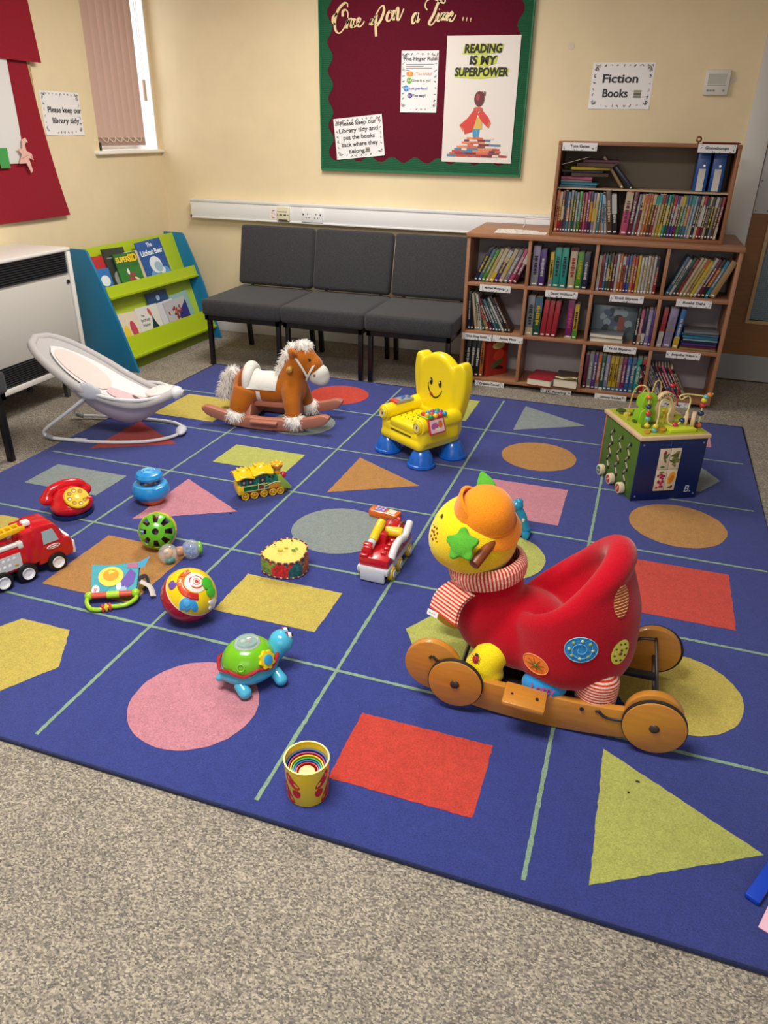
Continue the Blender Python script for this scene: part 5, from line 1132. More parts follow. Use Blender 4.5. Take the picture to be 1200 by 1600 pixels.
for i, c_ in enumerate(('#2f9e50', '#e8b62a', '#d83a35', '#2b9ac0')):
    for k in range(3): e.m(plas(('#2f9e50', '#e8b62a', '#d83a35', '#2b9ac0', '#7a3f92')[(i + k) % 5])).ball((-0.045 + i * 0.029, -0.03 + k * .026, 0.004), (.013, .013, .012), u=14, v=10)
e.m(mat('#9fb82d', .5)).box((0, 0.012, -.004), (0.125, 0.075, 0.006), .002); e.build('bead_rollers', yc)
e = MB().m(mat('#d4343a', .35)); e.x(T(0.172, -0.07, 0.205) @ RY(72) @ RZ(90)).box((0, 0, 0), (0.10, 0.075, 0.008), 0.003); e.m(mat('#e9c6cc', .4)).box((0, 0.0, 0.0045), (0.084, 0.06, 0.001)); e.m(mat('#b05a9c', .4)).disc((-.015, 0.0), (.022, .016), .0054); e.m(mat('#e0702a', .4)).disc((.02, .005), (.014, .018), .0055); e.m(mat('#f0e9c0', .4)).disc((.0, -.015), (.02, .006), .0056); e.build('flip_page', yc)

# ------------------------------------------------------------------ wooden activity cube
ac = thing('activity_cube', 'wooden activity cube with a navy front and bead wires on top', 'activity cube', (0.154, 3.132, RT), 27)
AW, AD, AH = 0.305, 0.35, 0.283
pale = mat('#d2b48c', 0.45, 'wood', amp=.07); lim = mat('#a8b32a', 0.4); olive = mat('#4a6a22', 0.4); navy = mat('#0f1f52', 0.35)
b = MB().m(navy); b.span((0, 0, 0), (AW, 0.009, AH), .001); fp = b.build('front_panel', ac)
b = MB().m(olive); b.span((0, 0.009, 0), (0.009, AD - .009, AH), .001); lp = b.build('left_panel', ac)
b = MB().m(mat('#c9662c', .4)); b.span((0, AD - .009, 0), (AW, AD, AH), .001); b.build('rear_panel', ac)
b = MB().m(mat('#a03a2c', .4)); b.span((AW - .009, 0.009, 0), (AW, AD - .009, AH), .001); b.build('right_panel', ac)
b = MB().m(pale); b.box((AW / 2, AD / 2, AH + .009), (AW + .018, AD + .018, .018), .004); tp = b.build('top_board', ac)
b = MB().m(lim); b.span((.006, .006, AH + .018), (AW - .004, AD - .004, AH + .0195)); b.m(mat('#8a7a2c', .5))
rr = random.Random(5)
for i in range(26): b.m(mat(rr.choice(('#6a5a20', '#4a7a22', '#c9c03a', '#7a4a24', '#b98a2a', '#3f5a1c')), .5)).prism(circle(rr.uniform(.012, .03), 12, rr.uniform(.008, .02), rr.uniform(0, 90)), AH + .0195, AH + .0205 + .0003 * i, T(rr.uniform(.04, AW - .04), rr.uniform(.03, AD - .03), 0))
b.m(mat('#c6d22e', .4)).box((.2, .06, AH + .026), (.12, .07, .014), .003); b.build('printed_top', tp)
for y in (0.09, 0.175, 0.26):
    b = MB().m(mat('#b7a391', .5)); b.tube(smooth_path([(-0.0005, y + 0.012 * (1 if k % 2 else -1), 0.062 + k * 0.03) for k in range(7)], 5), .0038, 6)
    b.m(mat('#121c0c', .6))
    for k in range(7): b.ball((-0.001, y + 0.012 * (1 if k % 2 else -1), 0.062 + k * 0.03 - .006), (.004, .008, .010), u=10, v=6)
    b.build('wavy_track', lp)
for i, y in enumerate((0.085, 0.185, 0.288)):
    w = MB().m(mat('#d8c9a8', .5)); w.cyl((-.002, y, .026), (-.026, y, .026), .026, n=26, bev=.003); wh = w.build('turning_disc', ac)
    w = MB().m(mat(('#a23a2c', '#b04a36', '#4a7a6a')[i], .5)); w.cyl((-.026, y, .026), (-.0268, y, .026), .018, n=22); w.m(mat('#d8b08a', .5)).box((-.0272, y, .026), (.0008, .006, .022), 0, RX(30 * i + 20)); w.build('disc_print', wh)
# picture tiles on the front
for nm, x0, x1, z0, z1, sd in (('picture_tile', .094, .142, .046, .145, 1), ('picture_tile', .144, .191, .046, .145, 2), ('picture_tile', .094, .142, .147, .243, 3), ('picture_tile', .144, .191, .147, .243, 4)):
    w = MB().m(mat('#d6c3a8', .45)); w.span((x0, -.006, z0), (x1, -.0005, z1), .001); t_ = w.build(nm, ac)
    e = MB().x(T((x0 + x1) / 2, -.0064, (z0 + z1) / 2) @ RX(90)); rr = random.Random(sd)
    if sd == 1:
        for i in range(22): e.m(mat(rr.choice(('#a8204a', '#c03060', '#8c1c3c')), .5)).disc((rr.uniform(-.014, .014), rr.uniform(-.036, .03)), .0058, .0002 + i * 2e-5, 10)
        e.m(mat('#4a7a2c', .5)).disc((0, .04), (.012, .004), .0008)
    elif sd == 2:
        e.m(mat('#dd9a20', .5)).disc((0, .01), (.016, .03), .0002, rot=-15); e.m(mat('#c4761c', .5)).disc((.002, .004), (.009, .02), .0004, rot=-15); e.m(mat('#6a2a1a', .5)).flat([(-.012, -.038), (.014, -.034), (.01, -.028), (-.006, -.03)], .0006).flat([(.004, -.042), (.012, -.03), (.008, -.022), (.0, -.03)], .0007)
    elif sd == 3:
        for i in range(9): e.m(mat(rr.choice(('#8c2a20', '#a84030', '#4a6a2a')), .5)).disc((rr.gauss(0, .007), -.02 + rr.uniform(-.02, .05)), (.011, .005), .0002 + i * 3e-5, 10, rr.uniform(0, 180))
    else:
        for i in range(18): e.m(mat(rr.choice(('#5a6a2a', '#7a8040', '#46521f', '#6a5a30')), .5)).disc((rr.gauss(0, .008), rr.uniform(-.03, .038)), (.012, .005), .0002 + i * 3e-5, 10, rr.uniform(0, 180))
    e.build('picture_print', t_)
text('B.', 0.046, mat('#b9b4cc', .4), fp, 'logo', T(.258, -.0006, .045) @ RX(90), shear=.15)
e = MB().m(mat('#8d92a6', .35, metal=.5))
for x, z in ((.016, .262), (.29, .262), (.016, .022), (.29, .022)): e.cyl((x, .001, z), (x, -.0015, z), .0045, n=10)
e.m(mat('#4a5aa0', .4)).box((.14, -.0004, .265), (.0015, .0008, .035)); e.build('screws', fp)
zt = AH + .0195
bead_c = dict(r='#b8262e', o='#d9722a', y='#d6c02e', b='#16305c', t='#5fa39a', p='#c0303c', c='#7fb8a8')
def wire(name, pts, col, beads, r=.0033):
    P = smooth_path(pts, 10); m_ = MB().m(mat(col, .35)); m_.tube(P, r, 8); o = m_.build(name, ac)
    for (t, c_, rad) in beads:
        q = MB().m(plas(bead_c[c_])); p_ = P[min(len(P) - 1, int(t * (len(P) - 1)))]; q.ball(p_, (rad, rad, rad * .9), u=16, v=10); q.build('bead', o)
wire('bead_wire', [(-.005 + .03, .20, zt), (.03, .2, zt + .10), (.04, .19, zt + .15), (.062, .17, zt + .165), (.078, .15, zt + .14), (.075, .12, zt + .07), (.07, .10, zt)], '#cfa96a', [(.72, 'o', .0125), (.80, 'b', .0125), (.87, 'p', .0125), (.93, 't', .0125), (.99, 'y', .013)])
wire('bead_wire', [(.075, .045, zt), (.085, .05, zt + .06), (.085, .055, zt + .12), (.098, .06, zt + .135), (.125, .07, zt + .13), (.15, .075, zt + .10), (.143, .075, zt + .06), (.15, .075, zt + .03), (.17, .07, zt + .018), (.2, .075, zt + .022), (.235, .09, zt + .05), (.25, .10, zt + .11), (.235, .10, zt + .135), (.2, .09, zt + .125), (.19, .09, zt + .14), (.22, .09, zt + .148), (.28, .09, zt + .14), (.325, .085, zt + .135), (.33, .075, zt + .15), (.30, .075, zt + .135), (.295, .075, zt + .10), (.294, .075, zt)], '#ddd58a',
     [(.005, 't', .0125), (.022, 'y', .0125), (.40, 'r', .0135), (.455, 'b', .0135), (.93, 'y', .0125), (.955, 'r', .0125), (.975, 'b', .0135), (.9, 't', .0125), (.885, 'o', .012), (.997, 'o', .0135)])
wire('bead_wire', [(.11, .26, zt), (.11, .26, zt + .09), (.125, .26, zt + .12), (.14, .26, zt + .09), (.145, .26, zt + .06), (.155, .26, zt + .10), (.175, .27, zt + .15), (.2, .27, zt + .13), (.205, .27, zt)], '#cfa96a', [(.45, 'b', .012)])
wire('bead_wire', [(.07, .15, zt + .08), (.09, .2, zt + .12), (.13, .24, zt + .11), (.2, .26, zt + .09), (.235, .25, zt + .13), (.27, .25, zt + .13), (.275, .25, zt + .08), (.27, .25, zt)], '#a32a38', [(.55, 'b', .012), (.6, 'r', .012), (.92, 'r', .012)])
e = MB().m(mat('#8fc22a', .4)); e.x(T(.085, .16, zt) @ RZ(-25))
for s in (-1, 1): e.prism([(p.x, p.y) for p in smooth_path([(-.034, .0, 0), (-.036, .05, 0), (-.02, .064, 0), (-.036, .08, 0), (-.03, .12, 0), (-.005, .138, 0), (.02, .13, 0), (.034, .1, 0), (.022, .07, 0), (.034, .05, 0), (.03, .0, 0)], 4, True)], -.004, .004, T(s * .012, 0, 0) @ RZ(0) @ RX(90) @ RY(s * 28), .0015)
e.build('cactus_tree', ac)
e = MB().m(pale); A_ = [(.048 * cos(RAD(a)), .075 + .062 * sin(RAD(a))) for a in range(0, 181, 12)]; B_ = [(.026 * cos(RAD(a)), .075 + .038 * sin(RAD(a))) for a in range(180, -1, -12)]
e.prism([(.048, 0)] + A_ + [(-.048, 0), (-.026, 0)] + B_ + [(.026, 0)], -.012, .012, T(.172, .165, zt) @ RX(90), .002); ar = e.build('wooden_arch', ac)
for i, ch_ in enumerate('ZANYZOO'):
    a = 150 - i * 20; text(ch_, .017, mat('#5a4a3a', .6), ar, 'lettering', T(.172, .165 - .0124, zt) @ RX(90) @ T(.039 * cos(RAD(a)), .075 + .051 * sin(RAD(a)), .0004) @ RZ(a - 90), bold=.0004)
e = MB().m(mat('#d6b83a', .4)); e.ball((.165, .14, zt + .055), (.014, .009, .01)); e.ball((.154, .134, zt + .062), (.008, .007, .007)); e.cyl((.165, .14, zt), (.165, .14, zt + .05), .004, n=8); e.build('wooden_bird', ac)
e = MB().m(pale); e.cyl((.262, .085, zt + .036), (.276, .075, zt + .036), .036, n=28, bev=.003); e.cyl((.238, .10, zt + .033), (.25, .093, zt + .033), .033, n=28, bev=.003); e.m(mat('#7a2a24', .4)).cyl((.279, .07, zt + .012), (.285, .066, zt + .012), .012, n=16); e.ball((.28, .1, zt + .012), .013); e.ball((.286, .13, zt + .012), .012); e.build('spinning_wheel', ac)
# ------------------------------------------------------------------ plush rocking horse
rh = thing('rocking_horse', 'brown plush rocking horse with white mane on terracotta rockers', 'rocking horse', (-1.73, 3.51, RT), 6)
hb = plush('#b5661c'); terr = mat('#b0705a', 0.45); fur = mat('#f4efe8', 0.9); cream_p = plush('#dfdcd4', amp=.06)
for s in (-1, 1):
    b = MB().m(terr); top = []; bot = []
    for i in range(31):
        x = -0.35 + 0.70 * i / 30; z0 = 0.42 * x * x * (1.15 if abs(x) > .2 else 1.0) + (0.006 if abs(x) > .2 else 0); e_ = abs(x) / 0.35
        th = 0.052 - 0.016 * max(0, 1 - abs(x) / .12) * 0 + 0.006 * e_
        if e_ > 0.85: th *= math.sqrt(max(0.05, 1 - ((e_ - .85) / .155) ** 2))
        mid = z0 + 0.028; bot.append((x, max(0.0, mid - th / 2))); top.append((x, mid + th / 2 + (0.012 if abs(x) < .1 else 0)))
    b.prism(bot + top[::-1], -0.024, 0.024, T(0, s * 0.138, 0) @ RX(90), 0.010); b.build('rocker', rh)
    b = MB().m(terr); b.box((0.0, s * 0.166, 0.052), (0.15, 0.05, 0.014), 0.005); b.build('foot_rest', rh)
for x in (-0.11, 0.12):
    b = MB().m(terr); b.prism([(-.15, .03), (.15, .03), (.10, .125), (-.10, .125)], -0.022, .022, T(x, 0, 0) @ RZ(90) @ RX(90), .006); b.build('cross_support', rh)
b = MB().m(terr); b.box((0.01, 0.0, 0.11), (0.24, 0.11, 0.03), 0.006); b.build('seat_board', rh)
b = MB().m(terr); b.box((0.0, 0.125, 0.055), (0.30, 0.02, 0.05), .004); b.build('side_board', rh)
b = MB().m(hb)
b.ball((0.0, 0, 0.205), (0.16, 0.085, 0.082)); b.ball((-0.115, 0, 0.205), (0.095, 0.095, 0.10)); b.ball((0.125, 0, 0.215), (0.075, 0.085, 0.10))
b.tube([(0.115, 0, 0.24), (0.135, 0, 0.31), (0.17, 0, 0.36)], [0.078, 0.066, 0.062], 18)
b.ball((0.185, 0, 0.375), (0.078, 0.066, 0.068)); b.ball((0.235, 0, 0.34), (0.06, 0.058, 0.062))
for s in (-1, 1):
    b.ball((0.132, s * 0.045, 0.225), (.058, .05, .06)); b.ball((-0.12, s * 0.045, 0.205), (.075, .058, .07))
    b.tube([(0.135, s * 0.055, 0.215), (0.15, s * 0.10, 0.15), (0.165, s * 0.125, 0.085)], [0.055, 0.046, 0.036], 14)
    b.tube([(-0.12, s * 0.06, 0.20), (-0.14, s * 0.10, 0.13), (-0.155, s * 0.125, 0.09)], [0.07, 0.058, 0.042], 14)
hbody = remesh(b.build('body', rh), 0.0075, 12)
b = MB().m(cream_p); b.ball((0.268, 0, 0.298), (0.058, 0.054, 0.056)); b.ball((0.285, 0, 0.28), (0.045, 0.047, 0.042)); remesh(b.build('muzzle', rh), 0.006, 5)
b = MB().m(cream_p); b.lathe([(0.059, -.005), (0.0655, -.005), (0.0655, .005), (0.059, .005)], T(0.238, 0, 0.318) @ RY(118) @ SC(1.05, 0.98, 1), 32); 
for s in (-1, 1): b.tube(smooth_path([(0.222, s * 0.058, 0.30), (0.2, s * 0.066, 0.345), (0.16, s * 0.064, 0.40)], 5), 0.0055, 8)
b.build('bridle', rh)
for s in (-1, 1):
    b = MB().m(mat('#b98a3c', .35)); b.tube([(0.14, s * 0.06, 0.34), (0.138, s * 0.085, 0.335)], 0.0125, 12); b.ball((0.138, s * 0.086, 0.334), (0.017, .014, .017)); b.build('ear_handle', rh)
    b = MB().m(hb); b.ball((0, 0, 0), (0.030, 0.017, 0.024), T(0.150, s * 0.058, 0.415) @ RZ(s * 30) @ RY(25)); b.m(plush('#8a4a1c')).ball((0, 0, 0), (0.02, 0.008, 0.015), T(0.158, s * 0.072, 0.414) @ RZ(s * 30) @ RY(25)); b.build('ear', rh)
    b = MB().m(mat('#1a120c', .15)); b.ball((0.238, s * 0.0505, 0.385), (0.007, .005, .009)); b.build('eye', rh)
b = MB().m(fur); fluff(b, (0.19, 0, 0.44), (0.042, 0.04, 0.028), 260, 0.03, 1); b.build('forelock', rh)
b = MB().m(fur)
for i, (x, z) in enumerate(((0.135, 0.425), (0.105, 0.385), (0.088, 0.345), (0.07, 0.305))): fluff(b, (x, 0, z), (0.028, 0.032, 0.03), 130, 0.032, 4 + i)
b.build('mane', rh)
b = MB().m(fur)
for i, (x, z, r_) in enumerate(((-0.205, 0.275, .03), (-0.23, 0.245, .034), (-0.245, 0.205, .034), (-0.262, 0.165, .034))): fluff(b, (x, -0.01, z), (r_, r_ * .95, r_), 130, 0.035, 14 + i)
b.build('tail', rh)
for s in (-1, 1):
    b = MB().m(fur); fluff(b, (0.172, s * 0.128, 0.072), (0.060, 0.052, 0.038), 280, 0.026, 30 + s); b.build('front_hoof_fur', rh)
    b = MB().m(fur); fluff(b, (-0.158, s * 0.128, 0.078), (0.056, 0.05, 0.036), 250, 0.026, 33 + s); b.build('hind_hoof_fur', rh)
# saddle cloth laid over the back, with a padded cantle and girth strap
bv = bvh_of(hbody); b = MB().m(cream_p)
def sad(u, v):
    a = RAD(-74 + 148 * u); x = -0.105 + 0.17 * v + 0.015 * abs(2 * u - 1) * (1 - 2 * v) * .6
    d = V((0, sin(a), cos(a))); h = bv.ray_cast(V((x, 0, 0.19)) + d * 0.4, -d)
    return (h[0] if h[0] is not None else V((x, 0, .19)) + d * .09) + d * 0.006
b.grid(sad, 20, 12); sa = b.build('saddle', rh)
b = MB().m(cream_p); b.tube(smooth_path([(-0.105, s_ * 0.094 * k, z) for s_, k, z in ((-1, 1, .19), (-1, .95, .235), (-1, .65, .285), (1, 0, .312), (1, .65, .285), (1, .95, .235), (1, 1, .19))], 5), [0.012 + 0.017 * sin(pi * i / 30) for i in range(31)], 14); b.build('saddle_cantle', sa)
b = MB().m(plush('#8f4a16')); b.tube(smooth_path([(-0.135, s_ * 0.1 * k, z) for s_, k, z in ((-1, 1, .18), (-1, .95, .235), (-1, .65, .283), (1, 0, .305), (1, .65, .283), (1, .95, .235), (1, 1, .18))], 5), 0.012, 10); b.build('saddle_piping', sa)
b = MB().m(mat('#e9e6e0', .6)); 
for s in (-1, 1):
    pts_ = []
    for k in range(5):
        z = 0.205 - 0.016 * k; h = bv.ray_cast(V((-0.045, s * 0.5, z)), V((0, -s, 0))); pts_.append((h[0] if h[0] is not None else V((-.045, s * .08, z))) + V((0, s * .003, 0)))
    b = MB().m(mat('#e9e6e0', .6))
    for p, q in zip(pts_, pts_[1:]): b.verts([p + V((-.013, 0, 0)), p + V((.013, 0, 0)), q + V((.013, 0, 0)), q + V((-.013, 0, 0))], [(0, 1, 2, 3)])
    b.build('girth_strap', sa)
b = MB().m(mat('#a8622a', .5)); b.box((0.262, -0.0545, 0.305), (0.012, 0.003, 0.011), 0, RZ(12)); b.build('muzzle_badge', rh)

for c_ in rh.children:
    if c_.name.split('.')[0] not in ('rocker', 'foot_rest', 'cross_support', 'seat_board', 'side_board'): c_.location = (-0.014, 0, -0.016)

# ------------------------------------------------------------------ baby bouncer
bo = thing('baby_bouncer', 'pale grey and pink baby bouncer seat on a white wire base', 'baby bouncer', (-2.42, 3.06, 0.0095), 12)
wht = mat('#dcdde0', 0.35); gfab = mat('#b9b5b4', 0.9, 'cloth', amp=.06); 
P = smooth_path([(-0.02, -0.175, 0.265), (-0.16, -0.165, 0.16), (-0.285, -0.15, 0.07), (-0.315, -0.14, 0.035), (-0.29, -0.14, 0.014), (-0.2, -0.15, 0.010), (0.0, -0.158, 0.010), (0.2, -0.125, 0.012), (0.31, -0.05, 0.014), (0.338, 0.03, 0.016), (0.30, 0.12, 0.014), (0.2, 0.175, 0.012), (0.0, 0.2, 0.010), (-0.2, 0.2, 0.010), (-0.29, 0.19, 0.014), (-0.315, 0.185, 0.035), (-0.285, 0.18, 0.07), (-0.16, 0.175, 0.16), (-0.02, 0.172, 0.265)], 6)
b = MB().m(wht); b.tube(P, 0.0085, 10); fr_ = b.build('wire_base', bo)
b = MB().m(mat('#c9cbd2', .35)); b.ball((0.335, 0.035, 0.02), (0.028, 0.062, 0.018), RZ(12)); b.build('nose_foot', fr_)
for P_ in ((-0.12, -0.152, .011), (0.02, 0.2, .011)): 
    b = MB().m(wht); b.tube([(P_[0] - .03, P_[1], P_[2]), (P_[0] + .03, P_[1] - .004, P_[2])], 0.0115, 10); b.build('joint_sleeve', fr_)
for y in (-0.14, 0.187): b = MB().m(mat('#8c9094', .6)); b.tube([(-0.305, y, 0.02), (-0.27, y, .010)], 0.012, 10); b.build('rubber_grip', fr_)
def cl(v):            # centre line of the pad, v 0 head .. 1 toes
    x = -0.35 + 0.69 * v; z = 0.44 - 0.285 * math.sin(min(1, v / 0.9) * pi / 2) ** 1.15 + 0.045 * max(0, (v - .72) / .28) ** 1.5; return x, z
def hw_(v): return 0.195 * max(0.0, 1 - abs(2 * v - 1) ** 2.5) ** 0.5 * (1 - 0.32 * max(0, v - .4) / .6)
def pad(u, v, lift=0.0, sc=1.0, v0=0.0, v1=1.0, depth=0.055):
    vv = v0 + (v1 - v0) * v; x, z = cl(vv); w = hw_(vv) * sc; t = 2 * u - 1
    dish = depth * (1 - abs(t * sc) ** 2) * sin(pi * min(1, max(0, vv)))
    return V((x + 0.35 * lift, t * w, z + 0.04 - dish + lift))
b = MB().m(gfab); b.grid(lambda u, v: pad(u, v, 0.010 + 0.004 * sin(pi * u) * cos(22 * v) * .6), 20, 30); b.grid(lambda u, v: pad(u, v, -0.016), 20, 30); seat_ = b.build('seat_pad', bo)
rimp = [pad(0, i / 30) for i in range(31)] + [pad(1, 1 - i / 30) for i in range(1, 30)]
b = MB().m(gfab); b.tube(rimp, 0.021, 12, closed=True); b.build('padded_rim', seat_)
b = MB().m(mat('#e2dfdf', .9, 'cloth', amp=.04)); b.grid(lambda u, v: pad(u, v, 0.020, 0.74 * math.sqrt(max(.0, 1 - abs(2 * v - 1) ** 3)), .10, .95), 16, 28); b.build('head_insert', seat_)
pinkp = mat('#e3b9bd', .9, 'cloth', amp=.08); b = MB().m(mat('#e6cfc8', .9, 'cloth', amp=.06))
b.grid(lambda u, v: pad(u, v, 0.0235, 0.52 * math.sqrt(max(.0, 1 - abs(2 * v - 1) ** 2.6)), .13, .50), 14, 16); b.m(pinkp); b.grid(lambda u, v: pad(0.04 + u * .62, v, 0.0245, 0.60 * math.sqrt(max(.0, 1 - abs(2 * v - 1) ** 2.0)), .48, .84), 14, 16); b.build('pink_patch', seat_)
b = MB().m(mat('#bfb8c0', .9, 'cloth', amp=.06)); b.grid(lambda u, v: (lambda p, vv, t: V((p.x, p.y * (1 - .05 * sin(pi * u)), p.z - (0.002 + 0.092 * (1 - t ** 4) * max(0, sin(pi * min(1, max(0, (vv - .12) / .86)))) ))))(pad(u, v, -0.012), v, 2 * u - 1), 20, 28); b.build('sling', bo)
b = MB().m(mat('#5f5654', .7)); b.tube([(0.13, -0.03, 0.218), (0.17, -0.055, 0.205), (0.205, -.075, .21)], [.006, .013, .008], 10, flat=.5); b.build('harness_strap', seat_)
b = MB().m(mat('#e8dcd8', .9, 'cloth', amp=.05)); b.ball((0.255, 0.02, 0.235), (0.075, 0.085, 0.016), RY(-8)); b.build('toe_cushion', seat_)
for s, y, dz in ((-1, -0.192, 0), (1, 0.18, -.035)):
    b = MB().m(mat('#c3c7d0', .35)); b.ball((-0.015, y, 0.285 + dz), (0.062, 0.018, 0.042), RY(8)); b.m(wht).ball((-.085, y + s * -.003, .30 + dz), (.022, .014, .016)); b.build('pivot_housing', bo)
    b = MB().m(wht); b.tube(smooth_path([(-0.10, y * .97, 0.315 + dz), (0.06, y * 1.02, 0.262 + dz), (0.2, y * .78, 0.235), (0.31, y * .36, 0.237)], 6), 0.0085, 8); b.build('side_rail', bo)
b = MB().m(wht); b.ball((0.345, 0.0, 0.235), (0.032, 0.045, 0.032)); b.m(mat('#b9bdc6', .35)).cyl((0.37, 0, .235), (.382, 0, .232), .018, n=20); b.build('vibration_unit', bo)
b = MB().m(mat('#b9b6b4', .6)); 
for k in range(3): b.box((0.09 + k * .012, 0.02, 0.10), (.006, .002, .07))
b.build('fabric_tags', bo)

# ------------------------------------------------------------------ red fire truck at the left edge
ft = thing('toy_fire_truck', 'big red toy fire truck with yellow ladder at the left picture edge', 'toy truck', (-1.89, 1.763, RT), 66)
redpl = plas('#c0141f', .25); silv = mat('#b9bac0', .3, metal=.5); blkp = mat('#101011', .5); whp = plas('#e8e8ea', .3)
b = MB().m(redpl)
cab = [(.048, .042), (.172, .042), (.178, .06), (.177, .098), (.168, .112), (.150, .118), (.134, .168), (.118, .186), (.06, .192), (.048, .186)]
b.prism(cab, -0.058, 0.058, RX(90), 0.009); cabo = b.build('cab', ft)
b = MB().m(redpl); b.box((-0.10, 0, 0.095), (0.29, 0.108, 0.085), 0.007); b.box((0.035, 0, .12), (.05, .112, .13), .008); b.build('rear_body', ft)
b = MB().m(blkp); b.box((-0.03, 0, 0.046), (0.36, 0.07, 0.03), 0.004); b.build('chassis', ft)
for x in (.108, .0, -.085):
    for s in (-1, 1):
        w = MB().m(blkp); w.cyl((x, s * .036, .0355), (x, s * .066, .0355), .0355, n=30, bev=.006); wo = w.build('wheel', ft)
        w = MB().m(whp); w.lathe([(0, .001), (.012, .001), (.016, .004), (.021, .006), (.021, 0)], frame((x, s * .0655, .0355), (0, s, 0)), 24); w.build('hub', wo)
for s in (-1, 1):
    b = MB().m(mat('#9fb4bc', .2)); b.prism([(.072, .118), (.128, .118), (.112, .168), (.074, .168)], 0, .0015, T(0, s * .0595, 0) @ RX(90), 0); b.build('side_window', cabo)
    b = MB().m(mat('#eceaea', .4)); b.prism([(p[0] + .105, p[1] + .10) for p in circle(.024, 20, .0085)], 0, .0016, T(0, s * .0595, 0) @ RX(90)); b.m(mat('#c23a3a', .4)).prism([(p[0] + .105, p[1] + .10) for p in circle(.020, 20, .0055)], -.0004, .002, T(0, s * .0595, 0) @ RX(90)); b.m(mat('#eceaea', .4)).prism(rect(.105, .10, .026, .0035), -.0008, .0024, T(0, s * .0595, 0) @ RX(90)); b.build('oval_badge', cabo)
    b = MB()
    for x0, x1 in ((-.10, -.008), (-.235, -.104)): b.m(mat('#c3c4c8', .4)).box(((x0 + x1) / 2, s * .0548, .092), (x1 - x0, .0015, .055))
    rr = random.Random(6)
    for i in range(7): b.m(mat(rr.choice(('#eceef0', '#dcdfe2', '#a9acb2')), .4)).ball((-.085 + .018 * (i % 4), s * .0556, .105 - .022 * (i // 4)), (.006, .001, .006), u=10, v=6)
    b.m(mat('#b9a24a', .4)).ball((-.028, s * .0556, .078), (.008, .001, .005), u=10, v=6); b.build('side_sticker', ft)
    b = MB().m(mat('#d8d6d2', .35)); b.box((-.115, s * .043, .146), (.235, .016, .014), .004); b.m(mat('#5f5d5a', .4)).box((-.115, s * .034, .15), (.23, .006, .006), .002); b.m(mat('#d8d6d2', .35)).box((.0, s * .045, .143), (.018, .022, .024), .004); b.build('side_rail', ft)
b = MB().m(mat('#9fb4bc', .2)); b.verts([(.152, -.048, .12), (.152, .048, .12), (.1365, .044, .166), (.1365, -.044, .166)], [(0, 1, 2, 3)]); b.build('windscreen', cabo)
b = MB().m(mat('#d9d7d8', .35)); b.box((.178, 0, .066), (.012, .112, .05), .004); b.box((.166, 0, .11), (.012, .10, .012), .004); b.build('front_trim', cabo)
b = MB().m(mat('#e2dedb', .35)); b.box((.045, -.012, .198), (.026, .03, .016), .004); b.build('beacon', ft)
b = MB().m(plas('#e8b416'))
for s in (-1, 1): b.box((-.09, s * .017 - .01, .185), (.25, .010, .018), .003, RY(-2))
for k in range(10): b.box((-.195 + k * .024, -.01, .186 + (k - 5) * .0008), (.009, .034, .012), .002)
b.build('ladder', ft)
b = MB().m(redpl); b.cyl((.03, -.025, .187), (.03, .012, .187), .012, n=16, bev=.002); b.build('ladder_pivot', ft)

# ------------------------------------------------------------------ red toy telephone
ph = thing('toy_telephone', 'red toy telephone with a yellow dial on a navy base', 'toy telephone', (-2.035, 2.225, RT), 62)
b = MB().m(mat('#1c2a5c', .35)); b.lathe([(0, 0), (.072, 0), (.077, .004), (.078, .018), (.0, .02)], SC(1.08, .95, 1), 36); b.build('base', ph)
b = MB().m(plas('#d01420', .18)); b.ball((0, -.004, .044), (.086, .078, .044)); b.ball((0, .010, .066), (.07, .054, .05)); b.box((0, .035, .065), (.10, .04, .07), .014); remesh(b.build('body', ph), .005, 10)
b = MB().m(plas('#d01420', .18)); b.tube(smooth_path([(-.080, .047, .072), (-.062, .045, .100), (-.02, .044, .114), (.02, .044, .114), (.062, .045, .100), (.080, .047, .072)], 6), .020, 16); b.ball((-.078, .045, .070), (.030, .031, .025)); b.ball((.078, .045, .070), (.030, .031, .025)); remesh(b.build('handset', ph), .0045, 6)
F = frame((0.006, -.051, .087), (0.05, -.62, .78)); b = MB().m(plas('#e9bd1a', .3)); b.x(F); b.lathe([(0, -.004), (.049, -.004), (.05, .001), (.046, .006), (0, .006)], None, 40); di = b.build('dial', ph)
b = MB().x(F)
for k in range(7):
    a = RAD(40 + k * 46); b.m(mat('#8f6a14', .4)).cyl((.031 * cos(a), .031 * sin(a), .0055), (.031 * cos(a), .031 * sin(a), .0068), .0092, n=18); b.m(mat('#d9cf9c' if k % 2 else '#b98f1c', .4)).disc((.031 * cos(a), .031 * sin(a) - .002), (.006, .0055), .0072)
b.m(mat('#efe3a0', .3)).cyl((0, 0, .005), (0, 0, .0075), .009, n=18); b.build('finger_holes', di)
b = MB().m(plas('#d01420', .18)).x(F); b.box((.042, -.022, .008), (.024, .009, .006), .002, RZ(-28)); b.build('finger_stop', di)

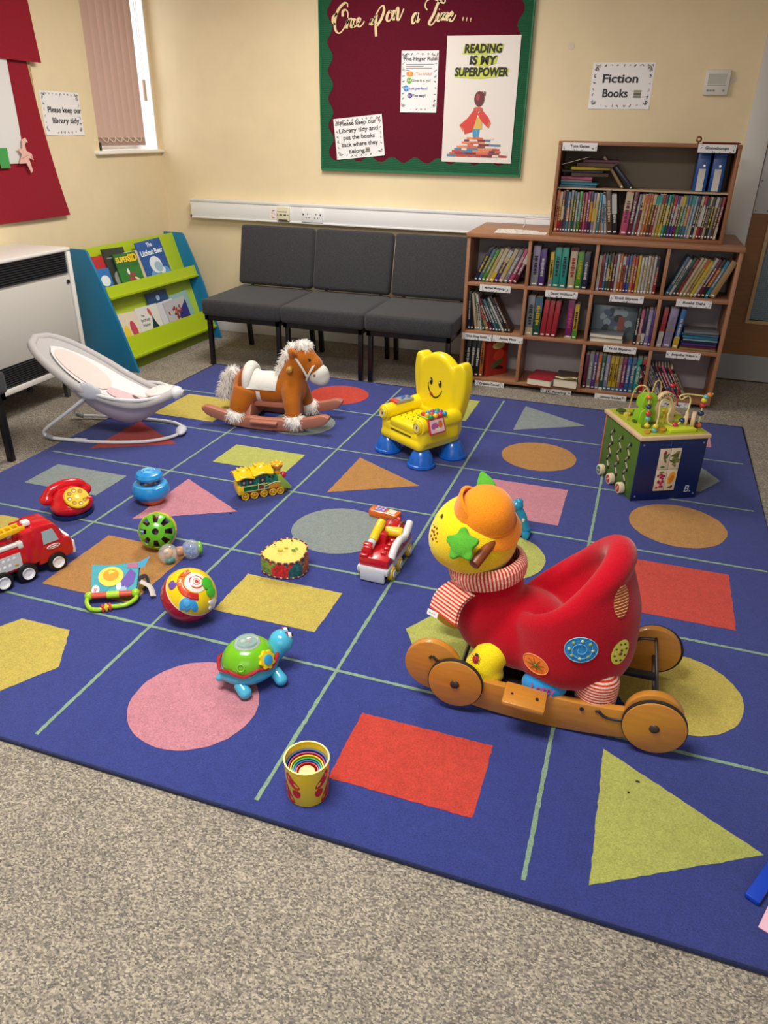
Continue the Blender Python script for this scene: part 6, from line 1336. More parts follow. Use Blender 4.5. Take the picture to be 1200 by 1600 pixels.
# ------------------------------------------------------------------ blue spinning popper
po_ = thing('pop_up_toy', 'round blue push-and-spin toy with a mushroom top and orange base', 'toy', (-1.79, 2.425, RT), 20)
b = MB().m(plas('#e06a1e')); b.lathe([(0, 0), (.038, 0), (.052, .012), (.062, .03), (.06, .034), (0, .034)], None, 36); b.build('base', po_)
b = MB().m(plas('#1f8fd6')); b.lathe([(.05, .022), (.066, .03), (.077, .05), (.078, .068), (.07, .086), (.055, .094), (.042, .090), (.034, .078), (.02, .074), (0, .074)], None, 40); bowl = b.build('bowl', po_)
b = MB().m(mat('#5cc0ea', .3)); b.lathe([(.06, .091), (.063, .0935), (.066, .0885)], None, 40); b.build('swirl', bowl)
b = MB().m(mat('#8c8580', .4)); b.cyl((0, 0, .07), (0, 0, .12), .022, n=24); b.m(mat('#c9c2b8', .4))
for k in range(6): b.ball((.02 * cos(k), .02 * sin(k), .086 + (k % 2) * .014), (.008, .008, .008), u=10, v=6)
b.build('plunger', po_)
b = MB().m(plas('#1f8fd6')); b.lathe([(0, .108), (.04, .108), (.054, .114), (.057, .124), (.05, .137), (.03, .146), (0, .148)], None, 40); cp = b.build('push_cap', po_)
b = MB().m(mat('#9fdcf2', .3))
for r_ in (.026, .015): b.tube([(r_ * cos(a), r_ * sin(a), .1475 - r_ * .05) for a in [i * .2 for i in range(30)]], .0018, 6)
b.build('spiral_print', cp)

# ------------------------------------------------------------------ green slotted ball
gb = thing('slotted_ball', 'green slotted plastic ball with yellow back half', 'ball', (-1.545, 2.10, RT + .071), 0)
rot = frame((0, 0, 0), (0.42, -0.80, 0.42)) @ RZ(10); r0 = .071
b = MB().m(plas('#5fb320')); b.x(rot)
ns_ = 8
def shell(lat0, lat1, a0, a1, r_=r0, na=6, nl=5):
    f_ = lambda u, v: (r_ * cos(RAD(lat0 + (lat1 - lat0) * v)) * cos(RAD(a0 + (a1 - a0) * u)), r_ * cos(RAD(lat0 + (lat1 - lat0) * v)) * sin(RAD(a0 + (a1 - a0) * u)), r_ * sin(RAD(lat0 + (lat1 - lat0) * v)))
    b.grid(f_, na, nl); b.grid(lambda u, v: tuple(c * .94 for c in f_(u, v)), na, nl)
    for vv in (0, 1): b.grid(lambda u, v: tuple(c * (1 - .06 * v) for c in f_(u, vv)), na, 1)
    for uu in (0, 1): b.grid(lambda u, v: tuple(c * (1 - .06 * v) for c in f_(uu, u)), nl, 1)
shell(62, 80, 0, 360, na=32); shell(20, 29, 0, 360, na=40)
for k in range(ns_): shell(28, 63, k * 45, k * 45 + 21)
b.build('green_half', gb)
b = MB().m(plas('#e0cc22')); b.x(rot); shell(-8, 21, 0, 360, na=40); shell(-80, -60, 0, 360, na=30)
for k in range(ns_): shell(-61, -7, k * 45, k * 45 + 26)
b.build('yellow_half', gb)
b = MB().m(mat('#4a2038', .4)); b.ball((0, 0, -.006), .052); b.m(mat('#a3283c', .4)).ball((.016, -.02, .012), .02); b.build('bell_shade_fill', gb)  # big dark bell blocks the view through, its colour giving the interior shade
b = MB().m(mat('#c9b01c', .4)); b.x(rot)
for k in range(8): a = RAD(k * 45 + 35); b.cyl((r0 * .96 * cos(a), r0 * .96 * sin(a), .014), (r0 * 1.0 * cos(a), r0 * 1.0 * sin(a), .0146), .006, n=10)
b.build('rivets', gb)

# ------------------------------------------------------------------ clear dumbbell rattle
db = thing('dumbbell_rattle', 'small clear two-ended rattle with orange and blue beads inside', 'rattle', (-1.42, 2.043, RT + .036), 42)
clear = mat('#dfe4e6', .05, alpha=.28)
for s in (-1, 1): b = MB().m(clear); b.ball((s * .042, 0, 0), .036, u=24, v=16); b.build('clear_bulb', db)
b = MB().m(mat('#c08a68', .4, alpha=.85)); b.cyl((-.012, 0, 0), (.012, 0, 0), .019, n=20, bev=.004); b.build('grip', db)
b = MB().m(plas('#e8a23a')); b.ball((-.042, 0, .002), (.018, .018, .02)); b.m(mat('#e0c9a0', .4)).ball((-.05, -.01, .016), .009); b.build('orange_bead', db)
b = MB().m(plas('#1f8f7a')); b.ball((-.040, -.014, -.022), (.018, .014, .011)); b.build('teal_bead', db)
b = MB().m(plas('#2274c8')); rr = random.Random(3)
for i in range(7): b.ball((.04 + rr.uniform(-.016, .012), rr.uniform(-.018, .012), rr.uniform(-.02, .02)), .009, u=10, v=8)
b.build('blue_beads', db)
b = MB().m(plas('#6fb52c')); b.cyl((.064, 0, 0), (.080, 0, 0), .025, n=22, bev=.005); b.build('green_cap', db)

# ------------------------------------------------------------------ crinkle cloth book
cb = thing('cloth_book', 'soft cloth baby book with sun print and a green loop handle', 'cloth book', (-1.505, 1.775, RT), 27)
Mb = T(0, 0, .035) @ RX(22)
def sheet(w, h, z, wv=.004): return lambda u, v: Mb @ V(((u - .5) * w * (1.0 + .08 * v), -.045 + v * h, z + wv * sin(6 * u + 2) * v + .010 * v * v))
b = MB().m(mat('#4fa3b0', .8, 'cloth', amp=.08)); b.grid(sheet(.145, .115, .014), 12, 10); b.grid(sheet(.145, .115, -.004), 12, 10); b.m(mat('#3a7f9c', .8)); b.grid(sheet(.15, .118, .004), 12, 10); pgs = b.build('cloth_pages', cb)
S1 = sheet(.145, .115, .0152)
b = MB()
def onp(pts, c_, lift=0.0): b.m(mat(c_, .8)).verts([S1(p[0], p[1]) + V((0, 0, lift)) for p in pts], [tuple(range(len(pts)))])
onp([(.02, .02), (.30, .02), (.42, .25), (.25, .32), (.05, .25)], '#3f97a8', .0002)
onp([(.2 + .27 + .27 * cos(a) * 1.0 - .06, .58 + .34 * sin(a)) for a in [i * pi / 12 for i in range(24)]], '#e6cf52', .0012); onp([(.41 + .17 * cos(a), .62 + .2 * sin(a)) for a in [i * pi / 10 for i in range(20)]], '#e09a2c', .0032)
onp([(.60, .2), (.76, .12), (.92, .3), (.95, .62), (.82, .80), (.68, .5)], '#6a53a8', .0005); onp([(.55, .05), (.78, .02), (.80, .25), (.66, .36), (.56, .26)], '#8fb6c8', .0006)
onp([(.60 + .06 * cos(a), .24 + .14 * sin(a)) for a in [i * pi / 8 for i in range(16)]], '#e4dfe4', .0009); onp([(.10 + .085 * cos(a), .14 + .17 * sin(a)) for a in [i * pi / 8 for i in range(16)]], '#ece6e6', .0009)
for k in range(4): onp([(.06 + k * .02, .07 + .04 * (k % 2)), (.075 + k * .02, .07 + .04 * (k % 2)), (.075 + k * .02, .2), (.06 + k * .02, .2)], '#c0506a', .0012)
onp([(.74, .84), (.98, .80), (.97, .97), (.76, .97)], '#b06a8c', .0006); b.build('page_print', pgs)
b = MB().m(mat('#3f9ac0', .7)); b.verts([S1(1, .8), S1(1, 1), S1(1, 1) + V((.035, .012, .012)), S1(1, .85) + V((.018, 0, -.004))], [(0, 1, 2, 3)]); b.build('page_corner', pgs)
b = MB().m(plas('#d8523a')); b.tube([(-.07, -.052, .03), (.06, -.052, .03)], .0105, 12); b.m(plas('#a9cf2a')).tube([(-.02, -.0525, .03), (.02, -.0525, .03)], .0125, 12); b.build('spine_roller', cb)
b = MB().m(plas('#9ccc22')); b.tube(smooth_path([(-.078, -.052, .03), (-.082, -.075, .022), (-.068, -.10, .012), (-.04, -.108, .010), (-.01, -.098, .012), (.02, -.098, .012), (.05, -.092, .014), (.074, -.07, .02), (.072, -.052, .03)], 6), .0075, 12); b.ball((-.078, -.052, .03), .0145); b.ball((.072, -.052, .03), .0145); b.build('loop_handle', cb)
b = MB()
for k, c_ in enumerate(('#d8402a', '#e6b92a', '#d8402a')): b.m(plas(c_)).lathe([(.007, -.004), (.013, -.004), (.015, 0), (.013, .004), (.007, .004)], frame((-.028 + k * .011, -.1045 + k * .003, .0115), (1, .25, 0)), 16)
b.build('slide_rings', cb)
b = MB().m(mat('#2a2830', .8, 'cloth')); b.tube(smooth_path([(.075, .0, .05), (.10, .012, .055), (.108, -.006, .03), (.09, -.02, .018)], 6), .012, 10, flat=.35); b.m(mat('#c9c2b8', .7)).tube(smooth_path([(.085, -.012, .05), (.115, -.02, .03), (.128, -.05, .010)], 6), .012, 10, flat=.3); b.build('ribbon_tags', cb)

# ------------------------------------------------------------------ yellow and red talking ball
yb = thing('activity_ball', 'yellow and red activity ball with animal buttons and number strip', 'ball', (-1.192, 1.735, RT + .0875), 0)
R0 = .0875
vd_ = (V((-1.192, 1.735, 0.1)) - V((0, 0, 1.44))).normalized(); vr_ = vd_.cross(V((0, 0, 1))).normalized(); vu_ = vr_.cross(vd_)
cv = lambda u, v: (vr_ * u + vu_ * v - vd_ * math.sqrt(max(0, 1 - u * u - v * v)))     # direction on the ball that faces (right, up) of the doorway side
axb = cv(.46, .42); Fb = frame((0, 0, 0), axb)
b = MB().m(plas('#eccb14', .22)).x(Fb); b.lathe([(R0 * cos(RAD(a)), R0 * sin(RAD(a))) for a in range(14, 91, 4)] + [(0, R0)] , None, 48); b.build('yellow_half', yb)
b = MB().m(plas('#b8141e', .22)).x(Fb); b.lathe([(R0 * cos(RAD(a)), R0 * sin(RAD(a))) for a in list(range(-90, 15, 4))], None, 48); b.m(mat('#e8e3d4', .4)).lathe([(R0 * 1.004 * cos(RAD(a)), R0 * 1.004 * sin(RAD(a))) for a in (12.5, 15)], None, 48); b.build('red_half', yb)
def onball(dirv, outline, z0, z1, col, name='button', up=(0, 0, 1), mt=None):
    F = frame((0, 0, 0), V(dirv).normalized(), up); m_ = MB().m(mt or plas(col))
    def lift(p, r_): l = math.sqrt(max(0, 1 - (p[0] ** 2 + p[1] ** 2) / R0 ** 2)); return F @ (V((p[0], p[1], R0 * l)).normalized() * r_)
    n = len(outline); K = 4; vs = [lift((0, 0), R0 + z1)]; 
    for k in range(1, K + 1): vs += [lift((p[0] * k / K, p[1] * k / K), R0 + z1 - (0.0012 if k == K else 0)) for p in outline]
    vs += [lift(p, R0 + z0) for p in outline]; fs = [(0, 1 + i, 1 + (i + 1) % n) for i in range(n)]
    for k in range(K): fs += [(1 + k * n + i, 1 + k * n + (i + 1) % n, 1 + (k + 1) * n + (i + 1) % n, 1 + (k + 1) * n + i) for i in range(n)]
    m_.verts(vs, fs); return m_.build(name, yb)
elph = [(p.x, p.y) for p in smooth_path([(-.026, -.004, 0), (-.024, .010, 0), (-.014, .022, 0), (.0, .023, 0), (.008, .017, 0), (.018, .014, 0), (.025, .002, 0), (.026, -.016, 0), (.020, -.024, 0), (.013, -.022, 0), (.010, -.013, 0), (.002, -.012, 0), (-.002, -.019, 0), (-.010, -.019, 0), (-.013, -.009, 0), (-.020, -.013, 0), (-.027, -.012, 0)], 5, True)]
d1 = cv(-.06, -.36); onball(d1, [(p[0] * 1.12, p[1] * 1.12) for p in elph], -.001, .0012, '#e6dfa6', 'button_rim', mt=mat('#cfd6a0', .4)); onball(d1, elph, -.001, .0055, '#2f95d2', 'elephant_button'); onball(cv(-.10, -.27), circle(.0095, 20, .012), .003, .0075, '#49a8de', 'elephant_ear')
moon = [(p.x, p.y) for p in smooth_path([(-.015, -.002, 0), (-.008, .014, 0), (.006, .010, 0), (.014, .016, 0), (.014, -.004, 0), (.004, -.014, 0), (-.006, -.010, 0)], 4, True)]
onball(cv(-.53, .42), moon, -.001, .004, '#6a4aa0', 'purple_button')
onball(cv(.30, .42), circle(.034, 40), -.001, .003, '#e8dccb', 'dial_face', mt=mat('#e9ddcf', .35))
for r_, c_ in ((.026, '#c83a3a'), (.015, '#c83a3a')): onball(cv(.30, .42), circle(r_, 30), .001, .0036 + (.026 - r_) * .05, c_, 'dial_ring'); onball(cv(.30, .42), circle(r_ - .004, 30), .001, .004 + (.026 - r_) * .05, '#ece2d6', 'dial_ring', mt=mat('#ece2d6', .35))
onball(cv(.30, .42), circle(.006, 16), .001, .006, '#c83a3a', 'dial_centre')
Fd = frame((0, 0, 0), cv(.30, .42), vu_)
def liftd(p, r_): l = math.sqrt(max(0, 1 - (p[0] ** 2 + p[1] ** 2) / R0 ** 2)); return Fd @ (V((p[0], p[1], R0 * l)).normalized() * r_)
for k, c_ in enumerate(('#dd5a2a', '#e0702c', '#d8482a', '#c01c1c')):
    a0 = 98 + k * 43
    m_ = MB().m(plas(c_)); m_.grid(lambda u, v: liftd(((.036 + .019 * v) * cos(RAD(a0 + 41 * u)), (.036 + .019 * v) * sin(RAD(a0 + 41 * u))), R0 + .0035 - .003 * abs(2 * v - 1) ** 6), 8, 8); o_ = m_.build('number_tab', yb)
    if k < 2: text('12'[k], .017, mat('#efe6d0', .5), o_, 'lettering', frame(liftd((.0455 * cos(RAD(a0 + 20)), .0455 * sin(RAD(a0 + 20))), R0 + .0038), liftd((.0455 * cos(RAD(a0 + 20)), .0455 * sin(RAD(a0 + 20))), 1), vu_), bold=.0004)
for u, v, r_ in ((.64, .30, .019), (.74, .0, .016)): onball(cv(u, v), circle(r_, 28), -.002, .010, '#3fae2c', 'green_button')
flw = [(.016 * (1 + .22 * cos(5 * a)) * cos(a), .016 * (1 + .22 * cos(5 * a)) * sin(a) * 1.2) for a in [i * 2 * pi / 40 for i in range(40)]]
onball(cv(.77, -.42), flw, -.002, .007, '#e6e4e0', 'white_button', mt=plas('#dddcd8'))

# ------------------------------------------------------------------ green and blue toy turtle
tt = thing('toy_turtle', 'blue toy turtle with green shell beside the pink circle', 'toy turtle', (-.872, 1.52, RT), 50)
tb = plas('#48b0d2', .22)
b = MB().m(tb); b.ball((0, 0, .052), (.088, .076, .042)); b.ball((.08, 0, .068), (.036, .03, .03)); b.ball((.104, 0, .094), (.037, .036, .037)); b.tube([(.06, 0, .05), (.096, 0, .086)], [.03, .033], 16); b.ball((-.085, 0, .042), (.018, .010, .012)); tbd = remesh(b.build('body', tt), .0045, 7)
for x, s in ((.06, -1), (.06, 1), (-.05, -1), (-.05, 1)):
    b = MB().m(tb); b.tube([(x, s * .04, .035), (x + .006, s * .066, .021)], [.018, .019], 14); b.ball((x + .007, s * .069, .0185), (.020, .020, .0185)); remesh(b.build('leg', tt), .0045, 4)
b = MB().m(plas('#6fb81c', .2)); b.lathe([(.070, .072), (.070, .080), (.066, .095), (.056, .114), (.042, .126), (.034, .129)], SC(1.1, 1, 1), 40); shl = b.build('shell', tt)
b = MB().m(plas('#a8202c', .25)); sk_ = []
for i in range(60): a = 2 * pi * i / 60; sk_.append((.080 * cos(a) * 1.06, .0735 * sin(a), .080 - .016 * abs(((a / (pi / 3)) % 1) - .5) * 2 + .004))
b.tube(sk_, .0055, 8, closed=True); b.build('shell_rim', tt)
b = MB().m(mat('#a9c2bc', .05, alpha=.55)); b.lathe([(.036, .128), (.030, .140), (.016, .147), (0, .149)], SC(1.1, 1, 1), 32); b.build('clear_dome', shl)
b = MB().m(mat('#e0d8c8', .5)); b.lathe([(.037, .1275), (.030, .131), (0, .132)], SC(1.1, 1, 1), 28); b.m(mat('#3f7f78', .4)).cyl((0, 0, .131), (0, 0, .1325), .029, n=26); b.m(plas('#d0402c')).ball((.006, 0, .136), (.010, .007, .004)); b.m(plas('#e8e0d4')).ball((-.01, .006, .136), (.008, .008, .004)); b.m(plas('#2f8f4a')).ball((-.004, -.014, .136), (.006, .006, .004)); b.build('spinner', shl)
F = frame((.032, -.060, .098), (.38, -.86, .42)); b = MB().x(F).m(plas('#e3c81e')); b.prism([(.026 * (1 + .10 * cos(8 * a)) * cos(a), .026 * (1 + .10 * cos(8 * a)) * sin(a)) for a in [i * 2 * pi / 56 for i in range(56)]], -.006, .004, None, .0015); b.m(plas('#2f9fd0')).cyl((0, 0, .003), (0, 0, .009), .015, n=26, bev=.002); b.build('flower_button', shl)
F = frame((-.045, -.056, .096), (-.6, -.7, .5)); b = MB().x(F).m(mat('#8fd03a', .3)); b.tube([(.010 * cos(a), .010 * sin(a), .0) for a in [i * .3 for i in range(21)]], .0012, 6, closed=True); b.build('shell_mark', shl)
b = MB()
for s in (-1, 1): 
    b.m(mat('#f2f2ee', .2)).ball((.124, s * .014, .116), (.010, .009, .011)); b.m(mat('#101010', .2)).ball((.131, s * .015 - .002, .119), (.005, .005, .006)); b.m(mat('#a8302a', .4)).tube([(.114, s * .008, .128), (.118, s * .016, .130), (.116, s * .024, .126)], .0018, 6)
b.m(mat('#1c5a78', .4)).tube(smooth_path([(.127, -.024, .087), (.140, 0, .082), (.127, .024, .087)], 5), .0015, 6); b.build('face', tt)

# ------------------------------------------------------------------ nest of stacking cups
def cup(label, r, h, wall, floor_z, loc, col, lip='#efe0a0', name='stacking_cup', tilt=0):
    t = MB().m(plas(col, .25)); t.lathe([(0, 0), (r * .93, 0), (r * .945, .002), (r, h), (r - wall, h), (r * .93 - wall, .004), (0, .004)], None, 48)
    o = t.build('stacking_cup', None, loc); tag(o, label, 'stacking cup', 'nested stacking cups'); o.rotation_euler = (RAD(-tilt), 0, RAD(20))
    q = MB().m(mat(lip, .3)); q.lathe([(r + .0004, h - .0015), (r + .001, h + .0006), (r - wall - .0006, h + .0006), (r - wall - .0006, h - .0015)], None, 48); q.build('rim', o); return o
c0 = V((-.551, 1.193, RT))
oc = cup('largest yellow stacking cup, with red swirls, at the near rug edge', .0535, .108, .002, 0, c0, '#efd015', '#efe06a')
b = MB().m(mat('#c8241c', .35)); 
def onc(a, z): rr_ = .0505 + .003 * z / .108 + .0007; return V((rr_ * cos(RAD(a)), rr_ * sin(RAD(a)), z))
for a0 in (-103 - 20, -29 - 20):
    m_ = 1 if a0 < -100 else -1
    for pts in ([(-28, .086), (-20, .096), (-6, .086), (14, .066), (16, .056), (4, .053), (-12, .062), (-24, .074)], [(-4, .047), (8, .051), (18, .044), (15, .030), (4, .027), (-5, .037)], [(-44, .056), (-30, .050), (-14, .034), (0, .008), (-8, .003), (-24, .008), (-42, .026)]):
        sp = smooth_path([(p[0] * m_ , p[1], 0) for p in pts], 4, True); n = len(sp); cx_ = sum(p.x for p in sp) / n; cz_ = sum(p.y for p in sp) / n
        b.verts([onc(a0 + cx_, cz_)] + [onc(a0 + p.x, p.y) for p in sp], [(0, 1 + i, 1 + (i + 1) % n) for i in range(n)])
    b.m(mat('#7a3a14', .4)).tube([onc(a0 + m_ * 2, .047), onc(a0 + m_ * 9, .052), onc(a0 + m_ * 15, .044)], .0008, 5); b.m(mat('#c8241c', .35))
b.build('swirl_print', oc)
zc = RT + .0045
for i, (r_, h_, c_, lb) in enumerate(((.0485, .082, '#1f4f94', 'dark blue stacking cup just inside the largest yellow cup'), (.0435, .074, '#c01f2c', 'red stacking cup nested inside the dark blue cup'), (.0390, .066, '#e0c21c', 'yellow stacking cup nested inside the wide red cup'), (.0345, .058, '#2f9a5a', 'green stacking cup nested between yellow and blue cups'), (.0305, .051, '#1d5a9c', 'small blue stacking cup nested inside the green cup'), (.0265, .045, '#c01f2c', 'small red stacking cup around the innermost yellow cup'))):
    cup(lb, r_, h_, .0016, 0, V((c0.x + .0006 * i, c0.y - .0012 * i, zc)), c_, {0: '#3f6fb8', 1: '#b84a80', 2: '#e2cc3c', 3: '#4fb06a', 4: '#2f72bc', 5: '#cc3444'}[i]); zc += .0045
t = MB().m(plas('#dd9a0c', .4)); t.lathe([(0, .04), (.019, .04), (.0205, .038), (.0225, 0), (.0215, 0), (.0195, .037), (0, .038)], None, 36); o = t.build('stacking_cup', None, (c0.x + .003, c0.y - .007, zc)); tag(o, 'innermost yellow stacking cup turned upside down', 'stacking cup', 'nested stacking cups')

# ------------------------------------------------------------------ train
tn = thing('toy_train', 'small toy train with yellow roof and teal green body', 'toy train', (-1.383, 2.655, RT), 43)
tg = plas('#12705e', .25); ty = plas('#efc614', .25)
b = MB().m(mat('#a8401c', .4)); b.box((0, 0, .026), (.20, .06, .024), .004); b.build('chassis', tn)
b = MB().m(tg); b.box((-.045, 0, .07), (.13, .076, .072), .006); b.box((.045, 0, .062), (.06, .06, .05), .012); tnb = b.build('carriage', tn)
b = MB().m(ty); b.box((-.105, 0, .05), (.03, .08, .044), .006); b.build('rear_platform', tn)
for s in (-1, 1):
    b = MB().m(mat('#d6cf7a', .4)); y = s * .039
    b.box((-.045, y, .066), (.128, .002, .003)); b.box((-.045, y, .042), (.128, .002, .003)); b.box((-.03, y, .055), (.003, .002, .036)); b.box((-.004, y, .055), (.003, .002, .036)); b.m(mat('#0d5a2c', .4)).box((-.07, y - s * .0006, .054), (.07, .002, .02)); b.m(mat('#7a2a20', .4)).box((-.017, y, .053), (.02, .0022, .016)); b.build('side_trim', tnb)
    for x, w_ in ((-.092, .022), (-.062, .026), (-.01, .028)):
        b = MB().m(mat('#3a2f33', .3)); b.box((x, y * .99, .086), (w_, .002, .026), .0008); b.m(mat('#a98f86', .4)).ball((x, y * 1.0, .084), (.006, .0012, .008), u=10, v=6); b.build('side_window', tnb)
b = MB().m(ty)
for x0, x1, zz_ in ((-.125, -.045, .108), (-.05, .035, .116)):
    f_ = lambda u, v, x0=x0, x1=x1, zz_=zz_: (x0 + (x1 - x0) * u, (v - .5) * .094, zz_ + .026 * sin(pi * v) * (0.75 + .25 * sin(pi * u)) - .004 * cos(2 * pi * u))
    b.grid(f_, 8, 10); b.grid(lambda u, v, f_=f_: (f_(u, v)[0], f_(u, v)[1], f_(u, v)[2] - .006 - .012 * sin(pi * v)), 8, 10)
    for s in (0, 1): b.tube([f_(i / 8, s) for i in range(9)], .004, 8)
    for e_ in (0, 1): b.tube([f_(e_, i / 10) for i in range(11)], .004, 8)
    for k in range(3): b.box((x0 + .02 + k * .018, 0, zz_ + .026), (.009, .03, .008), .002)
b.build('roof', tn)
b = MB().m(plas('#8fae3a', .3)); b.prism([(.06, .03), (.118, .018), (.122, .026), (.094, .062), (.078, .088), (.06, .088)], -.034, .034, RX(90), .005); b.build('nose', tn)
b = MB().m(mat('#c8882a', .4)); b.prism([(-.01, .036), (.07, .036), (.07, .055), (.05, .062), (.01, .056), (-.01, .05)], -.037, .037, RX(90), .003); b.m(mat('#d6d08a', .4)).tube([(.07, -.038, .06), (.045, -.038, .066), (.0, -.038, .054)], .0022, 6); b.build('side_skirt', tn)
b = MB().m(plas('#e89a1a')); b.lathe([(0, .09), (.014, .09), (.015, .108), (.024, .118), (.027, .132), (.018, .135), (0, .136)], T(.068, 0, 0), 24); b.m(ty)
for k in range(5): b.ball((.068 + .019 * cos(k * 1.257), .019 * sin(k * 1.257), .136), (.008, .008, .006), u=10, v=6)
b.build('chimney', tn)
b = MB().m(plas('#c81a3c')); b.ball((.094, 0, .076), .0145); b.build('nose_lamp', tn)
for i, x in enumerate((-.088, -.048, -.006, .034, .068)):
    for s in (-1, 1):
        w = MB().m(plas('#d8a81e')); w.lathe([(0, -.002), (.0165, -.002), (.0175, .006), (.0145, .008), (.012, .006), (.005, .006), (.004, .009), (0, .009)], frame((x, s * .03, .0175), (0, s, 0)), 22); wo = w.build('wheel', tn)
        w = MB().m(mat('#6a4a12', .5)); 
        for k in range(6): a = k * pi / 3; w.ball((x + .009 * cos(a), s * .0365, .0175 + .009 * sin(a)), (.0025, .001, .0025), u=8, v=5)
        w.build('spokes', wo)

# ------------------------------------------------------------------ knitted face toy
kd = thing('soft_drum', 'patchwork knitted soft toy with a yellow face on top', 'soft toy', (-1.028, 2.105, RT), 8)
ol = [(p.x, p.y) for p in smooth_path([(-.078, -.02, 0), (-.03, -.055, 0), (.03, -.058, 0), (.072, -.03, 0), (.076, .035, 0), (.02, .062, 0), (-.035, .045, 0)], 8, True)]
n = len(ol); cols_ = ['#6f8a3a', '#b8242c', '#1f5a62', '#c05a2a', '#3a6a3a', '#7a2a4a', '#a8862a']
b = MB(); Z = lambda k, p: (.0 + .062 * k / 8 + (0.034 * (p[1] + .058) / .12 + .002) * k / 8)
for i in range(n):
    for k in range(8):
        p, q = ol[i], ol[(i + 1) % n]; s0 = 1 + .05 * sin(pi * k / 8); s1 = 1 + .05 * sin(pi * (k + 1) / 8)
        seg_ = (i / n * 7 + (0.45 if False else 0) + (k / 8 - .5) * (0.8 if int(i / n * 7 * 2) % 2 else -.8)) % 7
        b.m(mat(cols_[int(seg_)], .95, 'cloth', scale=120, amp=.5)); b.verts([(p[0] * s0, p[1] * s0, Z(k, p)), (q[0] * s0, q[1] * s0, Z(k, q)), (q[0] * s1, q[1] * s1, Z(k + 1, q)), (p[0] * s1, p[1] * s1, Z(k + 1, p))], [(0, 1, 2, 3)])
b.m(mat('#5a3040', .95)).verts([(p[0], p[1], 0) for p in ol], [tuple(range(n))[::-1]]); b.build('knitted_side', kd)
b = MB().m(mat('#e0cd6c', .95, 'cloth', amp=.1)); vs = [(0, 0, .062 + .028)]
for k in range(1, 6): vs += [(p[0] * .97 * k / 5, p[1] * .97 * k / 5, Z(8, p) * (k / 5) + (.078) * (1 - k / 5) + .010 * math.sqrt(max(0, 1 - (k / 5) ** 2))) for p in ol]
fs = [(0, 1 + i, 1 + (i + 1) % n) for i in range(n)]
for k in range(4): fs += [(1 + k * n + i, 1 + k * n + (i + 1) % n, 1 + (k + 1) * n + (i + 1) % n, 1 + (k + 1) * n + i) for i in range(n)]
b.verts(vs, fs); fc = b.build('yellow_face', kd)
b = MB()
for i in range(n): b.m(mat(('#7a2a4a', '#c9a070', '#3a3a4a')[i % 3], .95)).tube([(ol[i][0], ol[i][1], Z(8, ol[i])), (ol[(i + 1) % n][0], ol[(i + 1) % n][1], Z(8, ol[(i + 1) % n]))], .0035, 6)
b.build('crochet_edge', kd); b = MB()
for i in range(n): b.m(mat(('#7a2a4a', '#c9a070', '#3a3a4a')[(i + 1) % 3], .95)).tube([(ol[i][0], ol[i][1], .004), (ol[(i + 1) % n][0], ol[(i + 1) % n][1], .004)], .0032, 6)
b.build('crochet_edge', kd)
b = MB(); 
for (x, y, c_, r_) in ((.038, -.01, '#4f9a3a', .009), (.046, .0, '#6fae4a', .006), (-.01, -.015, '#d9c43a', .012), (-.035, .005, '#6a5a2a', .004), (-.018, .028, '#6a4a3a', .004), (.02, .034, '#6a4a3a', .004), (.008, -.002, '#e0cc50', .009)): b.m(mat(c_, .9)).ball((x, y, Z(8, (x, y)) + .020 - .12 * (x * x + y * y) ** .5 * .6), (r_, r_ * .6, .0025), u=10, v=6)
b.build('embroidery', fc)

# ------------------------------------------------------------------ red and white building truck
bt = thing('toy_block_truck', 'red and white chunky toy truck with yellow wheels on the grid line', 'toy truck', (-.695, 2.272, RT), 87)
rd = plas('#bd1620', .25); gw = plas('#c9ccd4', .3)
b = MB().m(gw); b.box((-.01, 0, .047), (.27, .118, .024), .006); b.box((-.138, 0, .03), (.016, .092, .05), .004); b.build('chassis', bt)
b = MB().m(rd); b.box((-.05, 0, .076), (.17, .108, .036), .005); b.box((-.105, -.018 + .05, .098), (.022, .03, .05), .004)
for k in range(3): b.box((-.125 + .018 * k, .038, .096 + .012 * k), (.02, .03, .012), .002)
b.box((-.01, .02, .11), (.03, .05, .05), .004)
for k in range(4): b.box((-.09 + k * .032, -.022, .098), (.018, .018, .012), .003)
b.build('load_bed', bt)
b = MB().m(rd); b.ball((.085, .01, .078), (.062, .055, .06)); b.box((.085, 0, .07), (.09, .108, .04), .012); b.m(mat('#7a4a1c', .3))
for y_ in (-.022, .012, .04): b.tube([(.085 + .063 * cos(a), y_, .078 + .059 * sin(a) * (1 - abs(y_ - .01) * 5)) for a in [.5 + i * .14 for i in range(16)]], .0045, 6)
b.build('cab', bt)
b = MB().m(plas('#e8c81a')); b.cyl((-.055, .034, .118), (.03, .03, .158), .0165, n=18, bev=.004); b.m(gw).cyl((-.085, .036, .103), (-.055, .034, .118), .0155, n=18, bev=.004); b.build('crane_tube', bt)
b = MB().m(plas('#e8c81a')); b.cyl((.045, -.045, .116), (.035, .02, .116), .019, n=18, bev=.005); b.build('yellow_roller', bt)
b = MB().m(plas('#e3e2e2')); b.tube(smooth_path([(-.095, -.052, .082), (-.06, -.054, .112), (-.02, -.055, .118), (.03, -.055, .106), (.06, -.055, .114), (.10, -.054, .134)], 6), .014, 12, flat=1.1); b.build('white_guard', bt)
for x in (-.095, -.025, .085):
    for s in (-1, 1):
        w = MB().m(plas('#d8b820')); w.cyl((x, s * .046, .0255), (x, s * .066, .0255), .0255, n=26, bev=.005); wo = w.build('wheel', bt)
        w = MB().m(plas('#e6e4e0')); w.cyl((x, s * .066, .0255), (x, s * .0685, .0255), .0145, n=20); w.build('hub', wo)

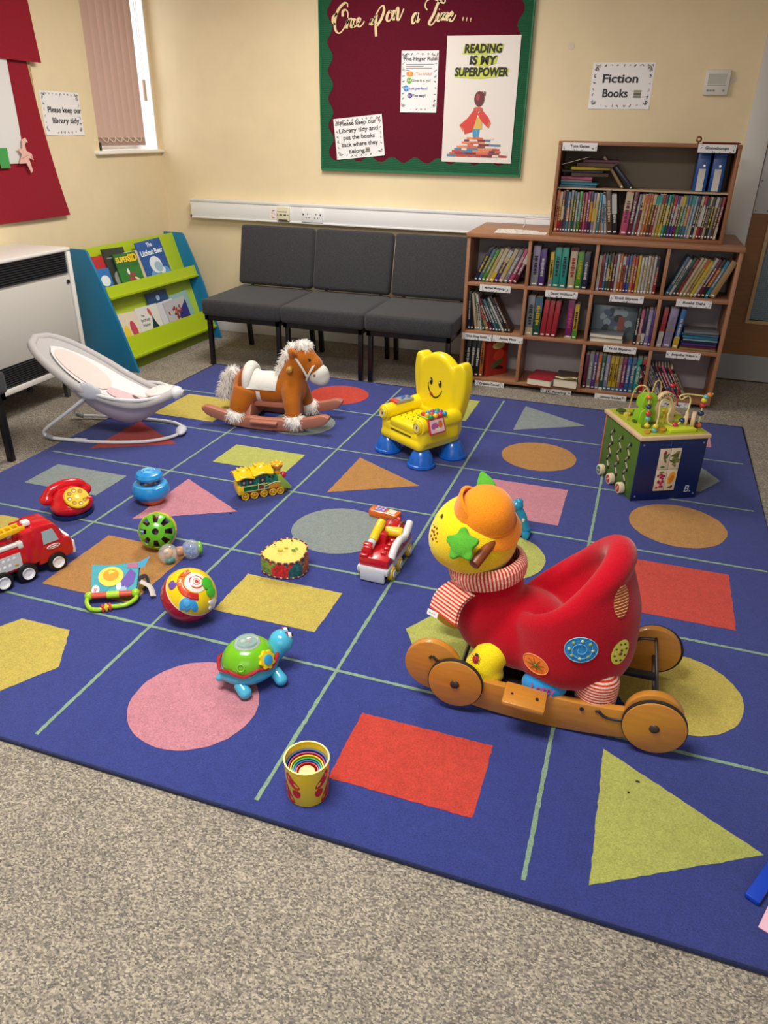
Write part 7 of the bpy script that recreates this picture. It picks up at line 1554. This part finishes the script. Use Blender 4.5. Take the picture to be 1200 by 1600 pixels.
# ------------------------------------------------------------------ orange toy mobile, blue handle toy, stick, card
om = thing('toy_mobile_phone', 'orange toy mobile phone with purple buttons lying on the rug', 'toy phone', (-.815, 2.628, RT), -10)
b = MB().m(plas('#ea6a14')); b.prism([(p.x, p.y) for p in smooth_path([(-.066, -.012, 0), (-.058, -.026, 0), (-.02, -.028, 0), (.02, -.024, 0), (.062, -.026, 0), (.066, .0, 0), (.062, .026, 0), (.02, .024, 0), (-.02, .028, 0), (-.058, .026, 0), (-.066, .012, 0)], 4, True)], 0, .03, None, .007); b.build('body', om)
b = MB().m(mat('#8a6ab4', .3)); b.box((-.018, 0, .0305), (.046, .036, .003), .001)
for i in range(6): b.m(plas('#c9b6e0')).cyl((-.034 + (i % 3) * .016, -.009 + (i // 3) * .018, .031), (-.034 + (i % 3) * .016, -.009 + (i // 3) * .018, .0355), .0058, n=14)
b.build('keypad', om)
b = MB().m(mat('#e2d8c4', .2)); b.box((.034, 0, .0305), (.036, .034, .003), .001); b.build('screen', om)
b = MB().m(plas('#d81f3c')); b.cyl((.064, -.016, .014), (.082, -.016, .014), .008, n=14, bev=.002); b.build('aerial', om)
bh_ = thing('blue_handle_toy', 'blue plastic handle toy standing behind the plush ladybird head', 'toy', (-.245, 2.66, RT), 0)
b = MB().m(plas('#1a8fb8')); b.tube(smooth_path([(-.034, 0, .12), (-.012, 0, .085), (.0, 0, .05), (.012, 0, .022)], 6), .0165, 14); b.ball((-.04, 0, .128), (.028, .024, .022)); b.ball((-.03, 0, .146), (.016, .016, .012)); remesh(b.build('handle', bh_), .004, 4)
b = MB().m(plas('#1a8fb8')); b.cyl((.012, -.035, .014), (.012, .035, .014), .014, n=16, bev=.004); b.cyl((-.05, -.02, .012), (.012, 0, .012), .012, n=14, bev=.003); b.build('foot', bh_)
b = MB().m(mat('#d8d4cc', .4)); b.ball((-.005, -.0165, .075), (.006, .003, .009)); b.build('white_dot', bh_)
b = MB().m(plas('#0f3fb4', .35)); b.box((.12, 0, .007), (.26, .031, .014), .004); o = b.build('blue_bar', None); o.matrix_world = T(.449, 1.225, RT) @ RZ(61); tag(o, 'bright blue flat bar at the lower right picture edge', 'bar')
b = MB().m(mat('#d98fa6', .55)); b.box((.06, .05, .0012), (.12, .10, .0024), .0005); pc = b.build('pink_card', None); pc.matrix_world = T(.452, 1.160, RT) @ RZ(-24); tag(pc, 'pink card lying on the rug at the right picture edge', 'card')
b = MB().m(mat('#e6b9c9', .55)); b.verts([(0.0, 0.0, .0028), (.055, 0.0, .0028), (.035, .03, .0028), (.012, .09, .0028), (0, .1, .0028)], [(0, 1, 2, 3, 4)]); b.build('paler_print', pc)
